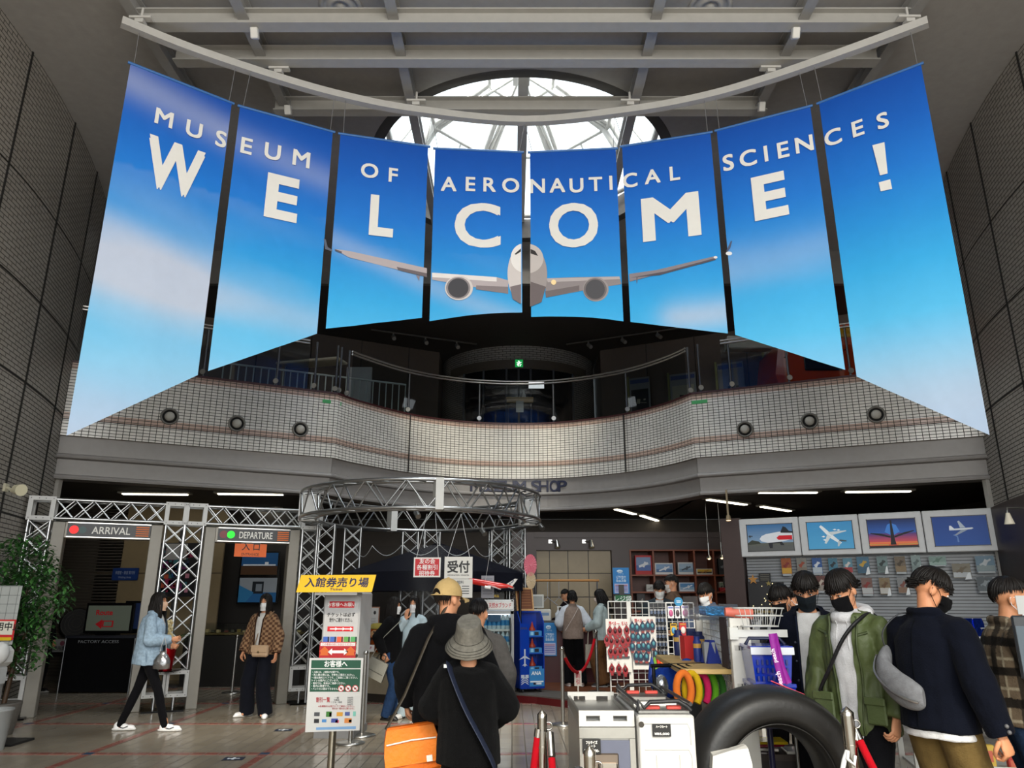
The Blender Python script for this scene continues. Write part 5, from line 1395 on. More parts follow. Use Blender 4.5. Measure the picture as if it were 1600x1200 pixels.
q = MB('#a39b8a'); q.cyl((cx_ + .0, .03, 0), (cx_ + .0, .03, zT - .05), .03, n=14); q.lathe([(.17, 0), (.175, .012), (.03, .03)], (cx_, .03, 0), 24); q.build('post', 'metal', nb)
p0, p1 = at_t(492, 1003, 5.95), at_t(550, 1030, 5.95)
t = thing('queue_sign', 'small red sign with a white double arrow on top of the notice board', 'sign', ((p0.x + p1.x) / 2, NB.y - .0, zT))
w, h = p1.x - p0.x, .125
q = MB('#b8141c'); q.box((0, 0, h / 2), (w, .01, h)); q.box((0, -.001, h - .018), (w * .96, .01, .026), col='#e8e0dc'); q.build('board', 'print', t)
q = MB('#f2efec'); q.box((.005, -.007, .048), (.1, .003, .022))
for s_ in (-1, 1): q.prism([(.005 + s_ * .05, .022), (.005 + s_ * .05, .074), (.005 + s_ * .085, .048)], .003, M4.Translation((0, -.007, 0)) @ M4.Rotation(pi / 2, 4, 'X'))
q.color('#c03a30'); q.text('この看板の前にお並びください', (0, -.0075, h - .026), X1, Z1, .014, width=w * .86); q.build('double_arrow', 'print', t)
q = MB('#d8641c')
for s_ in (-1, 1):
    x = s_ * w * .36
    q.prism([(x - .03, .03), (x - .03, .05), (x - .045, .05), (x, .09), (x + .045, .05), (x + .03, .05), (x + .03, .03), (x + .04, .02), (x - .04, .02)], .003, M4.Translation((0, -.007, 0)) @ M4.Rotation(pi / 2, 4, 'X'))
q.build('orange_marks', 'print', t)
stanchion(547, 1162, .95, 'steel queue post right behind the notice board')
stanchion(565, 1150, .95, 'steel queue post behind the notice board, next to the desk')
t = stanchion(880, 1133, .95, 'steel queue post with a grey foot in front of the dark red counter')
stanchion(934, 1080, .95, 'steel queue post between the two women at the register', loc=at_z(934, 1082, PZ))
def rope(p, q_, sag, lab, col='#b3101c', r=.022, grp='red ropes'):
    p, q_ = V(p), V(q_); t = thing('queue_rope', lab, 'rope', tuple(p), 0, grp)
    pts = [p.lerp(q_, k / 16) - V((0, 0, sag * 4 * (k / 16) * (1 - k / 16))) - p for k in range(17)]
    b = MB(col); b.tube(pts[1:-1], r, 10); b.build('cord', 'cloth', t)
    for e, f in ((pts[0], pts[2]), (pts[-1], pts[-3])): b = MB('#c9c8c4'); b.cyl(e, e.lerp(f, .5), r * 1.1, n=10); b.build('end_cap', 'steel', t)
pa = at_z(880, 1133); pb = at_z(934, 1082, PZ)
rope((pa.x, pa.y, .9), (pb.x, pb.y, .9 + PZ), .42, 'red rope hanging between the two posts at the register')
a = at_t(903, 1060, 10.4)
t = thing('small_notice', 'small white card with red writing standing on the floor by the register', 'notice', (a.x, a.y, 0))
q = MB('#c9c4be'); q.box((0, 0, a.z), (.1, .01, .2)); q.box((0, 0, a.z / 2), (.02, .008, a.z)); q.box((0, 0, .01), (.16, .16, .02)); q.build('card', 'print', t)
q = MB('#b03848'); q.text('割', (0, -.007, a.z + .01), X1, Z1, .05, bold=.02); q.text('引', (0, -.007, a.z - .07), X1, Z1, .05, bold=.02); q.build('lettering', 'print', t)

# things on the desk
dz = .92
def deskpos(px, py): p = at_z(px, py, dz); return p
DKZ = .75
p = at_z(586, 1019, DKZ)
t = thing('plush_monkey', 'brown plush monkey sitting at the left end of the desk', 'soft toy', (p.x, p.y + .1, DKZ), .1)
q = MB('#8a3f16'); q.ball((0, 0, .11), (.1, .09, .12)); q.ball((-.08, -.06, .05), (.05, .07, .05)); q.ball((.08, -.06, .05), (.05, .07, .05)); q.build('body', 'knit', t)
q = MB('#a34a18'); q.ball((0, -.01, .3), (.135, .11, .125), 18, 12)
for s_ in (-1, 1): q.ball((s_ * .14, 0, .3), (.045, .03, .05))
q.build('head', 'knit', t)
q = MB('#d9a878'); q.ball((0, -.07, .275), (.1, .06, .085), 16, 10); q.build('face', 'knit', t)
q = MB('#20150f')
for s_ in (-1, 1): q.ball((s_ * .04, -.125, .3), (.012, .008, .016))
q.tube([(-.03, -.128, .25), (0, -.134, .24), (.03, -.128, .25)], .004, 5, col='#7a2a20'); q.build('features', 'satin', t)
q = MB('#9a8a44'); q.lathe([(.13, .345), (.115, .4), (.06, .425), (0, .43)], (0, -.01, 0), 18); q.tube([(.135 * cos(a), .11 * sin(a) - .01, .355) for a in [2 * pi * k / 20 for k in range(20)]], .016, 6, closed=True); q.build('cap', 'cloth', t)
q = MB('#3a86b4'); q.ball((.1, -.1, .1), (.07, .05, .1)); q.build('scarf', 'cloth', t)
t = thing('desk_card', 'white card with pink print propped in front of the plush monkey', 'card', (p.x - .08, p.y - .06, DKZ))
q = MB('#d6d4d2'); q.box((0, 0, .06), (.15, .012, .1), M4.Rotation(-.15, 4, 'X')); q.build('card', 'print', t)
q = MB('#c04a78'); q.text('JAF', (0, -.018, .05), X1, Z1, .035, bold=.02); q.build('lettering', 'print', t)
a, b_ = at_y(558, 948, 12.9), at_y(592, 981, 12.9)
t = thing('framed_notice', 'white framed notice standing on the desk behind the ticket machine', 'frame', ((a.x + b_.x) / 2, 12.9, b_.z))
w, h = b_.x - a.x, a.z - b_.z
q = MB('#a56a4a'); q.box((0, 0, h / 2), (w, .02, h)); q.build('frame', 'wood', t)
q = MB('#cbc9c6'); q.box((0, -.008, h / 2), (w * .92, .02, h * .9))
for k in range(4): q.ball((w * (-.3 + .2 * k), -.02, h * .72), (.022, .004, .03), 8, 5, col='#3c3a3c'); q.box((0, -.02, h * (.45 - .08 * k)), (w * .7, .002, .008), col='#8a888c')
q.build('sheet', 'print', t)
t = thing('desk_shelf', 'low wooden shelf on the desk carrying the framed notice', 'shelf', ((a.x + b_.x) / 2, 12.95, DKZ))
q = MB('#8a6a4a'); q.box((0, 0, b_.z - DKZ - .02), (w * 1.3, .25, .03))
for x in (-w * .6, w * .6): q.box((x, 0, (b_.z - DKZ - .03) / 2), (.03, .22, b_.z - DKZ - .03))
q.build('board', 'wood', t)
a = at_y(722, 945, 11.9)
t = thing('grey_notice', 'grey printed sheet on the truss column above the fridge', 'notice', tuple(at_y(762, 917, 11.95)))
q = MB('#8f9098'); q.box((0, 0, 0), (.2, .008, .34)); 
for k in range(6): q.box((0, -.005, .12 - k * .045), (.15, .002, .012), col='#6c6e78')
q.build('sheet', 'print', t)
# ================================================================ the shop: walls, bookshelf, picture panels, racks
BY = 16.9
wz = 2.98
def wx(px, py=900, Y=BY): return at_y(px, py, Y).x
q = MB('#33211e')
x0_, x1_ = wx(838), wx(956); s0, s1 = wx(984), wx(1140)
za_, zs_ = at_y(900, 860, BY).z, at_y(1060, 859, BY).z
q.box(((wx(800) + x0_) / 2, BY, wz / 2 + .06), (x0_ - wx(800), .2, wz - .12)); q.box(((x1_ + s0) / 2, BY, wz / 2 + .06), (s0 - x1_, .2, wz - .12)); q.box(((s1 + 9) / 2, BY, wz / 2 + .06), (9 - s1, .2, wz - .12))
q.box(((x0_ + x1_) / 2, BY, (za_ + wz) / 2), (x1_ - x0_, .2, wz - za_)); q.box(((s0 + s1) / 2, BY, (zs_ + wz) / 2), (s1 - s0, .2, wz - zs_)); q.box((5, BY, wz - .06), (9, .26, .12))
struct('wall_brown', q, 'satin')
q = MB('#8f7f62'); xs_ = [wx(p) for p in (838, 859, 888, 920, 956)]; zs2 = [at_y(900, y, BY).z for y in (860, 896, 933, 968, 1010)] + [PZ]
for i in range(4):
    for j in range(5): q.box(((xs_[i] + xs_[i + 1]) / 2, BY + .05, (zs2[j] + zs2[j + 1]) / 2), (xs_[i + 1] - xs_[i] - .02, .04, zs2[j] - zs2[j + 1] - .02))
q.box(((xs_[0] + xs_[4]) / 2, BY + .08, zs2[0] / 2), (xs_[4] - xs_[0], .02, zs2[0]), col='#463c30'); struct('wall_cupboards', q, 'satin')

bs = thing('bookshelf', 'reddish wooden bookshelf let into the brown wall at the back of the shop', 'bookshelf', (s0, BY, 0))
W = s1 - s0; hz_ = zs_
q = MB('#4a1f10'); q.box((W / 2, .42, (hz_ + PZ) / 2), (W, .03, hz_ - PZ)); q.build('back_panel', 'wood', bs)
dv = [wx(p) - s0 for p in (985, 1021, 1053.5, 1085, 1115, 1139)]; rz = [at_y(1060, y, BY).z for y in (860, 899, 925.5, 955)] + [.8, PZ + .02]
for x in dv: q = MB('#7a3a1c'); q.box((x, .15, (hz_ + PZ) / 2), (.04, .5, hz_ - PZ)); q.build('divider', 'wood', bs)
for z in rz: q = MB('#7e3c1c'); q.box((W / 2, .15, z), (W, .48, .035)); q.build('shelf', 'wood', bs)
def kit(px0, py0, px1, py1, lab, cols, grp='boxed kits on the bookshelf', nm='kit_box', dy=.0):
    a, b_ = at_y(px0, py0, BY + dy), at_y(px1, py1, BY + dy); w, h = b_.x - a.x, a.z - b_.z
    zf = max([z for z in rz if z <= b_.z + .12] or [b_.z]) + .018
    t = thing(nm, lab, 'box', ((a.x + b_.x) / 2, BY + dy, zf), 0, grp)
    q = MB(cols[0]); q.box((0, .06, h / 2), (w, .12, h)); q.build('carton', 'print', t)
    q = MB(cols[1]); q.box((0, -.001, h * .55), (w * .88, .004, h * .7)); q.box((0, -.003, h * .34), (w * .88, .004, h * .28), col=cols[2])
    q.box((0, 0, 0), (w * .6, .003, h * .12), M4.Translation((0, -.006, h * .5)) @ M4.Rotation(-.35, 4, 'Y'), col=cols[3]); q.box((0, 0, 0), (w * .14, .003, h * .3), M4.Translation((w * .05, -.007, h * .52)) @ M4.Rotation(.5, 4, 'Y'), col=cols[3]); q.build('picture', 'print', t)
kit(992, 868, 1019, 898, 'tall red and white kit box with a blue airliner at the left of the bookshelf', ('#b01a1e', '#7a93b8', '#4a6aa8', '#dcdfe4'))
kit(1023, 880, 1053, 898, 'white kit box with a climbing airliner on the upper shelf', ('#d6d6d4', '#7fa0c4', '#4a6f9c', '#e4e6ea'))
kit(1059, 879, 1085, 898, 'pale kit box with a grey aircraft on the upper shelf', ('#cfd0ce', '#9db4c8', '#7c98b0', '#4a5560'))
kit(1088, 889, 1114, 898, 'flat white and yellow box on the upper shelf', ('#d0cdc4', '#c9a02c', '#3a2a1a', '#a06a20'))
kit(1122, 873, 1137, 898, 'dark box at the right end of the upper shelf', ('#1c1c1e', '#222426', '#141416', '#6a6c70'))
kit(1061, 911, 1088, 925, 'pale blue triple picture box on the second shelf', ('#c4ccd4', '#4f86b8', '#8fb0cc', '#dfe6ec'))
kit(1010, 915, 1022, 926, 'small white box on the second shelf behind the clerks', ('#cccac6', '#b9b9b4', '#a4a49e', '#8a8a86'))
kit(1124, 910, 1131, 925, 'narrow pale box at the right of the second shelf', ('#b9b4a4', '#7a8a70', '#8a8a7a', '#3a3a34'))
kit(1132, 902, 1139, 925, 'tall narrow grey box at the right end of the second shelf', ('#8d8d8a', '#a0a09c', '#6a6a68', '#444444'))
kit(1125, 921, 1140, 927, 'flat red box lying at the right end of the second shelf', ('#b0181c', '#a01418', '#90141a', '#c8484a'), dy=-.1)
kit(994, 912, 1008, 940, 'stack of dark patterned packs at the left of the second shelf', ('#232024', '#3a3638', '#1a181a', '#8a8680'))

# lamps of the shop
for px, py, lab in ((870, 850, 'small chrome spotlight on the brown wall above the cupboards'), (923, 850, 'second small chrome spotlight on the brown wall, nearer the bookshelf')):
    p = at_y(px, py, BY - .2); t = thing('wall_spotlight', lab, 'spotlight', tuple(p), 0, 'spotlights on the brown wall')
    q = MB('#b5b5b2'); q.cyl((-.12, .08, .06), (0, 0, .05), .014, n=8); q.box((-.14, .1, .06), (.08, .04, .08)); q.build('arm', 'metal', t)
    q = MB('#c4c4c0'); q.cyl((0, 0, .08), (.02, -.05, -.08), .035, .06, n=14); q.build('shade', 'metal', t)
for px, py, lab in ((1108, 873, 'left one of two hanging lamps before the bookshelf'), (1128, 872, 'right one of two hanging lamps before the bookshelf')):
    p = at_y(px, py, 15.4); t = thing('hanging_lamp', lab, 'lamp', tuple(p), 0, 'hanging lamps in the shop')
    q = MB('#b9b9b6'); q.cyl((0, 0, .05), (0, 0, .32), .014, n=8); q.cyl((0, 0, .32), (0, 0, ZLOW - p.z), .004, n=5); q.build('stem', 'metal', t)
    q = MB('#cac8c2'); q.lathe([(.015, .07), (.03, .05), (.06, 0)], n=14, cap=False); q.build('shade', 'metal', t)
    q = MB('#ffdca0'); q.ball((0, 0, .01), .03); q.build('bulb', 'lamp_bright', t)
p = at_y(1577, 815, 8.6); t = thing('arm_lamp', 'small pale spotlight on a thin arm at the right wall', 'spotlight', tuple(p))
q = MB('#c9c2b0'); q.lathe([(.02, .1), (.03, .06), (.055, -.03)], n=14, cap=False); q.build('shade', 'satin', t)
q = MB('#b9b9b6'); q.tube([(0, 0, .1), (.02, .02, .16), (.45, .2, .18)], .01, 6); q.build('arm', 'metal', t)
p = at_y(1138, 808, 13.4); t = thing('ceiling_spot', 'tiny lit spotlight over the brown column', 'spotlight', tuple(p))
q = MB('#8a7a60'); q.cyl((0, 0, -.0), (0, 0, ZLOW - p.z), .02, n=8); q.cyl((0, 0, -.06), (0, 0, .03), .05, .035, n=12); q.build('body', 'satin', t)
q = MB('#ffd9a0'); q.cyl((0, 0, -.064), (0, 0, -.06), .04, n=12); q.build('lens', 'lamp_bright', t)

# brown column and the picture wall
PA, PB = at_z(1160, 813, 2.95), at_z(1552, 795, 2.95); PA = V((PA.x, PA.y, 0)); PB = V((PB.x, PB.y, 0))
PD = seg(PA, PB); PN = V((PD.y, -PD.x, 0)); PR = atan2(PD.y, PD.x); PL = (PB - PA).length
q = MB('#3c2a27'); c = PA - PD * .2 - PN * .1; q.box((0, 0, wz / 2), (.36, .5, wz), M4.Translation((c.x, c.y, 0)) @ M4.Rotation(PR, 4, 'Z')); struct('column', q, 'satin')
q = MB('#2d1c1a'); c = PB + PD * 1.2 - PN * .1; q.box((0, 0, 1.7), (2.2, .4, 3.4), M4.Translation((c.x, c.y, 0)) @ M4.Rotation(PR, 4, 'Z')); struct('wall_pier', q, 'satin')
WM = M4.Translation(PA) @ M4.Rotation(PR, 4, 'Z')
def PP(px, py, e=0.0):
    p = at_plane(px, py, PA + PN * e, PN) - PA; return p.dot(PD), p.z
zl0 = PP(1165, 871)[1]; zl1 = 2.95
q = MB('#35373a'); q.box((PL / 2, .1, 1.2), (PL, .08, 2.4), WM)  # dark backing puts the shade of the gaps into the colour
for k in range(42): q.box((PL / 2, .055, .25 + k * .052), (PL, .02, .04), WM, col='#8c9094')
struct('wall_slats', q, 'satin')
pan_l = ('lit picture panel of a white and red airliner on the ground', 'lit picture panel of a white airliner climbing in a pale blue sky', 'lit picture panel of an airliner tail against a red sunset', 'lit picture panel of a small airliner in a deep blue sky')
us = [PP(x, 830)[0] for x in (1158, 1251, 1344, 1443, 1556)]
zb_ = zl0; H = zl1 - zl0
rx = M4.Rotation(pi / 2, 4, 'X')
for k in range(4):
    u0, u1 = us[k], us[k + 1]; w = u1 - u0
    t = thing('lit_picture', pan_l[k], 'picture panel', tuple(WM @ V((u0, -.18, zb_))), PR, 'lit picture panels')
    q = MB('#c6c7c8'); q.box((w / 2, .1, H / 2), (w - .012, .2, H), bev=.012); q.build('frame', 'satin', t)
    a, b_ = w * .13, w * .89; z0_, z1_ = H * .14, H * .84
    sw, shh = b_ - a, z1_ - z0_
    q = MB(); y = -.004
    def R_(x0, z0, x1, z1, c, e): q.box((a + sw * (x0 + x1) / 2, y - e, z0_ + shh * (z0 + z1) / 2), (sw * (x1 - x0), .003, shh * (z1 - z0)), col=c)
    def PG(pts, c, e): q.prism([(a + sw * x, z0_ + shh * z) for x, z in pts], .003, M4.Translation((0, y - e, 0)) @ rx, c)
    def grad(c0, c1, n=14, za=0, zb=1):
        A_, B_ = lin(c0), lin(c1)
        for i in range(n):
            q.col = tuple(lerp(A_[j], B_[j], i / (n - 1)) for j in range(3)) + (1,)
            q.box((a + sw / 2, y, z0_ + shh * lerp(za, zb, (i + .5) / n)), (sw, .004, shh * (zb - za) / n))
    if k == 0:
        grad('#8ea6bc', '#3d6d9c'); R_(0, 0, 1, .2, '#5a5c5a', .002); R_(0, .2, 1, .3, '#5d5f58', .002)
        PG([(.0, .3), (.1, .42), (.25, .36), (.3, .28), (0, .24)], '#3c4038', .003)
        PG([(.27, .45), (.32, .56), (.42, .63), (.7, .7), (.99, .7), (.99, .42), (.75, .33), (.45, .3), (.31, .36)], '#d6dade', .004)
        PG([(.64, .48), (.7, .56), (.98, .56), (.98, .4), (.68, .4)], '#c8202c', .006); PG([(.74, .7), (.8, .9), (.86, .86), (.92, .72), (1, .7), (1, .64), (.74, .66)], '#24282e', .006)
        PG([(.45, .3), (.75, .33), (.8, .2), (.72, .2), (.7, .28), (.55, .27), (.54, .1), (.48, .1)], '#2a2c30', .005)
        R_(.05, .5, .07, .6, '#3a3a38', .004); R_(.03, .55, .12, .58, '#3a3a38', .004)
    elif k == 1:
        grad('#4f9fcc', '#3f8fc4')
        PG([(.28, .82), (.32, .88), (.38, .8), (.56, .5), (.74, .22), (.7, .18), (.48, .42)], '#e2e8ea', .003)
        PG([(.46, .62), (.86, .66), (.86, .63), (.53, .5)], '#c9d2d4', .004); PG([(.44, .54), (.36, .22), (.4, .2), (.52, .46)], '#cdd6d8', .004)
        PG([(.68, .28), (.84, .26), (.84, .3), (.7, .34)], '#49565c', .005); PG([(.66, .3), (.64, .1), (.67, .1), (.72, .24)], '#b9c4c8', .004)
        for x, z in ((.62, .7), (.7, .68), (.36, .46), (.38, .34)): PG([(x - .05, z), (x, z + .03), (x + .03, z), (x, z - .03)], '#eef2f2', .006)
    elif k == 2:
        grad('#c8402c', '#e07a4a', 5, .0, .2); grad('#c04a5a', '#5a3a7a', 5, .2, .5); grad('#2a5aaa', '#14285a', 8, .5, 1)
        PG([(.35, .55), (.42, .8), (.5, .86), (.6, .78), (.66, .55), (.5, .4)], '#3f7fd0', .0025)
        R_(0, 0, 1, .07, '#1c1418', .003); PG([(.44, .1), (.46, .3), (.485, .96), (.515, .96), (.54, .3), (.56, .1)], '#17141c', .005)
        PG([(.46, .34), (.05, .5), (.05, .53), (.25, .5), (.46, .4)], '#17141c', .004); PG([(.54, .34), (.95, .55), (.95, .58), (.75, .52), (.54, .4)], '#17141c', .004)
        PG([(0, .14), (.4, .12), (.4, .08), (0, .1)], '#c9924a', .004); PG([(.6, .12), (1, .14), (1, .1), (.6, .08)], '#c9924a', .004)
    else:
        grad('#1a4a96', '#123c86')
        PG([(.3, .56), (.42, .58), (.72, .6), (.74, .57), (.7, .54), (.42, .52), (.3, .52)], '#cfd6dc', .003); PG([(.3, .56), (.31, .68), (.34, .68), (.4, .56)], '#dfe4e8', .004)
        PG([(.5, .6), (.47, .82), (.5, .84), (.6, .6)], '#aab6c4', .004); PG([(.52, .53), (.38, .36), (.42, .35), (.64, .53)], '#8a98aa', .004)
        PG([(.35, .36), (.42, .3), (.42, .12), (.45, .12), (.44, .32), (.38, .38)], '#5a80b8', .003)
    q.build('picture', 'screen', t)
    q = MB('#2c2e30'); 
    for zz in (z0_, z1_): q.box(((a + b_) / 2, -.003, zz), (sw + .02, .012, .012))
    for xx in (a, b_): q.box((xx, -.003, (z0_ + z1_) / 2), (.012, .012, shh + .02))
    q.build('bezel', 'satin', t)

# bagged prints on the slat wall
def bagged(pxc, pyc, pw, ph, lab, cols, kind=0, grp='bagged prints on the slat wall'):
    u0, z1_ = PP(pxc - pw / 2, pyc - ph / 2, .1); u1, z0_ = PP(pxc + pw / 2, pyc + ph / 2, .1); w, h = u1 - u0, z1_ - z0_
    t = thing('bagged_print', lab, 'print', tuple(WM @ V(((u0 + u1) / 2, -.1, z0_))), PR, grp)
    q = MB('#c9cdd0'); q.box((0, .0, h / 2), (w, .008, h)); q.build('bag', 'plastic_film', t)
    q = MB(cols[0]); q.box((0, .012, h * .54), (w * .9, .012, h * .86)); q.box((0, .004, h * .3), (w * .86, .006, h * .3), col=cols[1])
    q.box((0, 0, 0), (w * .62, .004, h * .1), M4.Translation((0, .0, h * .62)) @ M4.Rotation(-.5, 4, 'Y'), col=cols[2]); q.box((0, 0, 0), (w * .2, .004, h * .34), M4.Translation((.0, -.002, h * .6)) @ M4.Rotation(.5, 4, 'Y'), col=cols[2])
    q.prism([(w * .1, h * .02), (w * .44, h * .05), (w * .4, h * .45), (w * .28, h * .4)], .003, M4.Translation((0, -.004, 0)) @ rx, '#d6dadc') if kind else q.box((0, -.002, h * .08), (w * .8, .003, h * .1), col='#b9bcbc')  # pale patch painted on as the gleam of the bag
    q.build('card', 'print', t)
    q = MB('#8d9094'); q.cyl((0, .06, h * .98), (0, -.02, h * .98), .005, n=5); q.build('hook', 'metal', t)
bagged(1229, 886, 20, 29, 'orange and yellow print in a red frame on the slat wall', ('#c9641c', '#d8a22c', '#8a2a1a'))
bagged(1253, 885, 20, 28, 'pale print with red scribbles on the slat wall, next to the orange print', ('#a9a294', '#8a7a6a', '#a04a30'))
bagged(1277, 885, 20, 28, 'bright blue bagged print of a white aircraft', ('#2a66b4', '#c4ccd2', '#dfe4e8'))
bagged(1302, 885, 19, 27, 'teal bagged print of a dark aircraft in flight', ('#4f95ac', '#3a7f98', '#1c2c34'))
bagged(1325, 885, 19, 27, 'bagged print with red and white figures', ('#6aa6b8', '#b03030', '#d6d0ca'))
bagged(1349, 884, 25, 29, 'blue bagged print with a yellow aircraft and a painted white gleam', ('#3f7f9c', '#2a5a74', '#c9a23c'), 1)
bagged(1379, 883, 22, 29, 'bagged print of a grey aircraft above the green jacket', ('#7f9a94', '#5a6a66', '#2c3a38'), 1)
bagged(1407, 883, 23, 29, 'brown bagged print of a bare hillside', ('#7a5f38', '#8a6f48', '#4a3a24'))
bagged(1432, 882, 21, 30, 'pale green bagged print beside the dark haired man in navy', ('#9db0a8', '#7a8a86', '#5a6a68'), 1)
bagged(1465, 877, 32, 16, 'small pale green print half hidden behind a head', ('#8aa898', '#9ab4a8', '#5a7a6a'))
bagged(1283, 913, 20, 28, 'dull red bagged print low on the slat wall', ('#7a3a2c', '#a4988a', '#c2b0a0'))
bagged(1355, 917, 23, 30, 'bagged print with a red aircraft over a white lower half', ('#8a5a48', '#c6c4c0', '#8a2c24'))
bagged(1383, 917, 23, 30, 'brown and white bagged print in the lower row', ('#9a7a48', '#d0cac0', '#6a4a28'), 1)
bagged(1412, 916, 24, 29, 'bagged print of reddish huts in the lower row', ('#9a9690', '#8a6448', '#7a4438'), 1)
bagged(1436, 914, 12, 26, 'narrow blue bagged print beside the navy jacket', ('#2f7a8c', '#2a5a6a', '#1c3a44'))
bagged(1503, 893, 36, 26, 'bagged print of a brown field between two heads', ('#8a7a5a', '#c4c6c6', '#6a5a40'), 1)
bagged(1540, 882, 38, 28, 'large bagged poster with a yellow green title strip', ('#5f8aa0', '#8a9a9a', '#c9ced0'))
bagged(1540, 914, 32, 26, 'dark bagged print of a runway at the right end of the slat wall', ('#3c4a50', '#5a6468', '#8a9296'))
u, z = PP(1195, 902, .08); t = thing('dark_notice', 'small black notice with pale writing on the slat wall', 'notice', tuple(WM @ V((u, -.08, z))), PR)
q = MB('#141414'); q.box((0, 0, 0), (.2, .015, .15)); 
for k in range(4): q.box((0, -.009, .045 - k * .03), (.15, .002, .008), col='#6a665a')
q.build('card', 'print', t)
u, z = PP(1180, 930, .1); t = thing('star_display', 'black display board with gold and silver stars and lights', 'decoration', tuple(WM @ V((u + .2, -.12, z))), PR)
q = MB('#0f0f14'); q.box((0, 0, -.02), (.62, .03, .5)); q.box((0, -.03, -.28), (.7, .06, .04), col='#7a6a3a'); q.build('board', 'satin', t)
def star(q, x, z, r, c, y=-.03): q.prism([(x + r * (1 if k % 2 == 0 else .42) * sin(pi * k / 5), z + r * (1 if k % 2 == 0 else .42) * cos(pi * k / 5)) for k in range(10)], .012, M4.Translation((0, y, 0)) @ rx, c)
for x, z, r, c in ((-.2, .27, .09, '#a8742c'), (.12, -.12, .1, '#b8702c'), (-.14, -.29, .09, '#b9b9b6'), (.14, -.3, .09, '#c4c2be'), (.06, .2, .05, '#8a7a3a')): q = MB(); star(q, x, z, r, c, -.05); q.build('star', 'satin', t)
q = MB('#e8d8a8'); r = random.Random(2)
for k in range(16): q.ball((r.uniform(-.27, .27), -.022, r.uniform(-.22, .2)), .01, 6, 4)
q.build('light_bulbs', 'lamp', t)
q = MB('#6a6a66'); q.box((0, .06, -.3), (.6, .1, .03)); q.build('bracket', 'satin', t)

# shelf ledges and wire counters full of small goods under the slat wall and nearer
GC = ('#b03028', '#c9c6be', '#2c4a8c', '#d0b04a', '#3a3a3e', '#8a98a8', '#c8644a', '#5a8a5c', '#e0ddd6', '#6a4a8a')
CN = {'#b03028': 'red', '#c9c6be': 'pale', '#2c4a8c': 'blue', '#d0b04a': 'yellow', '#3a3a3e': 'black', '#8a98a8': 'grey', '#c8644a': 'orange', '#5a8a5c': 'green', '#e0ddd6': 'white', '#6a4a8a': 'purple'}
def wire_counter(loc, rz, L, hs, lab, depth=.5, nm='wire_counter'):
    t = thing(nm, lab, 'display counter', loc, rz)
    for x in (0, L):
        for y in (0, depth): q = MB('#cfcfca'); q.box((x, y, max(hs) / 2 + .06), (.04, .03, max(hs) + .12)); q.build('post', 'satin', t)
    for z in hs:
        q = MB('#c9c9c4'); q.box((L / 2, depth / 2, z), (L, depth, .02)); q.box((L / 2, 0, z + .02), (L, .012, .06)); q.build('shelf', 'satin', t)
    q = MB('#bdbdb8')
    for k in range(int(L / .06)): q.cyl((.03 + k * .06, -.006, max(hs) - .16), (.03 + k * .06, -.006, max(hs) + .1), .003, n=4, caps=False)
    for z in (-.16, .1): q.cyl((0, -.006, max(hs) + z), (L, -.006, max(hs) + z), .005, n=5)
    q.build('wire_front', 'satin', t)
    return t
def goods(counter, L, hs, seed, where, grp, dens=.13, depth=.5, hmax=.2):
    r = random.Random(seed); mx = M4.Translation(counter.location) @ M4.Rotation(counter.rotation_euler.z, 4, 'Z')
    for z in hs:
        x = .08
        while x < L - .08:
            w, h, dd = r.uniform(.06, .12), r.uniform(.05, hmax), r.uniform(.05, .1); c = r.choice(GC); c2 = r.choice(GC)
            t = thing('boxed_souvenir', '%s souvenir box %s' % (CN[c], where), 'box', tuple(mx @ V((x + w / 2, r.uniform(.12, .2), z + .012))), counter.rotation_euler.z + r.uniform(-.1, .1), grp)
            q = MB(c); q.box((0, 0, h / 2), (w, dd, h), bev=.004); q.build('carton', 'print', t)
            q = MB(c2); q.box((0, -dd / 2 - .001, h * .5), (w * .7, .003, h * .5)); q.build('picture', 'print', t)
            x += w + r.uniform(.01, dens * .5)
p = at_t(1300, 950, 9.0)
wc = wire_counter((p.x - 1.0, 9.3, 0), -.12, 3.6, (.45, .8, 1.12), 'long white wire counter of souvenirs in front of the slat wall')
goods(wc, 3.6, (.45, .8, 1.12), 4, 'on the long wire counter before the slat wall', 'goods on the long wire counter', hmax=.18)
p = at_t(1510, 1000, 5.6)
wc2 = wire_counter((p.x - .5, p.y, 0), -.25, 2.2, (.35, .72, 1.12), 'white wire counter of souvenirs beside the plaid shirt')
goods(wc2, 2.2, (.35, .72, 1.12), 9, 'on the wire counter beside the plaid shirt', 'goods on the near wire counter', hmax=.16)
for k, (px, py) in enumerate(((1510, 925), (1525, 922))):
    p = at_t(px, py, 8.6); t = thing('blue_pouch', 'bright blue foil pouch standing on the long wire counter, %s' % ('left' if k == 0 else 'right'), 'pouch', (p.x, 9.0, 1.13), .1, 'blue pouches')
    q = MB('#1f3fae'); q.loft([[(-.06, -.02, 0), (.06, -.02, 0), (.06, .02, 0), (-.06, .02, 0)], [(-.065, -.012, .14), (.065, -.012, .14), (.065, .012, .14), (-.065, .012, .14)], [(-.05, -.003, .2), (.05, -.003, .2), (.05, .003, .2), (-.05, .003, .2)]], smooth=False); q.build('pouch', 'foil', t)
p = at_t(1498, 912, 8.3); t = thing('sloping_card', 'pale grey card leaning on the long wire counter behind the navy jacket', 'card', (p.x - .1, 8.95, 1.135), -.1)
q = MB('#8e9092'); q.box((0, .06, .17), (.34, .012, .36), M4.Rotation(-.3, 4, 'X')); q.build('card', 'print', t)

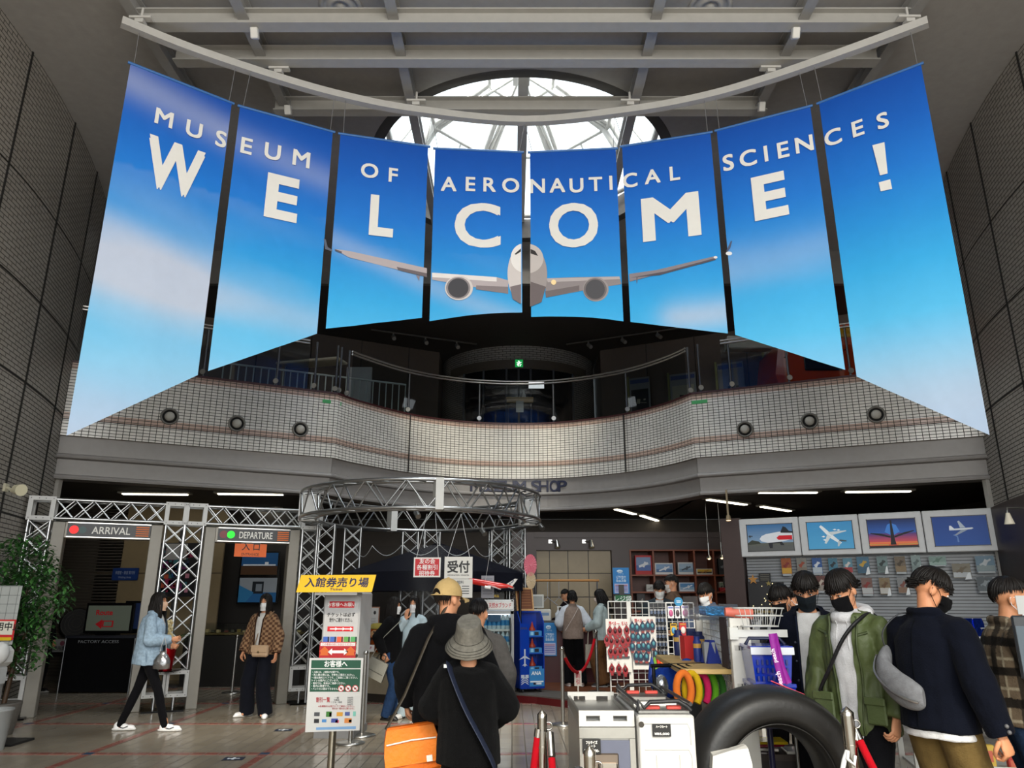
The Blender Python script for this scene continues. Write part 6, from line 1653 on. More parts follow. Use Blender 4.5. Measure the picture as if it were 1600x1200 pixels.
# wire racks in the middle with key holders
def grid(b, x0, x1, z0, z1, y=0, s_=.075, r=.004):
    n, m = max(1, round((x1 - x0) / s_)), max(1, round((z1 - z0) / s_))
    for k in range(n + 1): x = lerp(x0, x1, k / n); b.cyl((x, y, z0), (x, y, z1), r if 0 < k < n else r * 2.2, n=5, caps=False)
    for k in range(m + 1): z = lerp(z0, z1, k / m); b.cyl((x0, y + .004, z), (x1, y + .004, z), r if 0 < k < m else r * 2.2, n=5, caps=False)
KY = 9.4
a, b_ = at_y(950, 940, KY), at_y(1013, 940, KY)
KR = thing('wire_rack', 'white wire grid rack in the middle of the shop holding two cards of key holders', 'display rack', (a.x, KY, 0))
w = b_.x - a.x; zt_ = a.z
for k, (xa, xb) in enumerate(((0, w * .5 - .01), (w * .5 + .01, w))):
    q = MB('#c9cac8'); grid(q, xa, xb, .1, zt_); q.build('grid_panel', 'satin', KR)
q = MB('#d4d4d0'); q.box((w * .5, -.01, zt_ / 2 + .05), (.05, .02, zt_ - .1)); q.build('centre_post', 'satin', KR)
for x in (.0, w): q = MB('#c9cac8'); q.box((x, 0, .05), (.03, .45, .03)); q.box((x, 0, .08), (.03, .03, .1)); q.build('foot', 'satin', KR)
def kcard(px0, py0, px1, py1, lab, nm):
    a, b_ = at_y(px0, py0, KY - .06), at_y(px1, py1, KY - .06); ww, h = b_.x - a.x, a.z - b_.z
    t = thing('card_display', lab, 'display card', (a.x, KY - .06, b_.z))
    q = MB('#d9d8d4'); q.box((ww / 2, .0, h / 2), (ww, .02, h)); q.build('card', 'print', t)
    q = MB('#b8282a'); q.text('翔べる', (ww * .28, -.012, h - .07), X1, Z1, .035, bold=.03, width=ww * .3); q.text('名入れ', (ww * .78, -.012, h - .07), X1, Z1, .035, bold=.03, width=ww * .25); q.box((ww * .52, -.012, h - .055), (ww * .12, .002, .006)); q.build('lettering', 'print', t)
    q = MB('#7d7f82'); q.box((ww / 2, -.02, h * (.28 if nm else .12)), (ww * .86, .03, .022)); q.build('rail', 'metal', t)
kcard(946, 967, 987, 1050, 'left white card hung with red key holders', 1)
kcard(986, 963, 1028, 1046, 'right white card hung with blue key holders', 0)
kc = None; kb = None
def keyh(c, c2, c3, lab, grp):
    t = thing('key_holder', lab, 'key holder', (0, 0, 0), 0, grp)
    q = MB(c); q.prism([(-.034, 0), (-.03, -.05), (0, -.075), (.03, -.05), (.034, 0), (0, .05)], .016, rx); q.build('body', 'satin', t)
    q = MB(c2); q.ball((0, -.01, -.01), (.018, .008, .026), 10, 6); q.build('badge', 'satin', t)
    q = MB(c3); q.box((0, -.002, -.075), (.034, .012, .026)); q.build('strap', 'satin', t)
    q = MB('#9a9a98'); q.tube([(.01 * cos(a), 0, .055 + .01 * sin(a)) for a in [2 * pi * k / 10 for k in range(10)]], .002, 4, closed=True); q.build('ring', 'metal', t); return t
reds = [(953, 984), (961, 985), (968, 984), (979, 983), (948, 998), (955, 1000), (964, 1000), (973, 1000), (981, 998), (954, 1016), (961, 1017), (969, 1016), (978, 1014), (956, 1043), (967, 1043), (977, 1045)]
blues = [(988, 977), (995, 979), (1004, 977), (1012, 976), (1019, 976), (989, 993), (997, 994), (1005, 993), (1012, 992), (988, 1008), (998, 1008), (1005, 1007), (1013, 1009), (1021, 1004), (994, 1023), (1001, 1024), (1010, 1024), (1024, 1020)]
for k, (x, y) in enumerate(reds):
    p = at_y(x, y, KY - .095)
    if k == 0: kc = keyh('#8a1620', '#3a1418', '#8a1a20', 'red pointed key holder hanging on the left white card', 'red key holders'); kc.location = p
    else: dup(kc, tuple(p))
for k, (x, y) in enumerate(blues):
    p = at_y(x, y, KY - .095)
    if k == 0: kb = keyh('#142a44', '#4a8a98', '#8a3a36', 'dark blue pointed key holder with a pale badge on the right white card', 'blue key holders'); kb.location = p
    else: dup(kb, tuple(p))

# dark carousel of small charms behind, and the wire panel of pouches
a, b_ = at_y(1014, 942, 10.2), at_y(1041, 942, 10.2)
t = thing('charm_rack', 'dark wire rack of small silver charms between the two white grid panels', 'display rack', (a.x, 10.2, 0)); w = b_.x - a.x
q = MB('#2b2c30'); q.box((w / 2, .03, .8), (w, .02, 1.4)); q.build('back', 'satin', t)
q = MB('#b9b9b6'); grid(q, 0, w, .1, a.z, 0, .06, .003); q.build('grid_panel', 'satin', t)
q = MB('#9a9a98'); q.box((w / 2, 0, .05), (w, .4, .03)); q.build('foot', 'satin', t)
ch0 = None; r = random.Random(11)
for j in range(9):
    for k in range(5):
        loc = (a.x + w * (.1 + .2 * k), 10.2 - .03, a.z - .12 - j * .1)
        if ch0 is None:
            ch0 = thing('small_charm', 'small silver and blue charm on the dark wire rack', 'charm', loc, 0, 'charms on the dark rack')
            q = MB('#6f7f9c'); q.box((0, 0, 0), (.03, .008, .04)); q.build('charm', 'satin', ch0)
            q = MB('#b9b9ba'); q.box((0, 0, .03), (.036, .006, .02)); q.build('header', 'print', ch0)
        else: dup(ch0, loc)
a, b_ = at_y(1040, 942, 9.0), at_y(1083, 942, 9.0)
t = thing('wire_stand', 'white wire grid stand with toy packs behind the wooden shelf', 'display rack', (a.x, 9.0, 0)); w = b_.x - a.x
q = MB('#cfd0ce'); grid(q, 0, w, .1, a.z, 0, .07); q.build('grid_panel', 'satin', t)
for x in (0, w): q = MB('#c9cac8'); q.box((x, 0, .05), (.03, .45, .03)); q.box((x, 0, .09), (.02, .02, .1)); q.build('foot', 'satin', t)
def pack(px0, py0, px1, py1, Y, lab, c, c2, c3):
    a, b_ = at_y(px0, py0, Y), at_y(px1, py1, Y); w, h = b_.x - a.x, a.z - b_.z
    t = thing('toy_pack', lab, 'toy pack', ((a.x + b_.x) / 2, Y, b_.z), 0, 'toy packs on the wire panel')
    q = MB(c); q.box((0, 0, h / 2), (w, .012, h)); q.build('card', 'print', t)
    q = MB(c2); q.ball((0, -.012, h * .42), (w * .36, .014, h * .28), 12, 8); q.box((0, -.008, h * .88), (w * .8, .006, h * .12), col=c3); q.build('toy', 'satin', t)
pack(1043, 947, 1053, 966, 8.95, 'white toy pack with a pink and green toy, first of the top row', '#d6d6da', '#c05a8a', '#6a78b8')
pack(1054, 947, 1063, 966, 8.95, 'white toy pack with a dark toy, middle of the top row', '#d6d6da', '#4a3a44', '#8a92b8')
pack(1064, 946, 1077, 966, 8.95, 'white toy pack with a round pink toy, last of the top row', '#d6d6da', '#b87aa0', '#8a7ab0')
pack(1047, 974, 1058, 993, 8.95, 'yellow toy pack with a light blue toy', '#c9a024', '#4f94c0', '#3a2a14')
pack(1061, 973, 1073, 993, 8.95, 'red toy pack with a white mark', '#b41c28', '#d8cfc8', '#b87a24')
p = at_y(1060, 940, 8.96); t = thing('round_tag', 'round blue tag on top of the white wire panel', 'tag', tuple(p))
q = MB('#1f7fae'); q.cyl((0, -.006, 0), (0, .006, 0), .05, n=20); q.box((0, -.008, .008), (.05, .003, .006), col='#d8e6ee'); q.box((0, -.008, -.008), (.05, .003, .006), col='#d8e6ee'); q.build('disc', 'print', t)

# gondola with the wooden shelf
G0, G1 = at_t(1157, 1010, 5.2), at_t(1098, 985, 6.6); G0 = V((G0.x, G0.y, 0)); G1 = V((G1.x, G1.y, 0))
gd_ = seg(G0, G1); Lg = (G1 - G0).length; gr_ = atan2(gd_.y, gd_.x)
zg0, zg1 = at_y(1157, 967, G0.y).z, at_y(1098, 958, G1.y).z
gz = (zg0 + zg1) / 2
gn = thing('display_gondola', 'white shop gondola with a wire side and a wooden shelf beside the tyre', 'display rack', tuple(G0), gr_)
q = MB('#d8d5cc'); q.box((-.0, 0, gz / 2), (.07, .14, gz), bev=.004)
for z in (gz - .07, gz - .2, gz - .45): q.box((0, .0, z), (.074, .1, .035), col='#b9b6ae'); 
for z in (gz - .07, gz - .2, gz - .45):
    for y in (-.018, .018): q.box((-.036, y, z), (.006, .008, .03), col='#3a3835')
q.build('front_post', 'satin', gn)
q = MB('#cfccc4'); q.box((Lg, 0, gz / 2), (.07, .12, gz), bev=.004); q.build('rear_post', 'satin', gn)
q = MB('#c4c6c4'); grid(q, .05, Lg - .05, .5, gz - .02, 0, .05, .0035); q.build('wire_side', 'satin', gn)
q = MB('#d2d0c8'); q.box((Lg / 2, 0, .12), (Lg, .12, .2)); q.box((Lg / 2, .2, .06), (Lg, .36, .1)); q.build('base', 'satin', gn)
zs3 = 1.04
q = MB('#c9a868'); q.box((Lg * .62, .22, zs3), (Lg * .98, .38, .035), bev=.004); q.build('wooden_shelf', 'wood', gn)
GM = M4.Translation(G0) @ M4.Rotation(gr_, 4, 'Z')
gl = (('blue boxed flask at the far end of the wooden shelf', '#16255c', '#c09a4a', .09, .3), ('tall navy box with a gold band on the wooden shelf, second from the far end', '#14204e', '#c89a3c', .1, .32), ('red and white box in the middle of the wooden shelf', '#c02a2c', '#e0ddd8', .12, .26), ('navy box with an orange band in the middle of the wooden shelf', '#182a66', '#c8862c', .1, .3), ('navy bottle with a gold label at the front of the wooden shelf', '#1a2f7a', '#c09040', .07, .27), ('navy box behind the bottle on the wooden shelf', '#16245a', '#c49a50', .12, .3), ('clear pack with a dark toy near the front post of the wooden shelf', '#8a8e94', '#2a2a30', .1, .22), ('deep blue bag with white stripes at the front end of the wooden shelf', '#1a2f86', '#d8dce6', .14, .24))
gpx = ((1057, 1022, 7.9), (1069, 1018, 7.9), (1075, 1030, 7.5), (1088, 1020, 7.7), (1091, 1034, 7.2), (1104, 1028, 7.4), (1109, 1036, 7.15), (1119, 1036, 7.1))
for (lab, c, c2, w, h), (px, py, tt) in zip(gl, gpx):
    p = GM.inverted() @ at_z(px, py, zs3 + .018); p = GM @ V((min(max(p.x, .2), Lg * 1.06), min(max(p.y, .08), .35), p.z))
    t = thing('boxed_flask', lab, 'box', tuple(p), gr_ + .3 * (w > .11), 'boxes on the wooden shelf')
    h *= .72; w *= .85; q = MB(c)
    if 'bottle' in lab or 'flask' in lab: q.lathe([(w * .5, 0), (w * .55, .01), (w * .55, h * .8), (w * .4, h * .86), (w * .4, h)], n=14)
    elif 'bag' in lab: q.loft([[(-w / 2, -.06, 0), (w / 2, -.06, 0), (w / 2, .06, 0), (-w / 2, .06, 0)], [(-w * .36, -.02, h), (w * .36, -.02, h), (w * .36, .02, h), (-w * .36, .02, h)]], smooth=False)
    else: q.box((0, 0, h / 2), (w, .09, h), bev=.004)
    q.build('package', 'print', t)
    q = MB(c2)
    if 'bottle' in lab or 'flask' in lab: q.lathe([(w * .56, h * .55), (w * .56, h * .72)], n=14, cap=False)
    elif 'bag' in lab:
        for k in (-1, 1): q.box((0, 0, 0), (.012, .003, h * .6), M4.Translation((k * .02, -.05, h * .55)) @ M4.Rotation(-.18, 4, 'X'))
    else: q.box((0, -.047, h * .7), (w * .9, .003, h * .16)); q.box((w * .47, -.0, h * .5), (.012, .092, h), col=c2) if 'white' in lab else None
    q.build('band', 'print', t)
# things clipped on and hung round the gondola
p = at_t(1110, 955, 7.6)
wb = thing('acrylic_tray', 'clear acrylic tray of blue sachets on top of the gondola', 'tray', tuple(GM @ V((Lg * .55, .05, gz - .03))), gr_)
q = MB(); q.box((0, 0, .01), (.7, .3, .008)); q.box((0, -.15, .06), (.7, .006, .12)); q.box((0, .15, .09), (.7, .006, .18)); q.box((-.35, 0, .06), (.006, .3, .12)); q.build('tray', 'plastic_film', wb)
for k in range(6):
    t = thing('blue_sachet', 'shiny light blue sachet lying in the acrylic tray on the gondola', 'sachet', tuple(GM @ V((Lg * .5 + .2 - k * .055, .02, gz - .0))), gr_, 'blue sachets')
    q = MB('#2f86c0'); q.box((0, 0, .04), (.012, .17, .075), M4.Rotation(.5, 4, 'Y')); q.build('sachet', 'foil', t)
t = thing('coral_cup', 'coral pink paper roll on top of the white front post', 'roll', tuple(GM @ V((-.0, .0, gz + .03))), gr_)
q = MB('#d8705c'); q.cyl((.0, -.1, .0), (.0, .09, .012), .042, .03, n=18); q.cyl((0, -.101, 0), (0, -.095, 0), .032, n=18, col='#a84a3c'); q.build('roll', 'print', t)
t = thing('dark_card', 'dark brown card clipped to the wire side of the gondola', 'card', tuple(GM @ V((.3, .03, gz - .3))), gr_)
q = MB('#2e1c20'); q.box((0, .02, .12), (.22, .012, .36)); q.build('card', 'print', t)
t = thing('wire_basket', 'empty white wire basket on a bracket in front of the gondola', 'basket', tuple(at_t(1184, 978, 5.2)), 0)
q = MB('#d2d2cc'); 
for z, s_ in ((0, .6), (.07, .75), (.12, .8)): q.tube([(-.2 * s_, -.12 * s_, z), (.2 * s_, -.12 * s_, z), (.2 * s_, .12 * s_, z), (-.2 * s_, .12 * s_, z)], .006, 6, closed=True)
for k in range(9):
    x = -.16 + k * .04; q.tube([(x * .95, -.095, .12), (x * .75, -.07, 0), (x * .75, .07, 0), (x * .95, .095, .12)], .003, 4)
q.box((.02, 0, -.05), (.36, .03, .05)); q.box((-.18, 0, -.05), (.06, .06, .08)); q.build('basket', 'satin', t)
p = at_t(1198, 1035, 4.95)
t = thing('shopping_basket', 'stack of blue plastic shopping baskets with a white rim beside the gondola', 'basket', (p.x, p.y, 0), -.1)
z1_ = at_y(1197, 1012, p.y).z
q = MB('#1230a0'); zz = z1_ - .44
while zz < z1_ - .1:
    q.loft([[(sx * .13 * s_, sy * .17 * s_, z) for sx, sy in ((-1, -1), (1, -1), (1, 1), (-1, 1))] for z, s_ in ((zz, .86), (zz + .2, 1.0), (zz + .21, 1.04), (zz + .23, 1.04))], smooth=False); zz += .23
q.build('basket', 'gloss', t)
q = MB('#0a1c6a')
for k in range(7):
    for j in range(3): q.box((-.095 + k * .031, -.168, zz - .2 + j * .05), (.012, .01, .03))
q.build('slots', 'satin', t)
q = MB('#cfd3da'); q.box((0, -.18, zz - .03), (.27, .012, .045)); q.box((.136, 0, zz - .03), (.012, .36, .045)); q.build('rim_label', 'print', t)
q = MB('#14143a'); q.box((0, .05, z1_ - .47), (.22, .26, .04)); q.cyl((0, .1, 0), (0, .1, z1_ - .46), .02, n=8); q.box((0, 0, .02), (.3, .36, .04)); q.build('stand', 'satin', t)
q = MB('#121a3a'); q.tube([(-.13, 0, zz), (-.1, .02, zz + .04), (.1, .02, zz + .04), (.13, 0, zz)], .012, 6); q.build('handle', 'satin', t)
a, b_ = at_t(1206, 990, 4.7), at_t(1222, 1066, 4.7)
LK = .78
t = thing('lanyard', 'purple lanyard with white lettering hanging before the blue baskets', 'lanyard', tuple(a), 0)
q = MB('#8a1f8c'); 
path = [(0, 0, 0), (.01, 0, -.1), (.035, -.01, -.22), (.05, 0, a.z * -1 + b_.z)]
q.tube([(0, 0, .0), (.012, -.004, -.15), (.04, 0, b_.z - a.z)], .026, 6, flat=.08, up=(0, 1, 0)); q.tube([(.02, .02, .0), (.05, .02, -.2), (.085, .02, b_.z - a.z)], .023, 6, flat=.08, up=(0, 1, 0)); q.build('ribbon', 'nylon', t)
q = MB('#e8d8ea')
q.text('peach', (.008, -.012, -.13), V((.15, 0, -1)).normalized() * -1, V((-1, 0, -.15)), .026, bold=.02); q.text('peach', (.03, -.012, -.27), V((.15, 0, -1)).normalized() * -1, V((-1, 0, -.15)), .03, bold=.02); q.build('lettering', 'print', t)

# rolled umbrellas, bagged plush and neck cushions at the foot of the racks
for k, (px, c, nm) in enumerate(((1019, '#1f3a8c', 'blue'), (1024, '#6a9a2c', 'green'), (1030, '#c8281c', 'red'), (1035, '#d8701c', 'orange'))):
    p = at_y(px, 1048, 8.6); t = thing('rolled_umbrella', '%s rolled umbrella hanging below the key holders' % nm, 'umbrella', (p.x, 8.6 + .01 * k, p.z), 0, 'rolled umbrellas')
    q = MB(c); q.lathe([(.008, .14), (.03, .06), (.05, -.06), (.045, -.14), (.01, -.16)], n=12); q.build('canopy', 'nylon', t)
    q = MB('#2a2a2c'); q.cyl((0, 0, .14), (0, 0, .24), .006, n=6); q.build('tip', 'satin', t)
for k, (px, py, tt, c, lab) in enumerate(((1040, 1064, 5.9, '#1c3f9c', 'clear bag with a blue plush toy behind the second cart'), (1056, 1056, 6.1, '#24489c', 'second bagged blue plush toy next to the neck cushions'))):
    p = at_t(px, py, tt); t = thing('bagged_plush', lab, 'soft toy', (p.x, p.y, p.z - .13), .3, 'bagged plush toys')
    q = MB(c); q.ball((0, 0, .12), (.13, .1, .12), 14, 10); q.ball((.08, -.05, .2), (.07, .06, .07)); q.build('toy', 'knit', t)
    q = MB('#c6ccd4'); q.ball((-.07, -.06, .1), (.06, .06, .09)); q.ball((0.05, -.09, .1), (.05, .03, .05)); q.build('bag', 'foil', t)
    q = MB('#4a4c50'); q.box((0, 0, -(p.z - .13) / 2), (.3, .25, max(.05, p.z - .14))); q.build('bin', 'satin', t)
for k, (px, c, nm) in enumerate(((1071, '#d8702c', 'orange'), (1084, '#c9a41c', 'yellow'), (1098, '#c8285c', 'pink'), (1110, '#6ab02c', 'green'), (1122, '#4a8a3c', 'dark green'))):
    p = at_t(px, 1078, 5.2 + .1 * k); t = thing('neck_cushion', '%s curved neck cushion in the row beside the tyre' % nm, 'cushion', tuple(p), .35, 'neck cushions')
    q = MB(c); q.tube([(.06 * cos(a), .02, .11 * sin(a)) for a in [lerp(-1.0, pi + .6, j / 16) for j in range(17)]], .026, 10); q.build('cushion', 'cloth', t)
    q = MB('#2a2a2c'); q.cyl((0, .02, .13), (0, .2, .16), .006, n=5); q.build('hook', 'metal', t)
p = at_t(1095, 1066, 5.7); t = thing('peg_bar', 'dark steel bar frame under the wooden shelf holding the neck cushions', 'rail', (p.x, p.y + .1, 0), .3)
q = MB('#3a3a3c'); q.cyl((-.4, 0, p.z + .12), (.4, 0, p.z + .12), .015, n=8); q.build('bar', 'metal', t)
for x in (-.38, .38): q = MB('#3a3a3c'); q.cyl((x, 0, 0), (x, 0, p.z + .12), .014, n=8); q.build('leg', 'metal', t)
# ================================================================ foreground: galley carts, tyre, rope posts
def cart_base(nm, lab, px0, px1, pyt, tt, z, D, rz=0.0):
    a, b_ = at_t(px0, pyt, tt), at_t(px1, pyt, tt); w = b_.x - a.x
    t = thing(nm, lab, 'galley cart', ((a.x + b_.x) / 2, a.y, 0), rz); return t, w
c1, W1 = cart_base('galley_cart', 'grey metal galley cart with slotted top rails, left of the white cart', 904, 990, 1110, 3.8, 1.0, .8)
H1 = at_t(947, 1110, 3.8).z
def slotrail(q, w, y, z0, z1, d=.022):
    h = z1 - z0; q.box((0, y, z0 + h * .17), (w, d, h * .34)); q.box((0, y, z1 - h * .16), (w, d, h * .32))
    for x, k in ((-w * .435, .13), (0, .24), (w * .435, .13)): q.box((x, y, z0 + h * .51), (w * k, d, h * .339))
q = MB('#a3a19c'); q.box((0, .4, .5 * (H1 - .07) + .06), (W1, .8, H1 - .19), bev=.01); q.box((0, .42, H1 - .055), (W1 - .03, .76, .02)); q.build('body', 'metal', c1)
for y, nm_ in ((0.0, 0), (.79, 1)):
    q = MB('#c6c4be'); slotrail(q, W1, y, H1 - .075, H1 + .0); q.build('slotted_rail', 'satin', c1)
for x in (-W1 / 2 + .008, W1 / 2 - .008): q = MB('#8e8d88'); q.box((x, .4, H1 - .045), (.016, .8, .05)); q.build('side_rail', 'metal', c1)
q = MB('#b9b6ae'); q.box((-W1 * .46, -.008, H1 / 2 - .055), (W1 * .08, .02, H1 - .151)); q.box((W1 * .45, -.008, H1 / 2 - .055), (W1 * .1, .02, H1 - .151)); q.box((0, -.009, H1 - .103), (W1, .02, .05)); q.build('door_frame', 'metal', c1)
q = MB('#5b5f70'); q.box((.0, -.006, H1 * .45), (W1 * .82, .014, H1 * .82)); q.build('door', 'satin', c1)
q = MB('#8d7f72'); q.box((-W1 * .1, -.016, H1 * .6), (W1 * .58, .014, .4), bev=.006); q.build('latch_plate', 'metal', c1)
q = MB('#b5aca0'); q.box((-.0, -.026, H1 * .72), (.08, .012, .075), bev=.006); q.tube([(-.045, -.03, H1 * .72 + .035), (-.05, -.045, H1 * .72 - .02), (.05, -.045, H1 * .72 - .02), (.045, -.03, H1 * .72 + .035)], .006, 6, col='#4a4540'); q.tube([(-.05, -.03, H1 * .66), (-.01, -.06, H1 * .67), (.04, -.05, H1 * .63)], .008, 6, col='#4a4540'); q.build('latch', 'metal', c1)
for x in (-W1 * .36, W1 * .36):
    for y in (.08, .72): q = MB('#1c1c1c'); q.cyl((x - .015, y, .045), (x + .015, y, .045), .045, n=14); q.build('caster', 'rubber', c1)
def pricecard(cart, x, z, w, h, l1, l2, lab):
    t = thing('price_card', lab, 'price card', tuple(cart.location + V((x, -.028, z))), 0)
    q = MB('#100f0f'); q.box((0, 0, 0), (w, .006, h)); q.build('card', 'print', t)
    q = MB('#e9e6e0')
    for k, s_ in enumerate(l1): q.text(s_, (0, -.0045, h * (.2 - .24 * k)), X1, Z1, h * .17, bold=.03, width=w * (.62 if k == 0 else .4))
    q.text(l2, (0, -.0045, -h * .36), X1, Z1, h * .18, bold=.02, width=w * .8); q.build('lettering', 'print', t)
pricecard(c1, -W1 * .29, H1 - .165, .092, .068, ('フルサイズ', 'カート'), '¥100,000-', 'black handwritten price card on the left galley cart')
c2, W2 = cart_base('galley_cart', 'white galley cart with black tube handles and red catches on top', 995, 1084, 1111, 3.75, 1.0, .8)
H2 = at_t(1040, 1111, 3.75).z
q = MB('#b5b4b0'); q.box((0, .4, H2 / 2 + .03), (W2, .8, H2 - .1), bev=.008); q.build('body', 'satin', c2)
q = MB('#c9c8c4'); q.box((0, -.008, H2 / 2 + .03), (W2 * .97, .016, H2 - .12), bev=.006); q.build('door', 'satin', c2)
q = MB('#bebdb8')
for z, h in ((H2 - .105, .1), (H2 - .26, .17), (H2 - .46, .19)):
    q.tube([(-W2 * .4, -.017, z + h / 2), (W2 * .36, -.017, z + h / 2), (W2 * .41, -.017, z + h / 2 - .03), (W2 * .41, -.017, z - h / 2)], .004, 5)
for x in (-W2 * .2, W2 * .2): q.tube([(x, -.017, H2 - .2), (x, -.017, H2 - .3)], .004, 5)
q.build('pressed_panels', 'satin', c2)
q = MB('#55504a'); q.cyl((-W2 * .44, -.02, H2 - .06), (-W2 * .44, -.012, H2 - .06), .014, n=14); q.build('lock', 'metal', c2)
q = MB('#8d7f72'); q.box((.02, -.02, H2 - .48), (.1, .012, .07), bev=.005); q.build('latch_plate', 'metal', c2)
q = MB('#9f9d98'); q.box((0, .42, H2 - .01), (W2 - .03, .76, .012)); q.box((0, .3, H2 + .0), (W2 * .8, .04, .02), col='#d2d0ca'); q.box((0, .55, H2 + .0), (W2 * .7, .1, .015), col='#7d7b76'); q.build('top_plate', 'metal', c2)
for y in (.02, .78):
    q = MB('#1d1d1f'); q.tube([(-W2 * .47, y, H2), (-W2 * .45, y, H2 + .045), (-W2 * .36, y, H2 + .012), (-W2 * .25, y, H2 + .04), (W2 * .25, y, H2 + .045), (W2 * .4, y, H2 + .02), (W2 * .47, y, H2)], .011, 8); q.build('tube_handle', 'rubber', c2)
for y in (.06, .7):
    for s_ in (-1, 1): q = MB('#c8453a'); q.box((s_ * W2 * .19, y, H2 + .01), (W2 * .26, .03, .018), bev=.004); q.build('red_catch', 'satin', c2)
for x in (-W2 * .47, W2 * .47):
    q = MB('#4a4a4c'); q.cyl((x, .02, H2 + .03), (x, .78, H2 + .03), .01, n=8); q.build('side_rail', 'metal', c2)
for x in (-W2 * .36, W2 * .36):
    for y in (.08, .72): q = MB('#1c1c1c'); q.cyl((x - .015, y, .045), (x + .015, y, .045), .045, n=14); q.build('caster', 'rubber', c2)
pricecard(c2, -W2 * .1, H2 - .085, .092, .058, ('ハーフカート',), '¥85,000', 'black handwritten price card on the right galley cart')

# the big aircraft tyre
TR, Tr, TWd = .53, .3, .36
tc_ = at_t(1203, 1190, 4.25)
ty = thing('aircraft_tyre', 'large worn black aircraft tyre standing on the floor', 'tyre', (tc_.x, tc_.y, 0), .12)
prof = []
for k in range(33):
    a = 2 * pi * k / 32; ca, sa = cos(a), sin(a)
    rr = (TR + Tr) / 2 + (TR - Tr) / 2 * (abs(ca) ** .75) * (1 if ca > 0 else -1); yy = TWd / 2 * (abs(sa) ** .8) * (1 if sa > 0 else -1) * (.78 if ca < -.4 else 1)
    prof.append((rr, yy))
q = MB('#1c1b1a'); n = 72
q.loft([[(r * cos(2 * pi * k / n), y, TR + r * sin(2 * pi * k / n)) for r, y in prof[:-1]] for k in range(n)] + [[(r, y, TR) for r, y in prof[:-1]]], caps=False); q.build('tread_and_walls', 'rubber', ty)
q = MB('#232221')
for r, y in ((Tr + .035, -TWd * .38), (Tr + .075, -TWd * .455), (.49, -TWd * .41)): q.tube([(r * cos(2 * pi * k / n), y, TR + r * sin(2 * pi * k / n)) for k in range(n)], .004, 5, closed=True)
q.build('bead_rings', 'rubber', ty)
p = at_t(1140, 1186, 4.0)
t = thing('paper_bag', 'crumpled white paper bag standing in front of the tyre', 'bag', (p.x, p.y, 0), -.1)
zz = at_t(1140, 1172, 4.0).z
q = MB('#d2cfc8'); rg2 = []
r = random.Random(4)
for z, s_ in ((0, .95), (zz * .5, 1.02), (zz * .9, 1.0), (zz, .92)): rg2.append([(x * s_ + r.uniform(-.006, .006), y * s_ + r.uniform(-.01, .01), z + (.02 * x / .1 if z > .1 else 0) + r.uniform(-.005, .005)) for x, y in ((-.1, -.06), (0, -.065), (.1, -.06), (.105, 0), (.1, .06), (0, .065), (-.1, .06), (-.105, 0))])
q.loft(rg2, smooth=False); q.build('bag', 'print', t)
q = MB('#a89a80'); q.box((0, -.068, zz * .45), (.17, .004, zz * .7)); q.build('front_label', 'print', t)
# low table of books seen through the tyre
p = at_t(1200, 1178, 5.15)
t = thing('book_table', 'low dark table of bagged magazines seen through the tyre', 'table', (p.x + .1, p.y + .1, 0), -.1)
q = MB('#3a2e28'); q.box((0, 0, .5), (.6, .4, .04)); q.box((0, -.18, .27), (.58, .03, .42), col='#241c1a'); q.build('table_top', 'wood', t)
for x in (-.27, .27):
    for y in (-.17, .17): q = MB('#2a2220'); q.box((x, y, .24), (.05, .05, .48)); q.build('leg', 'wood', t)
tb = t
for k, (x, y, z, c, lab) in enumerate(((-.2, -.1, .0, '#3c2a2c', 'dark magazine at the bottom of the stack seen through the tyre'), (-.18, -.1, .02, '#b9b4ac', 'pale magazine in the stack seen through the tyre'), (-.15, -.08, .04, '#8a1c3a', 'dark red magazine in the stack seen through the tyre'), (-.12, -.1, .06, '#c9a81c', 'yellow bagged pack on the stack seen through the tyre'), (.15, -.12, .0, '#d0ccc4', 'white bagged pack on the table seen through the tyre'))):
    t = thing('magazine', lab, 'magazine', (tb.location.x + x, tb.location.y + y, .522 + z), r.uniform(-.3, .3), 'magazines on the low table')
    q = MB(c); q.box((0, 0, .009), (.28, .2, .018), bev=.004); q.build('cover', 'gloss', t)
t = thing('pink_sheet', 'pink and white leaflets leaning over the right side of the tyre', 'leaflet', tuple(at_t(1232, 1076, 4.6)), -.5)
q = MB('#c8304c'); q.box((0, 0, 0), (.2, .15, .006), M4.Rotation(.35, 4, 'Y') @ M4.Rotation(-.2, 4, 'X')); q.box((.1, 0, -.05), (.2, .14, .006), M4.Rotation(.45, 4, 'Y'), col='#e0dcd8'); q.box((.22, 0, -.1), (.18, .13, .006), M4.Rotation(.55, 4, 'Y'), col='#b83048'); q.build('sheets', 'print', t)
t = thing('leaflet_stand', 'thin steel stand behind the tyre holding the pink leaflets', 'stand', (at_t(1245, 1085, 4.9).x, at_t(1245, 1085, 4.95).y + .05, 0))
hz2 = at_t(1245, 1085, 4.9).z - .08
q = MB('#8a8a88'); q.cyl((0, 0, 0), (0, 0, hz2), .012, n=8); q.lathe([(.14, 0), (.14, .01), (.02, .02)], n=20); q.build('post', 'metal', t)

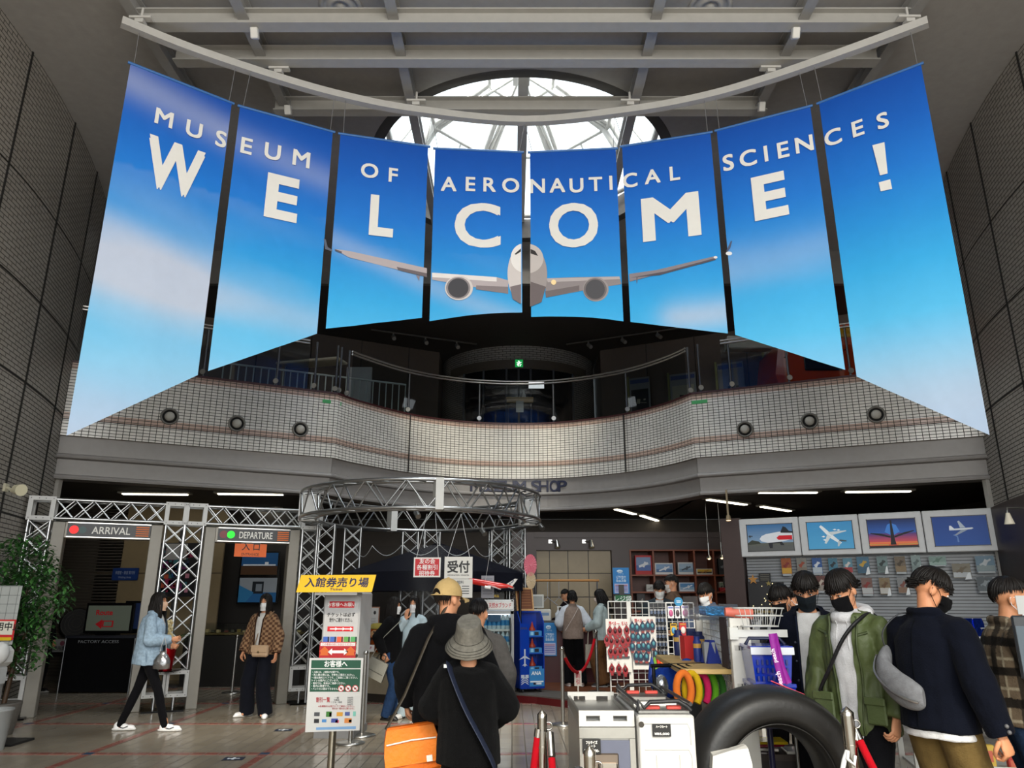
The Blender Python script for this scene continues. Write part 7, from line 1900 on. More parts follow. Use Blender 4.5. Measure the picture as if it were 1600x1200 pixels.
# foreground posts with red ropes
def fpost(px, py, tt, lab, tilt=0.0, wide=.027):
    p = at_t(px, py, tt); t = thing('rope_post', lab, 'post', (p.x, p.y, 0), 0, 'chrome rope posts'); t.rotation_euler.y = tilt
    q = MB('#b5b1a8'); q.lathe([(.15, 0), (.15, .012), (.05, .03), (wide, .04)], n=24); q.build('base', 'metal', t)
    q = MB('#bdb8ae'); q.cyl((0, 0, .03), (0, 0, p.z - .04), wide, n=16); q.cyl((0, 0, p.z - .2), (0, 0, p.z - .19), wide * 1.1, n=16); q.build('pole', 'steel', t)
    q = MB('#cfcac0'); q.lathe([(wide, p.z - .05), (wide * 1.02, p.z - .03), (0, p.z)], n=16); q.build('cap', 'steel', t)
    q = MB('#c4c0b8'); q.tube([(wide * 1.3 + .02 * cos(a), 0, p.z - .09 + .02 * sin(a)) for a in [2 * pi * k / 14 for k in range(14)]], .004, 6, closed=True); q.build('eyelet', 'steel', t)
    return V((p.x, p.y, p.z - .1))
r1 = fpost(847, 1107, 4.1, 'chrome rope post with red ropes left of the galley carts')
r2 = fpost(921, 1163, 3.3, 'chrome rope post right in front of the left galley cart')
r3 = fpost(1322, 1103, 4.0, 'chrome rope post to the right of the tyre', .0, .034)
rope(r1 + V((-.02, -.01, 0)), r1 + V((-.12, .05, -r1.z + .1)), -.02, 'red twisted rope hanging down the left side of the left chrome post', '#a80f1c', .02)
rope(r1 + V((.04, -.02, -.02)), r2 + V((-.05, 0, 0)), .5, 'red twisted rope from the left chrome post to the post before the cart', '#a80f1c', .02)
rope(r3 + V((.04, .02, -.02)), r3 + V((.16, -.5, -.5)), .1, 'red rope hanging behind the chrome post by the tyre', '#a80f1c', .02)
t = thing('white_chain', 'white cord knotted on the chrome post by the tyre', 'cord', tuple(r3 + V((-.03, -.02, -.12))), 0)
q = MB('#d2d2d0'); q.tube([(0, 0, .0), (-.03, -.02, -.04), (-.05, -.02, -.1), (-.1, -.03, -.16), (-.14, -.03, -.24)], .013, 8); q.tube([(0, -.01, 0), (-.02, -.04, -.03), (.01, -.045, -.06), (.03, -.02, -.02)], .009, 8); q.build('cord', 'nylon', t)
# register screen at the right edge
p = at_t(1606, 1012, 3.6)
t = thing('till_screen', 'dark touch screen with a grey card on top at the right edge', 'screen', (p.x + .06, p.y, 0), -.4)
q = MB('#23272c'); q.box((.0, 0, p.z), (.2, .03, .3), bev=.008); q.box((0, .02, p.z / 2), (.05, .04, p.z)); q.box((0, .02, .01), (.4, .3, .02)); q.build('housing', 'satin', t)
q = MB('#9a9c9c'); q.box((0, .0, p.z + .2), (.13, .008, .09)); q.build('card', 'print', t)
q = MB('#4a545c'); q.box((0, -.017, p.z - .02), (.18, .004, .24)); q.text('お支払', (0, -.021, p.z + .1), X1, Z1, .025, col='#c9d2d6'); q.build('display', 'screen', t)
# ================================================================ people
def remesh(mb, voxel, smooth=3):
    me = bpy.data.meshes.new('tmp'); me.from_pydata(mb.v, [], mb.f); me.validate()
    bm = bmesh.new(); bm.from_mesh(me); bmesh.ops.remove_doubles(bm, verts=bm.verts, dist=1e-6); bmesh.ops.recalc_face_normals(bm, faces=bm.faces); bm.to_mesh(me); bm.free()
    o = bpy.data.objects.new('tmp', me); C.objects.link(o)
    m = o.modifiers.new('r', 'REMESH'); m.mode = 'VOXEL'; m.voxel_size = voxel; m.use_smooth_shade = True
    if smooth: k = o.modifiers.new('s', 'SMOOTH'); k.factor = .5; k.iterations = smooth
    dg = bpy.context.evaluated_depsgraph_get(); out = bpy.data.meshes.new_from_object(o.evaluated_get(dg))
    bpy.data.objects.remove(o); bpy.data.meshes.remove(me)
    return out


def finish(me, name, col, material, parent, extra=None, fold=0.0, seed=0, fscale=9.0, cut=None):
    """Displace folds, cut an opening, colour by a constant or by position, join extra loose parts, link."""
    if fold:
        n = len(me.vertices); co = [0.0] * (3 * n); no = [0.0] * (3 * n)
        me.vertices.foreach_get('co', co); me.vertex_normals.foreach_get('vector', no)
        for i in range(0, 3 * n, 3):
            x, y, z = co[i:i + 3]
            n_ = fold * (NZ.noise(V((x * fscale + seed, y * fscale, z * fscale * .45))) + .5 * NZ.noise(V((x * fscale * 2.1, y * fscale * 2.1 + seed, z * fscale * 1.6 + x * 6))))
            co[i] += no[i] * n_; co[i + 1] += no[i + 1] * n_; co[i + 2] += no[i + 2] * n_
        me.vertices.foreach_set('co', co); me.update()
    bm = bmesh.new(); bm.from_mesh(me)
    if cut: cut(bm)
    if extra is not None:
        e = bpy.data.meshes.new('e'); e.from_pydata(extra.v, [], extra.f); e.polygons.foreach_set('use_smooth', extra.sm); bm.from_mesh(e); bpy.data.meshes.remove(e)
    for f in bm.faces: f.smooth = True
    bm.to_mesh(me); bm.free()
    ca = me.color_attributes.new('Col', 'FLOAT_COLOR', 'POINT'); buf = []
    if callable(col):
        for v in me.vertices: buf += list(lin(col(v.co)))
    else: buf = list(lin(col)) * len(me.vertices)
    ca.data.foreach_set('color', buf)
    me.materials.clear(); me.materials.append(MATS[material]); me.name = name
    o = bpy.data.objects.new(name, me); C.objects.link(o); o.parent = parent
    return o


def ik(a, b, l1, l2, hint):
    a, b = V(a), V(b); d = b - a; L = min(d.length, (l1 + l2) * .999); dn = d.normalized()
    x = (l1 * l1 - l2 * l2 + L * L) / (2 * L); h = sqrt(max(l1 * l1 - x * x, 0))
    hv = V(hint); hv = hv - dn * hv.dot(dn)
    if hv.length < 1e-4: hv = dn.orthogonal()
    return a + dn * x + hv.normalized() * h, a + dn * L


def hand_mb(b, fing, w, d, n_, side, s, curl=.5, spread=.0):
    """Palm into b (for the continuous skin), fingers and thumb into fing. d points along the hand, n_ out of the palm."""
    d = V(d).normalized(); n_ = (V(n_) - d * V(n_).dot(d)).normalized(); x = d.cross(n_) * side
    P = lambda u, v_, k: V(w) + d * (u * s) + x * (v_ * s) + n_ * (k * s)
    pts = [[P(u, hw * cos(2 * pi * k / 10), th * sin(2 * pi * k / 10)) for k in range(10)] for u, hw, th in ((-.015, .024, .02), (.02, .033, .018), (.06, .04, .016), (.088, .038, .012), (.094, .03, .006))]
    b.loft(pts)
    for k, (v_, L) in enumerate(((.03, .072), (.0105, .08), (-.0095, .075), (-.028, .058))):
        p = P(.08, v_, 0); a = .15; path = [P(.07, v_, 0), p]; dirv = d
        for seg_ in (.45, .32, .23):
            a += curl * (.75 if seg_ > .4 else .95) * (1 + .06 * k); p = p + (d * cos(a) + n_ * sin(a)) * (L * seg_ * s); path.append(p)
        fing.tube(path, [.0088 * s, .0088 * s, .0082 * s, .0074 * s, .0058 * s], 8)
        fing.ball(tuple(path[-1]), .0058 * s, 8, 5)
    t0 = P(.02, .028, .004); t1 = P(.045, .055, .016); t2 = P(.07, .064 - .02 * curl, .03 + .012 * curl); t3 = P(.088, .056 - .03 * curl, .042 + .012 * curl)
    fing.tube([t0, t1, t2, t3], [.012 * s, .0108 * s, .0092 * s, .0068 * s], 8); fing.ball(tuple(t3), .0068 * s, 8, 5)


HC = V((0, -.006, .03))                          # centre of the hair ellipsoid in the head's frame


def hair(root, M, style, col, seed=0, s=1.0):
    r = random.Random(seed); q = MB(col); er = V((.079, .1, .094))
    def pt(az, ph, k=1.0): return HC + V((er.x * k * sin(ph) * sin(az), er.y * k * sin(ph) * cos(az), er.z * k * cos(ph)))
    lim = {'short': lambda a: 1.25 if abs(a) < .8 else (1.42 if abs(a) < 1.3 else 1.48 + .62 * min(1, max(0, (abs(a) - 1.6) / .9)) ** 1.5),
           'bowl': lambda a: 1.45 if abs(a) < .9 else (1.52 if abs(a) < 1.3 else 1.5 + .56 * min(1, max(0, (abs(a) - 1.6) / .9)) ** 1.5),
           'crop': lambda a: 1.1 if abs(a) < .8 else (1.35 if abs(a) < 2 else 1.95),
           'nape': lambda a: .5 if abs(a) < 1.0 else (1.5 if abs(a) < 2.0 else 2.25),
           'long': lambda a: (1.25 if abs(a) < .25 else 1.5) if abs(a) < .62 else 1.75,
           'bob': lambda a: 1.4 if abs(a) < .6 else 1.8}[style]
    hang = {'short': lambda a: .0, 'bowl': lambda a: .012, 'crop': lambda a: 0, 'nape': lambda a: 0,
            'long': lambda a: .0 if abs(a) < .55 else .30 + .07 * min(1, abs(a) / 2), 'bob': lambda a: .0 if abs(a) < .6 else .1}[style]
    vs, fs = [], []; nA, nP = 48, 14            # the close cap under the strands
    for i in range(nA):
        az = -pi + 2 * pi * i / nA
        for j in range(nP + 1): vs.append(tuple(M @ pt(az, lim(az) * .9 * j / nP, .965)))
    for i in range(nA):
        for j in range(nP): a = i * (nP + 1) + j; b_ = ((i + 1) % nA) * (nP + 1) + j; fs.append((a, b_, b_ + 1, a + 1))
    q.add(vs, fs, True)
    N = {'crop': 170, 'short': 270, 'bowl': 280, 'nape': 130, 'long': 260, 'bob': 230}[style]
    for i in range(N):
        az = -pi + 2 * pi * (i + r.random()) / N; L = lim(az) * (r.uniform(.84, 1.1) if style != 'long' else r.uniform(.92, 1.05)); st = r.uniform(.0, .35); path = []
        off = r.uniform(.99, 1.05); tw = r.uniform(-.14, .14) + (.12 if style in ('short', 'bowl') else 0)
        for j in range(7): t = j / 6; path.append(pt(az + tw * t * (1 - st), st + (L - st) * t, lerp(off, off * r.uniform(1.0, 1.03), t)))
        h = hang(az) * r.uniform(.85, 1.1)
        if h > .005:
            p = path[-1]; out = V((sin(az), cos(az), 0))
            n2 = 5 if h > .05 else 2
            for j in range(1, n2 + 1): t = j / n2; path.append(p + V((0, 0, -h * t)) + out * (.018 * sin(pi * min(1, t * .7)) - .02 * t * t) + V((r.uniform(-.006, .006), r.uniform(-.006, .006) - (.03 * t if abs(az) > 1.9 else 0), 0)))
        R0 = r.uniform(.0055, .009) * (1.15 if style in ('long', 'bob') else 1)
        m = len(path); q.tube([M @ p for p in path], [R0 * s * (1 - .88 * (j / (m - 1)) ** 2) for j in range(m)], 5)
    return q.build('hair', 'hair', root)


def mask(root, M, col, loops=None):
    q = MB(col); nA, nZ = 20, 9; vs = []
    for j in range(nZ + 1):
        t = j / nZ; z = lerp(-.002, -.118, t); bul = .018 * sin(pi * min(1, t * 1.25)) if t < .8 else .006
        for i in range(nA + 1):
            a = lerp(-1.25, 1.25, i / nA); zz = z - .012 * (1 - cos(a)) * (1 if t < .5 else -1.4) - (.006 if j in (3, 6) else 0) * 0
            wv = .0015 * sin(t * 20)
            nose = .022 * exp(-(a / .35) ** 2) * (1 - t) * 1.1
            vs.append(tuple(M @ V((.071 * sin(a) * (1 - .12 * t), .022 + (.075 + bul + wv) * cos(a) + nose, zz))))
    n1 = nA + 1
    q.add(vs, [(j * n1 + i, j * n1 + i + 1, (j + 1) * n1 + i + 1, (j + 1) * n1 + i) for j in range(nZ) for i in range(nA)], True)
    for s_ in (-1, 1): q.tube([M @ V((s_ * .069, .045, -.02)), M @ V((s_ * .077, .015, .01)), M @ V((s_ * .082, -.016, .005)), M @ V((s_ * .08, -.01, -.035)), M @ V((s_ * .066, .045, -.085))], .002, 4, col=loops or col)
    return q.build('face_mask', 'cloth', root)


SKIN = '#c98f6c'


def person(label, loc, rz, H=1.7, female=False, lean=0.0, head=(0, 0), neck=0.0, feet=((-.1, 0), (.1, 0)), footyaw=(.12, -.12), wrists=None, palms=(None, None), hdir=(None, None), curls=(.45, .45),
           vox=.008, hairstyle='short', haircol='#120e0c', maskcol=None, loops=None, top=None, inner=None, legs=None, shoes='#e9e9ea', sole='#d8d8d6', skin=SKIN, seed=0, elbow=(None, None), hips=0.0, side=0.0, knees=None):
    s = H / 1.7
    root = thing('person', label, 'person', loc, rz)
    sw = (.15 if female else .172)
    u = V((sin(side), sin(lean) * cos(side), cos(lean) * cos(side))); fw = V((0, cos(lean), -sin(lean)))
    pel = V((0, hips, .92)) if isinstance(hips, (int, float)) else V(hips)
    T = lambda h, x=0, y=0: (pel + u * h + fw * y + V((x, 0, 0))) * s
    nb = pel + u * .53; hu = V((0, sin(lean + neck), cos(lean + neck)))
    hc = (nb + hu * .112 + V((0, .01, 0))) * s
    M = M4.Translation(hc) @ M4.Rotation(head[0], 4, 'Z') @ M4.Rotation(-head[1], 4, 'X') @ M4.Scale(s * .985, 4)
    sh = [T(.435, -sw), T(.435, sw)]; hp = [T(-.02, -.088), T(-.02, .088)]
    wr = []; el = []
    for i, sd in enumerate((-1, 1)):
        w_ = V(wrists[i]) * s if wrists and wrists[i] is not None else (T(-.06, sd * (sw + .065), .05))
        e, w2 = ik(sh[i], w_, .275 * s, .25 * s, elbow[i] or (sd * .5, -1, -.1)); el.append(e); wr.append(w2)
    an = [V((f[0], f[1], (f[2] if len(f) > 2 else 0) + .075)) * s for f in feet]
    kn = []
    for i in range(2):
        k, a2 = ik(hp[i], an[i], .43 * s, .425 * s, (knees[i] if knees else (0, 1, 0))); kn.append(k)
    # the body: one continuous skin
    b = MB(); fg = MB()
    f_ = .93 if female else 1.0
    b.loft([[T(h, rx * cos(2 * pi * k / 14), ry * sin(2 * pi * k / 14)) for k in range(14)] for h, rx, ry in ((-.1, .1 * f_, .08), (-.04, .155, .1), (.1, .13 * f_, .09), (.28, .15 * f_, .1), (.4, .14 * f_, .085), (.46, .075, .06), (.53, .052, .052))])
    b.cyl(T(.44), M @ V((0, -.01, -.03)), .054 * s * f_, .048 * s * f_, 14)
    for i in range(2):
        b.ball(tuple(sh[i]), .043 * s * f_); b.cyl(sh[i], el[i], .042 * s * f_, .039 * s * f_, 10); b.ball(tuple(el[i]), .039 * s * f_); b.cyl(el[i], wr[i], .037 * s * f_, .025 * s * f_, 10)
        b.ball(tuple(hp[i]), .085 * s); b.cyl(hp[i], kn[i], .078 * s, .053 * s, 12); b.ball(tuple(kn[i]), .053 * s); b.cyl(kn[i], an[i], .05 * s, .034 * s, 10)
        b.ball(tuple(an[i] + V((0, .04, -.035)) * s), (.035 * s, .08 * s, .03 * s))
        d = hdir[i] or (wr[i] - el[i]); sd = -1 if i == 0 else 1
        n_ = palms[i] or (-sd, .0, -.15)
        hand_mb(b, fg, wr[i], d, n_, -sd, s * (.95 if female else 1.03), curls[i])
    B = lambda c, r, n=16, m=12: b.ball(c, r, n, m, M)
    B((0, -.008, .03), (.071, .09, .086)); B((0, .02, -.025), (.061, .07, .082)); B((0, .052, -.09), (.032, .034, .028)); B((0, .07, .02), (.055, .022, .03)); B((0, .03, -.06), (.052, .05, .05))
    b.loft([[M @ V((w_ * cos(2 * pi * k / 8), y + w_ * .9 * sin(2 * pi * k / 8), z)) for k in range(8)] for y, z, w_ in ((.083, .018, .007), (.098, -.015, .011), (.1, -.03, .013), (.086, -.04, .007))])
    for sd in (-1, 1): B((sd * .074, -.006, -.008), (.011, .02, .032)); B((sd * .034, .07, -.025), (.022, .018, .02))
    B((0, .084, -.062), (.024, .011, .009), 10, 6)
    me = remesh(b, vox, 2); Mi = M.inverted()
    lips = lin('#a85a52'); sk = skin
    def scol(p):
        h = Mi @ p
        if abs(h.x) < .026 and h.y > .078 and -.073 < h.z < -.052: return '#b0645a'
        return sk
    finish(me, 'body', scol, 'skin', root, fg)
    q = MB('#e6e0da')
    for sd in (-1, 1):
        q.ball((sd * .031, .079, .004), (.0135, .0105, .007), 10, 7, M)
        q.ball((sd * .031, .0865, .004), (.0062, .004, .0062), 8, 6, M, '#1a0f0b')
        q.tube([M @ V((sd * .014, .0875, .006)), M @ V((sd * .031, .0915, .0125)), M @ V((sd * .049, .083, .007))], .0022 * s, 4, col='#1c1210')
    q.build('eyes', 'gloss', root)
    q = MB(haircol)
    for sd in (-1, 1): q.tube([M @ V((sd * .014, .094, .025)), M @ V((sd * .034, .092, .03)), M @ V((sd * .053, .078, .025))], .0042 * s, 5, flat=.6)
    q.build('eyebrows', 'hair', root)
    if hairstyle: hair(root, M, hairstyle, haircol, seed, s)
    if maskcol: mask(root, M, maskcol, loops)
    fr_ = dict(root=root, T=T, M=M, s=s, sh=sh, el=el, wr=wr, hp=hp, kn=kn, an=an, nb=nb, sw=sw, u=u, fw=fw)

    def garment(nm, rings, sleeves, col, material, collar=None, hood=False, fold=.007, cut=None, v=None, sl_end=1.0, extra_fn=None, cuff=None):
        g_ = MB()
        g_.loft([[T(h, rx * cos(2 * pi * k / 20), yo + ry * sin(2 * pi * k / 20)) for k in range(20)] for h, rx, ry, yo in rings])
        if sleeves:
            r0, r1, r2 = sleeves
            for i in range(2):
                end = el[i].lerp(wr[i], sl_end)
                so = sh[i] + V((0, 0, -.022 * s)); g_.ball(tuple(so), r0 * .86 * s); g_.cyl(T(.36, (-1 if i == 0 else 1) * sw * .55), so, r0 * 1.05 * s, r0 * .86 * s, 12); g_.cyl(T(.47, (-1 if i == 0 else 1) * .05), sh[i] + V((0, 0, -.012 * s)), .056 * s, r0 * .7 * s, 12); g_.cyl(so, el[i], r0 * .88 * s, r1 * s, 14); g_.ball(tuple(el[i]), r1 * s); g_.cyl(el[i], end, r1 * s, r2 * s, 14)
                if cuff: g_.cyl(end.lerp(el[i], .1), end, cuff * s, cuff * s, 14)
        else:
            for i in range(2): g_.cyl(T(.455, (-1 if i == 0 else 1) * .05), T(.42, (-1 if i == 0 else 1) * sw * .88), .05 * s, .055 * s, 12); g_.ball(tuple(T(.42, (-1 if i == 0 else 1) * sw * .88)), .055 * s)
        if collar:
            cr, ct, ch = collar
            g_.tube([T(ch + (.012 if sin(a) < 0 else -.02), cr * cos(a), .005 + cr * .95 * sin(a)) for a in [2 * pi * k / 20 for k in range(20)]], ct * s, 8, closed=True)
        if hood:
            g_.tube([T(.5 - .0 * abs(x), x * .1, -.1 + .07 * x * x) for x in [-1.2 + .3 * k for k in range(9)]], [.03 * s, .042 * s, .05 * s, .055 * s, .06 * s, .055 * s, .05 * s, .042 * s, .03 * s], 10); g_.ball(tuple(T(.43, 0, -.13)), (.1 * s, .05 * s, .09 * s))
        if extra_fn: extra_fn(g_, fr_)
        me = remesh(g_, v or vox * 1.1, 3)
        return finish(me, nm, col, material, root, None, fold, seed * 3.7, cut=(lambda bm: cut(bm, fr_)) if cut else None)
    fr_['inner'] = garment(**inner) if inner else None
    fr_['top'] = garment(**top) if top else None
    if legs:
        g_ = MB(); rt_, rk, ra, col, mname = legs[:5]; wide = legs[5] if len(legs) > 5 else 0
        g_.loft([[T(h, rx * cos(2 * pi * k / 16), ry * sin(2 * pi * k / 16)) for k in range(16)] for h, rx, ry in ((-.1, .13, .11), (-.05, .165, .12), (.03, .16, .118), (.1, .14, .105))])
        for i in range(2):
            e_ = an[i] + V((0, -.005, -.03)) * s
            g_.ball(tuple(hp[i]), rt_ * s); g_.cyl(hp[i], kn[i], rt_ * s, rk * s, 16); g_.ball(tuple(kn[i]), rk * s); g_.cyl(kn[i], e_, rk * s, ra * s, 16)
        me = remesh(g_, vox * 1.1, 3); finish(me, 'trousers', col, mname, root, None, .006, seed + 2, 10)
    if shoes:
        for i in range(2):
            g_ = MB(); yw = footyaw[i]; A = M4.Translation(an[i] + V((0, 0, -.075 * s))) @ M4.Rotation(yw, 4, 'Z') @ M4.Scale(s, 4)
            for c, r_ in (((0, -.03, .05), (.037, .045, .05)), ((0, .05, .042), (.041, .06, .042)), ((0, .12, .034), (.044, .07, .034)), ((0, -.01, .08), (.036, .04, .035))): g_.ball(c, r_, 12, 8, A)
            g_.loft([[A @ V((w_ * cos(2 * pi * k / 16) * .048, .055 + .15 * sin(2 * pi * k / 16), z)) for k in range(16)] for z, w_ in ((.002, .9), (.012, 1.0), (.026, .98))])
            me = remesh(g_, .008, 1); Ai = A.inverted()
            finish(me, 'shoe', lambda p: sole if (Ai @ p).z < .024 else shoes, 'leather', root)
    return fr_


def wedge(top_h, bot_h, wt, wb, xo=0.0, ymin=.02):
    """A cut for an open jacket front: a wedge of half width wt at the neck and wb at the hem."""
    def cut(bm, f):
        T, s = f['T'], f['s']; a, b_ = T(top_h), T(bot_h); fw = f['fw']
        for sd in (-1, 1):
            p0, p1 = a + V(((sd * wt + xo) * s, 0, 0)), b_ + V(((sd * wb + xo) * s, 0, 0))
            n_ = (p1 - p0).cross(fw).normalized()
            geom = [g_ for g_ in bm.faces if (g_.calc_center_median() - T(.2)).dot(fw) > ymin]
            es = set(e for f_ in geom for e in f_.edges); vs = set(v for f_ in geom for v in f_.verts)
            bmesh.ops.bisect_plane(bm, geom=list(vs) + list(es) + geom, plane_co=p0, plane_no=n_)
        kill = []
        for g_ in bm.faces:
            c = g_.calc_center_median()
            if (c - T(.2)).dot(fw) < ymin: continue
            t = (a.z - c.z) / (a.z - b_.z)
            if t < -.12 or t > 1.3: continue
            w_ = (wt + (wb - wt) * t) * s; x = c.x - a.x - (b_.x - a.x) * t - xo * s
            if abs(x) < w_ - 1e-4: kill.append(g_)
        bmesh.ops.delete(bm, geom=kill, context='FACES')
    return cut


from mathutils.bvhtree import BVHTree


def surf(f, o):
    """A function laying points onto a garment: height, side and which face (front 1, back -1)."""
    me = o.data; tr = BVHTree.FromPolygons([v.co.copy() for v in me.vertices], [list(p.vertices) for p in me.polygons]); fw = f['fw']
    def at(h, x, side=1, lift=.003):
        c = f['T'](h, x); hit = tr.ray_cast(c + fw * (side * .8), fw * -side, 1.2)
        return (hit[0] + fw * (side * lift)) if hit[0] is not None else c + fw * (side * .15)
    return at


def seam(f, pts, r, col, nm='seam', mname='cloth', o=None, side=1, n=8):
    at = surf(f, o or f['top']); P = []
    for (h0, x0), (h1, x1) in zip(pts[:-1], pts[1:]):
        for k in range(n): P.append(at(lerp(h0, h1, k / n), lerp(x0, x1, k / n), side))
    P.append(at(*pts[-1], side)); q = MB(col); q.tube(P, r, 6, flat=.6); return q.build(nm, mname, f['root'])


def buttons(f, spots, r, col, o=None, side=1):
    at = surf(f, o or f['top']); 
    for h, x in spots: q = MB(col); q.ball(tuple(at(h, x, side)), (r, r * .5, r), 10, 6); q.build('button', 'satin', f['root'])


def strap(root_parent, pts, w, col, nm='strap', mname='nylon', th=.12):
    q = MB(col); q.tube(spline(pts, 6), w, 8, flat=th); return q.build(nm, mname, root_parent)


JK = lambda hem, k=1.0, kz=1.0: [(hem, .186 * k, .148 * kz, 0), (hem + .1, .182 * k, .143 * kz, 0), (.1, .172 * k, .135 * kz, 0), (.26, .178 * k, .138 * kz, .0), (.36, .176 * k, .128 * kz, 0), (.43, .14 * k, .11 * kz, -.005), (.49, .088, .082, -.005), (.53, .066, .066, -.005)]

# 1 --- woman in a denim jacket walking to the right
p = at_z(218, 1142)
f1 = person('woman with long black hair in a pale denim jacket, walking past the arrival gate', (p.x, p.y, 0), -pi / 2 + .1, 1.64, True, lean=.04, head=(-.25, -.05), feet=((-.06, -.27), (.06, .33)), footyaw=(0, 0), wrists=((-.2, .2, 1.02), (.1, .28, 1.1)), palms=((.6, 0, .3), (-1, .2, .2)), vox=.009,
            hairstyle='long', maskcol='#c9a890', top=dict(nm='denim_jacket', rings=JK(-.13, 1.12, 1.3), sleeves=(.085, .085, .06), col='#8fa5b8', material='denim', collar=(.085, .028, .5), fold=.012, cut=wedge(.55, -.2, .07, .05)),
            inner=dict(nm='white_shirt', rings=JK(-.08, .95, 1.05)[:-1], sleeves=None, col='#cfcdca', material='cloth'), legs=(.085, .058, .045, '#0f0f12', 'cloth'), seed=1)
buttons(f1, ((.38, .1), (.25, .1), (.12, .095), (0, .09)), .008, '#b9bcc0')
seam(f1, ((.33, -.16), (.33, -.1)), .005, '#7f95aa', 'pocket_seam', 'denim'); seam(f1, ((-.11, -.15), (-.115, -.07)), .009, '#8499ae', 'waistband', 'denim')
q = MB('#7f95aa'); T = f1['T']
q.tube([T(.02, .215, .03), T(-.08, .225, .05)], .006, 5); q.build('pocket_trim', 'denim', f1['root'])
q = MB('#111114'); 
for i in range(2):
    a = f1['an'][i]; A = M4.Translation(a + V((0, 0, -.075))); q.tube([A @ V((.047, .02, .045)), A @ V((.05, .06, .035)), A @ V((.046, .11, .055))], .006, 5, flat=.5)
q.build('shoe_stripes', 'print', f1['root'])
W = M4.Translation((p.x, p.y, 0)) @ M4.Rotation(-pi / 2 + .1, 4, 'Z')
c = W @ V((.24, .24, .82))
t = thing('silver_bag', 'silver drawstring bag hanging from the arm of the woman in denim', 'bag', tuple(c))
q = MB('#b5b7ba'); q.loft([[(rx * cos(2 * pi * k / 14) * (1 + .12 * sin(k * 2.7)), ry * sin(2 * pi * k / 14), z) for k in range(14)] for z, rx, ry in ((-.1, .06, .03), (-.09, .1, .05), (0, .1, .055), (.07, .06, .035), (.09, .03, .02), (.11, .05, .03))]); q.build('pouch', 'foil', t)
for x in (-.04, .04): q = MB('#a5a7aa'); q.tube([(x, 0, .08), (x * .7, 0, .18), (0, 0, .27)], .004, 5); q.build('cord', 'nylon', t)

# 2 --- woman in the checked cardigan
p = at_z(400, 1120)
def check(p_): return '#5a3f30' if (int(math.floor(p_.x * 30)) + int(math.floor(p_.z * 30))) % 2 else '#9a7a5c'
f2 = person('woman in a brown checked cardigan standing in the departure gate', (p.x, p.y, 0), pi - .25, 1.63, True, head=(.15, .05), feet=((-.16, .03), (.17, -.02)), footyaw=(.5, -.5), wrists=((-.27, .06, .86), (.27, .05, .87)), vox=.009, hairstyle='long', maskcol='#dcdcdc',
            top=dict(nm='checked_cardigan', rings=JK(-.08, 1.12, 1.1), sleeves=(.085, .088, .07), col=check, material='knit', fold=.008, cut=wedge(.55, -.15, .055, .035), v=.0085),
            inner=dict(nm='white_shirt', rings=JK(-.02, .96, .98)[:-1], sleeves=None, col='#c9c6c2', material='cloth'), legs=(.1, .1, .105, '#12141c', 'cloth'), seed=2)
T = f2['T']; q = MB('#3a2418')
for s_ in (-1, 1): q.tube([T(.52, s_ * .075, .06), T(.4, s_ * .06, .135), T(.1, s_ * .045, .16), T(-.08, s_ * .036, .17)], .016, 6, flat=.5)
for i in range(2): q.cyl(f2['wr'][i] + (f2['el'][i] - f2['wr'][i]) * .12, f2['wr'][i], .07, .06, 12)
q.build('cardigan_trim', 'knit', f2['root'])
W = M4.Translation((p.x, p.y, 0)) @ M4.Rotation(pi - .25, 4, 'Z')
t = thing('shoulder_bag', 'small beige shoulder bag worn in front by the woman in the checked cardigan', 'bag', tuple(W @ V((-.1, .2, .86))), -.25)
q = MB('#b5997c'); q.box((0, 0, 0), (.24, .07, .15), bev=.02); q.box((0, -.04, .03), (.24, .012, .09), bev=.004); q.build('body', 'leather', t)
q = MB('#8a7056'); q.tube([(-.11, .02, .07), (-.1, .1, .3), (.1, .1, .52)], .007, 5); q.build('strap', 'leather', t)
q = MB('#c9b48a'); q.box((0, -.048, -.01), (.03, .008, .02)); q.build('clasp', 'metal', t)

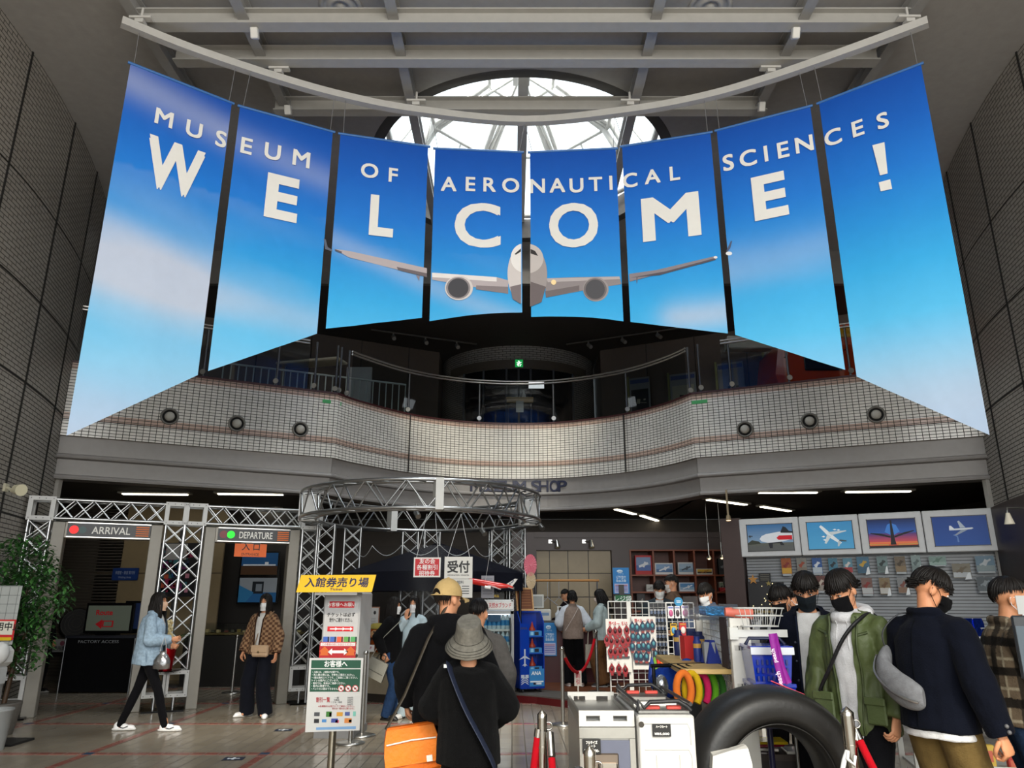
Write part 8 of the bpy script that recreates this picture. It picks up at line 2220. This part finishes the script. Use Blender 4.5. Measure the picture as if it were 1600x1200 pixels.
# 3 --- man with the cream cap, back view
p = at_t(700, 930, 5.0)
f3 = person('man in a black hoodie and cream baseball cap, seen from behind in the queue', (p.x, p.y, 0), .08, 1.68, False, head=(-.75, .05), vox=.008, hairstyle='nape', haircol='#1a1410', feet=((-.13, 0), (.13, 0)), wrists=((-.26, .12, .9), (.26, .16, .92)),
            top=dict(nm='black_hoodie', rings=JK(-.13, 1.18, 1.15), sleeves=(.095, .085, .065), col='#0f0f11', material='cloth', hood=True, fold=.012), legs=(.1, .085, .075, '#0e0e10', 'cloth'), shoes='#2a2a2c', sole='#c9c9c6', seed=3)
def capmesh(f, col):
    M = f['M']; q = MB(col); er = (.093, .114, .115)
    q.loft([[M @ (HC + V((er[0] * cos(b_) * sin(a), er[1] * cos(b_) * cos(a), er[2] * sin(b_) - .0))) for a in [2 * pi * k / 28 for k in range(28)]] for b_ in (-.05, .25, .55, .85, 1.15, 1.4, 1.55)], caps=True)
    q.loft([[M @ (HC + V((x * .088, .085 + y * sqrt(max(0, 1 - x * x)) + .02 * (1 - abs(x)), -.005 - .03 * x * x - .02 * y * 5 + dz))) for x in [-1 + 2 * k / 12 for k in range(13)]] for y, dz in ((0, .004), (.05, .002), (.1, 0), (.1, -.006), (.05, -.006), (0, -.004))], closed=False)
    q.ball(tuple(HC + V((0, 0, .115))), (.01, .01, .006), 8, 5, M); q.build('baseball_cap', 'cloth', f['root'])
    q = MB('#16120f'); q.poly([M @ (HC + V((.097 * sin(a), .118 * cos(a), z))) for a, z in [(pi + .38 * cos(t_), -.005 + max(0, .045 * sin(t_))) for t_ in [pi * k / 14 for k in range(15)]]]); q.build('cap_opening', 'hair', f['root'])
    q = MB(col); q.tube([M @ (HC + V((.1 * sin(a), .121 * cos(a), -.004))) for a in [pi - .55 + .11 * k for k in range(11)]], .011, 6, flat=.35, up=(0, 0, 1)) ; q.build('cap_strap', 'cloth', f['root'])
capmesh(f3, '#b59a68')
seam(f3, ((-.11, -.17), (-.115, 0), (-.11, .17)), .012, '#0a0a0c', 'hem_rib', 'knit', side=-1)
W = M4.Translation((p.x, p.y, 0)) @ M4.Rotation(.08, 4, 'Z')
t = thing('messenger_bag', 'bright orange messenger bag at the left hip of the man in the cream cap', 'bag', tuple(W @ V((-.2, -.2, .67))), .15)
t.rotation_euler.y = -.12
q = MB('#d8660a'); q.loft([[(x * sx + .0, y * sy, z) for x, y in ((-.165, -.05), (0, -.075), (.165, -.05), (.17, .05), (-.17, .05))] for z, sx, sy in ((-.14, .95, .8), (-.12, 1.02, 1.1), (.02, 1, 1.1), (.11, .9, .8), (.13, .84, .5))], smooth=False); q.build('body', 'nylon', t)
q = MB('#e07812'); q.loft([[(x * k, -.08 - .006 * (z < 0), z) for x in (-.165, -.05, .06, .165)] for z, k in ((.125, .86), (.06, .97), (-.02, 1.02), (-.08, 1.0))], closed=False); q.build('flap', 'nylon', t)
q = MB('#e9e4da'); q.tube([(-.15, -.089, .045), (0, -.092, .055), (.15, -.089, .05)], .005, 5); q.box((.1, -.093, -.06), (.035, .004, .035)); q.build('zip_and_label', 'print', t)
q = MB('#3a3226'); q.tube([(-.15, 0, .12), (-.02, .02, .3), (.16, .05, .62), (.3, .15, .8)], .014, 6, flat=.3); q.build('strap', 'nylon', t)

# 4 --- woman in the grey bucket hat
p = at_t(733, 1000, 4.45)
f4 = person('woman in a black knitted sweater and washed grey bucket hat, nearest in the queue', (p.x, p.y, 0), -.05, 1.42, True, head=(.05, -.42), neck=-.05, vox=.007, hairstyle=None, feet=((-.12, 0), (.12, 0)), wrists=((-.15, .26, 1.0), (.16, .26, 1.0)), elbow=((-1, -.5, -.6), (1, -.5, -.6)),
            top=dict(nm='black_sweater', rings=JK(-.16, 1.22, 1.2)[:-2] + [(.468, .098, .085, -.005)], sleeves=(.095, .1, .07), col='#0d0d0e', material='knit', fold=.009), legs=(.1, .09, .08, '#101012', 'cloth'), shoes='#222222', seed=4)
M = f4['M']; hair(f4['root'], M, 'nape', '#17120f', 14, f4['s'])
q = MB('#6d6a62'); HB = HC + V((0, -.01, .0))
bk = [(.11, .075, .118), (.103, .08, .122), (.08, .084, .125), (.045, .088, .128), (.015, .096, .132), (0, .1, .136), (-.012, .112, .15), (-.04, .14, .172), (-.065, .16, .188), (-.069, .158, .186), (-.045, .138, .17)]
rgs = [[M @ (HB + V((0, 0, .005)) + V((rx * 1.1 * cos(a), ry * 1.05 * sin(a), z * 1.12 + .002 * sin(a * 9)))) for a in [2 * pi * k / 48 for k in range(48)]] for z, rx, ry in bk]
q.loft(rgs, caps=False); q.add(rgs[0], [list(range(48))], True); q.build('bucket_hat', 'denim', f4['root'])
q = MB('#3f3d38')
for z, rx, ry in ((.005, .1, .136), (-.025, .129, .163), (-.04, .141, .173), (-.053, .152, .181)): q.tube([M @ (HB + V((0, 0, .006)) + V((rx * 1.1 * cos(a), ry * 1.05 * sin(a), z * 1.12))) for a in [2 * pi * k / 48 for k in range(48)]], .0016, 4, closed=True)
q.build('hat_stitching', 'denim', f4['root'])
T = f4['T']
W = M4.Translation((p.x, p.y, 0)) @ M4.Rotation(-.05, 4, 'Z')
t = thing('crossbody_bag', 'dark navy crossbody bag with a wide strap on the woman in the bucket hat', 'bag', (p.x, p.y, 0), -.05)
q = MB('#1c2336'); q.tube(spline([T(.47, -.13, .02), T(.485, -.13, -.07), T(.42, -.1, -.15), T(.22, .0, -.2), T(0, .13, -.2), T(-.14, .2, -.17), T(-.25, .22, -.12)], 6), .03, 8, flat=.14); q.build('strap', 'nylon', t)
q = MB('#c9c9c6'); q.box(tuple(T(.475, -.15, -.055)), (.035, .02, .02)); q.build('buckle', 'metal', t)
q = MB('#141a28'); q.box(tuple(T(-.36, .23, -.1)), (.1, .22, .22), bev=.03); q.build('body', 'nylon', t)

# 5 --- dark haired person in grey between the cap and the fridge
p = at_t(742, 950, 5.75)
f5 = person('dark haired person in a grey cardigan, half hidden behind the cream cap', (p.x + .03, p.y, 0), .1, 1.56, True, vox=.01, hairstyle='short', haircol='#0c0909', head=(-.3, .15), wrists=((-.24, .1, .86), (.25, .12, .88)),
            top=dict(nm='grey_cardigan', rings=JK(-.15, 1.05, 1.05), sleeves=(.09, .085, .07), col='#5a5754', material='knit', fold=.01), legs=(.09, .08, .07, '#1a1a1c', 'cloth'), shoes='#222222', seed=5)

# 6 --- woman in pale blue with her hand at her mask, 7 --- woman in black with a handbag
p = at_z(640, 1122)
f6 = person('woman in a pale blue top holding her hand to her face by the desk', (p.x, p.y, 0), pi - .35, 1.6, True, head=(.35, 0), vox=.009, hairstyle='long', maskcol='#d8d8da', wrists=((-.24, .1, .86), (.02, .19, 1.36)), elbow=((-.3, -1, 0), (.3, .9, -1)), hdir=(None, (-.1, .05, 1)), palms=((.5, 0, 0), (-.2, -1, 0)), curls=(.4, .2),
            top=dict(nm='pale_blue_top', rings=JK(-.22, 1.05, 1.05), sleeves=(.08, .075, .055), col='#a9bac2', material='cloth', fold=.01), legs=(.095, .1, .11, '#a3b4bc', 'cloth'), shoes='#d8d8d8', seed=6)
p = at_z(607, 1124)
f7 = person('woman in a black top and jeans at the end of the desk', (p.x, p.y, 0), -pi / 2 - .25, 1.58, True, head=(-.15, .05), vox=.009, hairstyle='long', maskcol='#dcdcdc', wrists=((-.2, .06, .86), (.22, -.02, .9)),
            top=dict(nm='black_top', rings=JK(-.16, 1.05, 1.1), sleeves=(.082, .08, .06), col='#0e0e10', material='cloth', fold=.01), legs=(.1, .085, .075, '#1f3556', 'denim'), shoes='#121212', sole='#1a1a1a', seed=7)
W = M4.Translation((p.x, p.y, 0)) @ M4.Rotation(-pi / 2 - .25, 4, 'Z')
t = thing('handbag', 'pale grey handbag with two handles carried by the woman in black', 'bag', (at_y(588, 1040, p.y - .2).x, p.y - .2, at_y(588, 1045, p.y - .2).z), 0)
t.rotation_euler.y = .45
q = MB('#8b8a80'); q.loft([[(x * k, y, z) for x, y in ((-.15, -.06), (.15, -.06), (.15, .06), (-.15, .06))] for z, k in ((-.12, 1.0), (.1, .86), (.12, .8))], smooth=False); q.build('body', 'leather', t)
for y in (-.03, .03): q = MB('#3c3a34'); q.tube([(-.06, y, .1), (-.05, y, .2), (.05, y, .2), (.06, y, .1)], .008, 6); q.build('handle', 'leather', t)
q = MB('#8b8a80'); q.tube([(-.13, 0, .1), (-.1, 0, .4), (.0, .06, .68)], .008, 6, flat=.5); q.build('strap', 'leather', t)
q = MB('#4a4840'); q.box((0, -.064, -.03), (.24, .004, .006)); q.build('seam', 'leather', t)

# 8 --- woman in the grey vest, 9 --- woman in the pale jacket at the register
p = at_z(897, 1072, PZ)
def vest(p_): return '#9b8a80' if abs(p_.x) < .215 else '#c6cbd2'
f8 = person('woman in a grey brown vest and white sleeves, seen from behind at the register', (p.x, p.y, PZ), .05, 1.58, True, vox=.011, hairstyle='bob', haircol='#0c0a0a', head=(.1, .2), wrists=((-.2, .22, 1.0), (.24, .18, .98)), feet=((-.1, 0), (.14, -.06)),
            inner=dict(nm='white_blouse', rings=JK(.0, .95, .95)[:-1], sleeves=(.085, .09, .06), col='#b9bec6', material='cloth'), top=dict(nm='grey_vest', rings=JK(-.1, 1.12, 1.12), sleeves=None, col='#85756b', material='knit', fold=.008), legs=(.1, .1, .1, '#0e0e10', 'cloth'), shoes='#b9aaa4', seed=8)
strap(f8['root'], [f8['T'](.46, .1, -.11), f8['T'](.3, -.0, -.175), f8['T'](.05, -.16, -.15)], .008, '#a89c94', 'bag_strap')
t = thing('tote_bag', 'cream cloth tote bag hanging behind the woman in the grey vest', 'bag', tuple(at_y(924, 1022, p.y - .05)), .1)
q = MB('#a39c90'); q.loft([[(x * k, y * k2, z) for x, y in ((-.11, -.03), (.11, -.03), (.11, .03), (-.11, .03))] for z, k, k2 in ((-.22, .9, .6), (-.1, 1.0, 1.3), (.16, .9, .5))], smooth=False); q.build('bag', 'cloth', t)
for y in (-.015, .02): q = MB('#b9b0a2'); q.tube([(-.06, y, .15), (-.04, y, .42), (.04, y, .42), (.06, y, .15)], .008, 5, flat=.4); q.build('handle', 'cloth', t)
p = at_z(945, 1074, PZ)
f9 = person('woman in a pale blue and white jacket with long black hair at the register', (p.x, p.y + .1, PZ), pi / 2 - .35, 1.6, True, vox=.011, hairstyle='long', haircol='#0c0a0a', head=(.3, .3), neck=.1, maskcol='#c9b9ae', wrists=((-.12, .26, 1.0), (.18, .24, 1.02)),
            top=dict(nm='pale_jacket', rings=JK(-.13, 1.15, 1.15), sleeves=(.09, .09, .07), col=lambda p_: '#9aa8a8' if p_.x < .06 else '#b3a79e', material='nylon', fold=.013), legs=(.11, .12, .13, '#6b4a2e', 'cloth'), shoes='#2a2422', seed=9)
strap(f9['root'], [f9['T'](.47, -.12, .0), f9['T'](.45, -.1, -.12), f9['T'](.2, -.1, -.18)], .014, '#17171a', 'bag_strap')

# 10 --- cashier, 11-13 --- clerks at the bookshelf
p = at_t(884, 930, 14.6)
person('cashier in dark clothes and a dark cap behind the register', (p.x, p.y, PZ), pi * .62, 1.62, True, vox=.014, hairstyle='short', head=(.2, .3), wrists=((-.2, .2, 1.05), (.2, .2, 1.05)), top=dict(nm='dark_top', rings=JK(-.1), sleeves=(.08, .075, .06), col='#1a1216', material='cloth'), legs=(.09, .08, .07, '#141416', 'cloth'), shoes='#1a1a1a', seed=10)
p = at_t(1031, 935, 11.0)
person('clerk in a white mask and grey jacket over a white shirt before the bookshelf', (p.x, p.y, PZ), pi - .3, 1.7, False, vox=.012, hairstyle='bowl', head=(.2, .35), neck=.1, maskcol='#d8dada', wrists=((-.2, .2, 1.0), (.2, .2, 1.0)), top=dict(nm='grey_jacket', rings=JK(-.1), sleeves=(.085, .08, .06), col='#2e363c', material='cloth', cut=wedge(.55, -.1, .06, .04)), inner=dict(nm='white_shirt', rings=JK(-.05, .93, .93)[:-1], sleeves=None, col='#c4c4c4', material='cloth'), legs=(.09, .08, .07, '#141416', 'cloth'), shoes='#1a1a1a', seed=11)
p = at_t(1051, 920, 11.4)
person('clerk in a brown shirt turned half away before the bookshelf', (p.x, p.y, PZ), pi * .38, 1.8, False, vox=.012, hairstyle='short', head=(.25, .2), maskcol='#c9c2bc', wrists=((-.2, .2, 1.0), (.22, .2, 1.0)), top=dict(nm='brown_shirt', rings=JK(-.1, 1.12, 1.1), sleeves=(.09, .08, .06), col='#5a4638', material='cloth', collar=(.075, .018, .51)), legs=(.09, .08, .07, '#141416', 'cloth'), shoes='#1a1a1a', seed=12)
p = at_t(1108, 925, 8.9)
person('young clerk in a blue grey shirt and white mask, leaning over the gondola', (p.x + .02, p.y + .1, 0), pi - .75, 1.76, False, lean=.16, vox=.011, hairstyle='bowl', head=(-.1, .35), neck=.15, maskcol='#dcdedf', wrists=((-.2, .34, 1.0), (.22, .34, 1.02)), top=dict(nm='blue_grey_shirt', rings=JK(-.1, 1.05, 1.05), sleeves=(.088, .08, .06), col='#4f5a70', material='cloth', collar=(.075, .018, .51)), legs=(.09, .08, .07, '#1a1a20', 'cloth'), shoes='#1a1a1a', seed=13, hips=-.05)

# 14 --- young man with the rucksack
p = at_t(1219, 920, 6.1)
f = person('young man in a black mask and white shirt with rucksack straps, behind the gondola', (p.x, p.y, 0), pi - .65, 1.68, False, vox=.01, hairstyle='bowl', head=(-.15, .35), neck=.12, maskcol='#101012', wrists=((-.2, .2, .95), (.2, .2, .95)), top=dict(nm='white_shirt', rings=JK(-.1), sleeves=(.085, .078, .06), col='#c9cacc', material='cloth'), legs=(.09, .08, .07, '#17171a', 'cloth'), shoes='#222222', seed=14)
T = f['T']; t = thing('rucksack', 'black rucksack on the young man in the white shirt', 'rucksack', f['root'].location, pi - .65)
for s_ in (-1, 1): q = MB('#0c0c0e'); q.tube(spline([T(.3, s_ * .12, -.17), T(.485, s_ * .12, -.08), T(.5, s_ * .115, .02), T(.4, s_ * .12, .15), T(.15, s_ * .13, .17), T(.05, s_ * .2, .02)], 5), .032, 8, flat=.3); q.build('strap', 'nylon', t)
q = MB('#0e0e10'); q.box(tuple(T(.24, 0, -.26)), (.3, .18, .44), bev=.06); q.build('pack', 'nylon', t)
# 15 --- young man in the navy jacket
p = at_t(1256, 905, 5.35)
f = person('young man in a dark navy jacket and white shirt with a dark mask, looking down', (p.x, p.y, 0), pi - .3, 1.755, False, lean=.03, vox=.008, hairstyle='bowl', head=(-.12, .45), neck=.2, maskcol='#1b2126', wrists=((-.235, .08, .88), (.235, .1, .88)), top=dict(nm='navy_jacket', rings=JK(-.1, 1.02, 1.03), sleeves=(.08, .076, .06), col='#0c0f1a', material='cloth', collar=(.088, .026, .5), fold=.01, cut=wedge(.55, -.2, .075, .085)), inner=dict(nm='white_shirt', rings=JK(-.17, .97, .96)[:-1], sleeves=None, col='#c9c9c8', material='cloth', fold=.008), legs=(.09, .08, .07, '#101014', 'cloth'), shoes='#222222', seed=15)

for x0, x1 in ((-.085, -.09), (.085, .09)): seam(f, ((.47, x0), (.1, x1), (-.09, x1)), .007, '#161b2c', 'placket')
buttons(f, ((.3, .105), (.18, .107), (.06, .107), (-.05, .107)), .009, '#23283a')
seam(f, ((.22, -.14), (.22, -.1)), .006, '#161b2c', 'pocket_seam')
# 16 --- young man in the green jacket
p = at_t(1312, 925, 4.7)
f = person('young man in an olive green parka over a white hoodie with a black mask', (p.x + .06, p.y, 0), pi - .95, 1.75, False, lean=.05, vox=.0075, hairstyle='bowl', head=(-.15, .5), neck=.25, maskcol='#0e0e10', wrists=((-.25, .1, .86), (.26, .1, .86)), curls=(.7, .8),
           top=dict(nm='green_parka', rings=JK(-.17, 1.1, 1.08), sleeves=(.09, .088, .068), col='#4a5530', material='nylon', collar=(.1, .034, .49), fold=.022, cut=wedge(.55, -.28, .072, .042, .0), cuff=.066), inner=dict(nm='white_hoodie', rings=JK(-.2, .97, .97), sleeves=None, col='#c4c4c6', material='cloth', collar=(.085, .034, .5), hood=True, fold=.008), legs=(.095, .085, .075, '#0e0e11', 'cloth'), shoes='#222222', seed=16)
T = f['T']
t = thing('sling_strap', 'black shoulder bag strap across the chest of the young man in green', 'bag', f['root'].location, pi - .95)
q = MB('#0f0f12'); q.tube(spline([T(.38, -.13, -.16), T(.49, -.12, -.03), T(.46, -.1, .1), T(.36, -.03, .165), T(.2, .07, .175), T(.06, .17, .15), T(0, .215, .02), T(.05, .19, -.15)], 6), .021, 8, flat=.55); q.build('strap', 'nylon', t)
q = MB('#121214'); q.box(tuple(T(.15, -.05, -.22)), (.28, .1, .18), M4(), bev=.04); q.build('pouch', 'nylon', t)
for x, h, w_, hh in ((.15, -.02, .13, .16), (-.17, -.02, .12, .15)):
    q = MB('#465230'); q.box((0, 0, 0), (w_, .02, hh), M4.Translation(T(h, x, .158)) @ M4.Rotation(.0, 4, 'X'), bev=.008); q.box((0, .012, hh * .36), (w_ * 1.05, .016, hh * .3), M4.Translation(T(h, x, .158)), bev=.006); q.build('pocket', 'nylon', f['root'])
q = MB('#465230'); a = f['sh'][0].lerp(f['el'][0], .75); q.box(tuple(a + V((-.088, .02, 0))), (.03, .1, .13), bev=.012); q.build('sleeve_pocket', 'nylon', f['root'])

for x0, x1 in ((-.095, -.073), (.075, .053)): seam(f, ((.49, x0), (.1, x0 * .8 + x1 * .2), (-.155, x1)), .011, '#3e4829', 'placket', 'nylon')
seam(f, ((.4, -.15), (.385, -.1)), .01, '#3e4829', 'yoke_seam', 'nylon'); seam(f, ((.41, .17), (.375, .09)), .012, '#3e4829', 'yoke_seam', 'nylon')
seam(f, ((-.165, -.16), (-.168, -.08)), .007, '#3e4829', 'hem', 'nylon'); seam(f, ((-.165, .16), (-.168, .06)), .007, '#3e4829', 'hem', 'nylon')
for x in (-.035, .03): seam(f, ((.46, x), (.3, x * 1.2)), .004, '#d8d8d8', 'drawstring', 'cloth', f['inner'])
seam(f, ((-.165, -.045), (-.165, .04)), .008, '#b0b0b2', 'hem', 'cloth', f['inner'])
# 17 --- young man in the navy blazer, from behind
p = at_t(1458, 910, 4.2)
f = person('young man in a navy blazer and khaki trousers, turned to the right', (p.x - .08, p.y, 0), -pi / 2 + .42, 1.75, False, lean=.05, vox=.0075, hairstyle='bowl', head=(-.62, .5), neck=.35, maskcol='#0c0c0e', wrists=((-.25, .22, .9), (.31, .02, .86)), curls=(.5, .95), skin='#c98a64',
           top=dict(nm='navy_blazer', rings=JK(-.075, 1.1, 1.1), sleeves=(.092, .082, .064), col='#0b0e18', material='cloth', collar=(.085, .024, .505), fold=.008), inner=dict(nm='white_shirt', rings=JK(-.11, 1.04, 1.04)[:-1], sleeves=None, col='#cbcbcb', material='cloth'), legs=(.105, .1, .085, '#63512f', 'cloth'), shoes='#222222', seed=17)
T = f['T']
seam(f, ((.47, 0), (.2, 0), (-.06, 0)), .003, '#05070c', 'back_seam', side=-1); seam(f, ((-.066, -.13), (-.068, 0), (-.066, .13)), .004, '#05070c', 'hem', side=-1)
q = MB('#5a5a5c')
for k in range(2): a = f['wr'][1].lerp(f['el'][1], .1 + .11 * k); q.ball(tuple(a + V((.066, -.02, 0))), .011, 10, 6)
q.build('cuff_buttons', 'satin', f['root'])
t = thing('waist_bag', 'grey crescent shaped waist bag worn across the back of the navy blazer', 'bag', f['root'].location, f['root'].rotation_euler.z)
q = MB('#6c6d70'); cs = spline([T(.29, -.2, -.1), T(.2, -.15, -.19), T(.13, -.05, -.22), T(.1, .04, -.225), T(.09, .09, -.21)], 6); m = len(cs)
rings_ = []
for k, c in enumerate(cs):
    w_ = .088 * sin(pi * (.1 + .8 * k / (m - 1))) ** .6; out = (c - T(.15, 0, 0)); out.z = 0; out.normalize()
    rings_.append([c + out * (.05 * cos(a)) * (w_ / .088) + V((0, 0, w_ * sin(a) * (1 if sin(a) > 0 else 1.05))) for a in [2 * pi * j / 16 for j in range(16)]])
q.loft(rings_); q.build('body', 'denim', t)
q = MB('#b0b0b0'); q.tube([c + (c - T(.15, 0, 0)).normalized() * .054 + V((0, 0, -.015)) for c in cs[2:-2]], .007, 6); q.build('zip', 'metal', t)
q = MB('#3c3d40'); q.tube(spline([T(.29, -.2, -.1), T(.4, -.19, -.13), T(.5, -.13, -.06), T(.5, -.1, .05)], 6), .013, 6, flat=.3); q.build('strap', 'nylon', t)

# 18 --- young man in the plaid shirt at the right edge
p = at_t(1572, 925, 4.4)
def plaid(p_):
    h = p_.z * 6.2; v_ = (p_.x + p_.y * .8) * 6.2
    a, b_ = h % 1, v_ % 1
    if a < .3 and b_ < .3: return '#0e0c09'
    if a < .3: return '#1d1915'
    if b_ < .3: return '#27221c'
    if .55 < a < .63 or .55 < b_ < .63: return '#7d7462'
    return '#54483a'
f = person('young man in a brown plaid shirt and white mask at the right edge', (p.x - .06, p.y, 0), -pi / 2 - .25, 1.69, False, lean=.06, vox=.0075, hairstyle='short', head=(-.1, .1), neck=.15, maskcol='#d8d9db', wrists=((-.2, .28, .95), (.22, .2, .86)), skin='#b9805c',
           top=dict(nm='plaid_shirt', rings=JK(-.05, 1.12, 1.15), sleeves=(.095, .09, .068), col=plaid, material='cloth', collar=(.085, .026, .5), fold=.011, v=.0075), legs=(.1, .085, .08, '#1f3048', 'denim'), shoes='#222222', seed=18)
W = M4.Translation(f['root'].location) @ M4.Rotation(f['root'].rotation_euler.z, 4, 'Z')
c = W @ (f['wr'][1] + V((.0, .06, -.16)))
t = thing('picture_pack', 'small white and blue picture pack held by the young man in plaid', 'pack', tuple(c), -.2)
q = MB('#c9ccd2'); q.box((0, 0, 0), (.1, .02, .17), bev=.004); q.build('pack', 'gloss', t)
q = MB('#2a5a9c'); q.box((0, -.012, .03), (.085, .003, .07)); q.box((.01, -.0135, .03), (.04, .002, .03), col='#e0e4e8'); q.box((0, -.012, -.055), (.06, .003, .02), col='#3a3a40'); q.build('picture', 'print', t)

# 19 --- somebody half hidden behind the left jamb, one shoe showing
p = at_z(76, 1081)
person('person in dark clothes hidden behind the left gate jamb, one shoe showing', (p.x - .25, p.y, 0), -pi / 2, 1.65, False, vox=.014, hairstyle='short', feet=((-.1, -.1), (.1, .12)), footyaw=(0, 0), top=dict(nm='dark_jacket', rings=JK(-.12), sleeves=(.085, .08, .06), col='#121214', material='cloth'), legs=(.09, .08, .07, '#101012', 'cloth'), shoes='#141414', sole='#b9b9b6', seed=19)
# 20 --- another head between the two young men
p = at_t(1239, 925, 6.6)
person('young man in black mostly hidden between the rucksack and the navy jacket', (p.x, p.y, 0), pi + .5, 1.66, False, vox=.012, hairstyle='short', maskcol='#d0d0d2', head=(.2, .2), top=dict(nm='black_jacket', rings=JK(-.1), sleeves=(.085, .08, .06), col='#101013', material='cloth'), legs=(.09, .08, .07, '#101012', 'cloth'), shoes='#202020', seed=20)
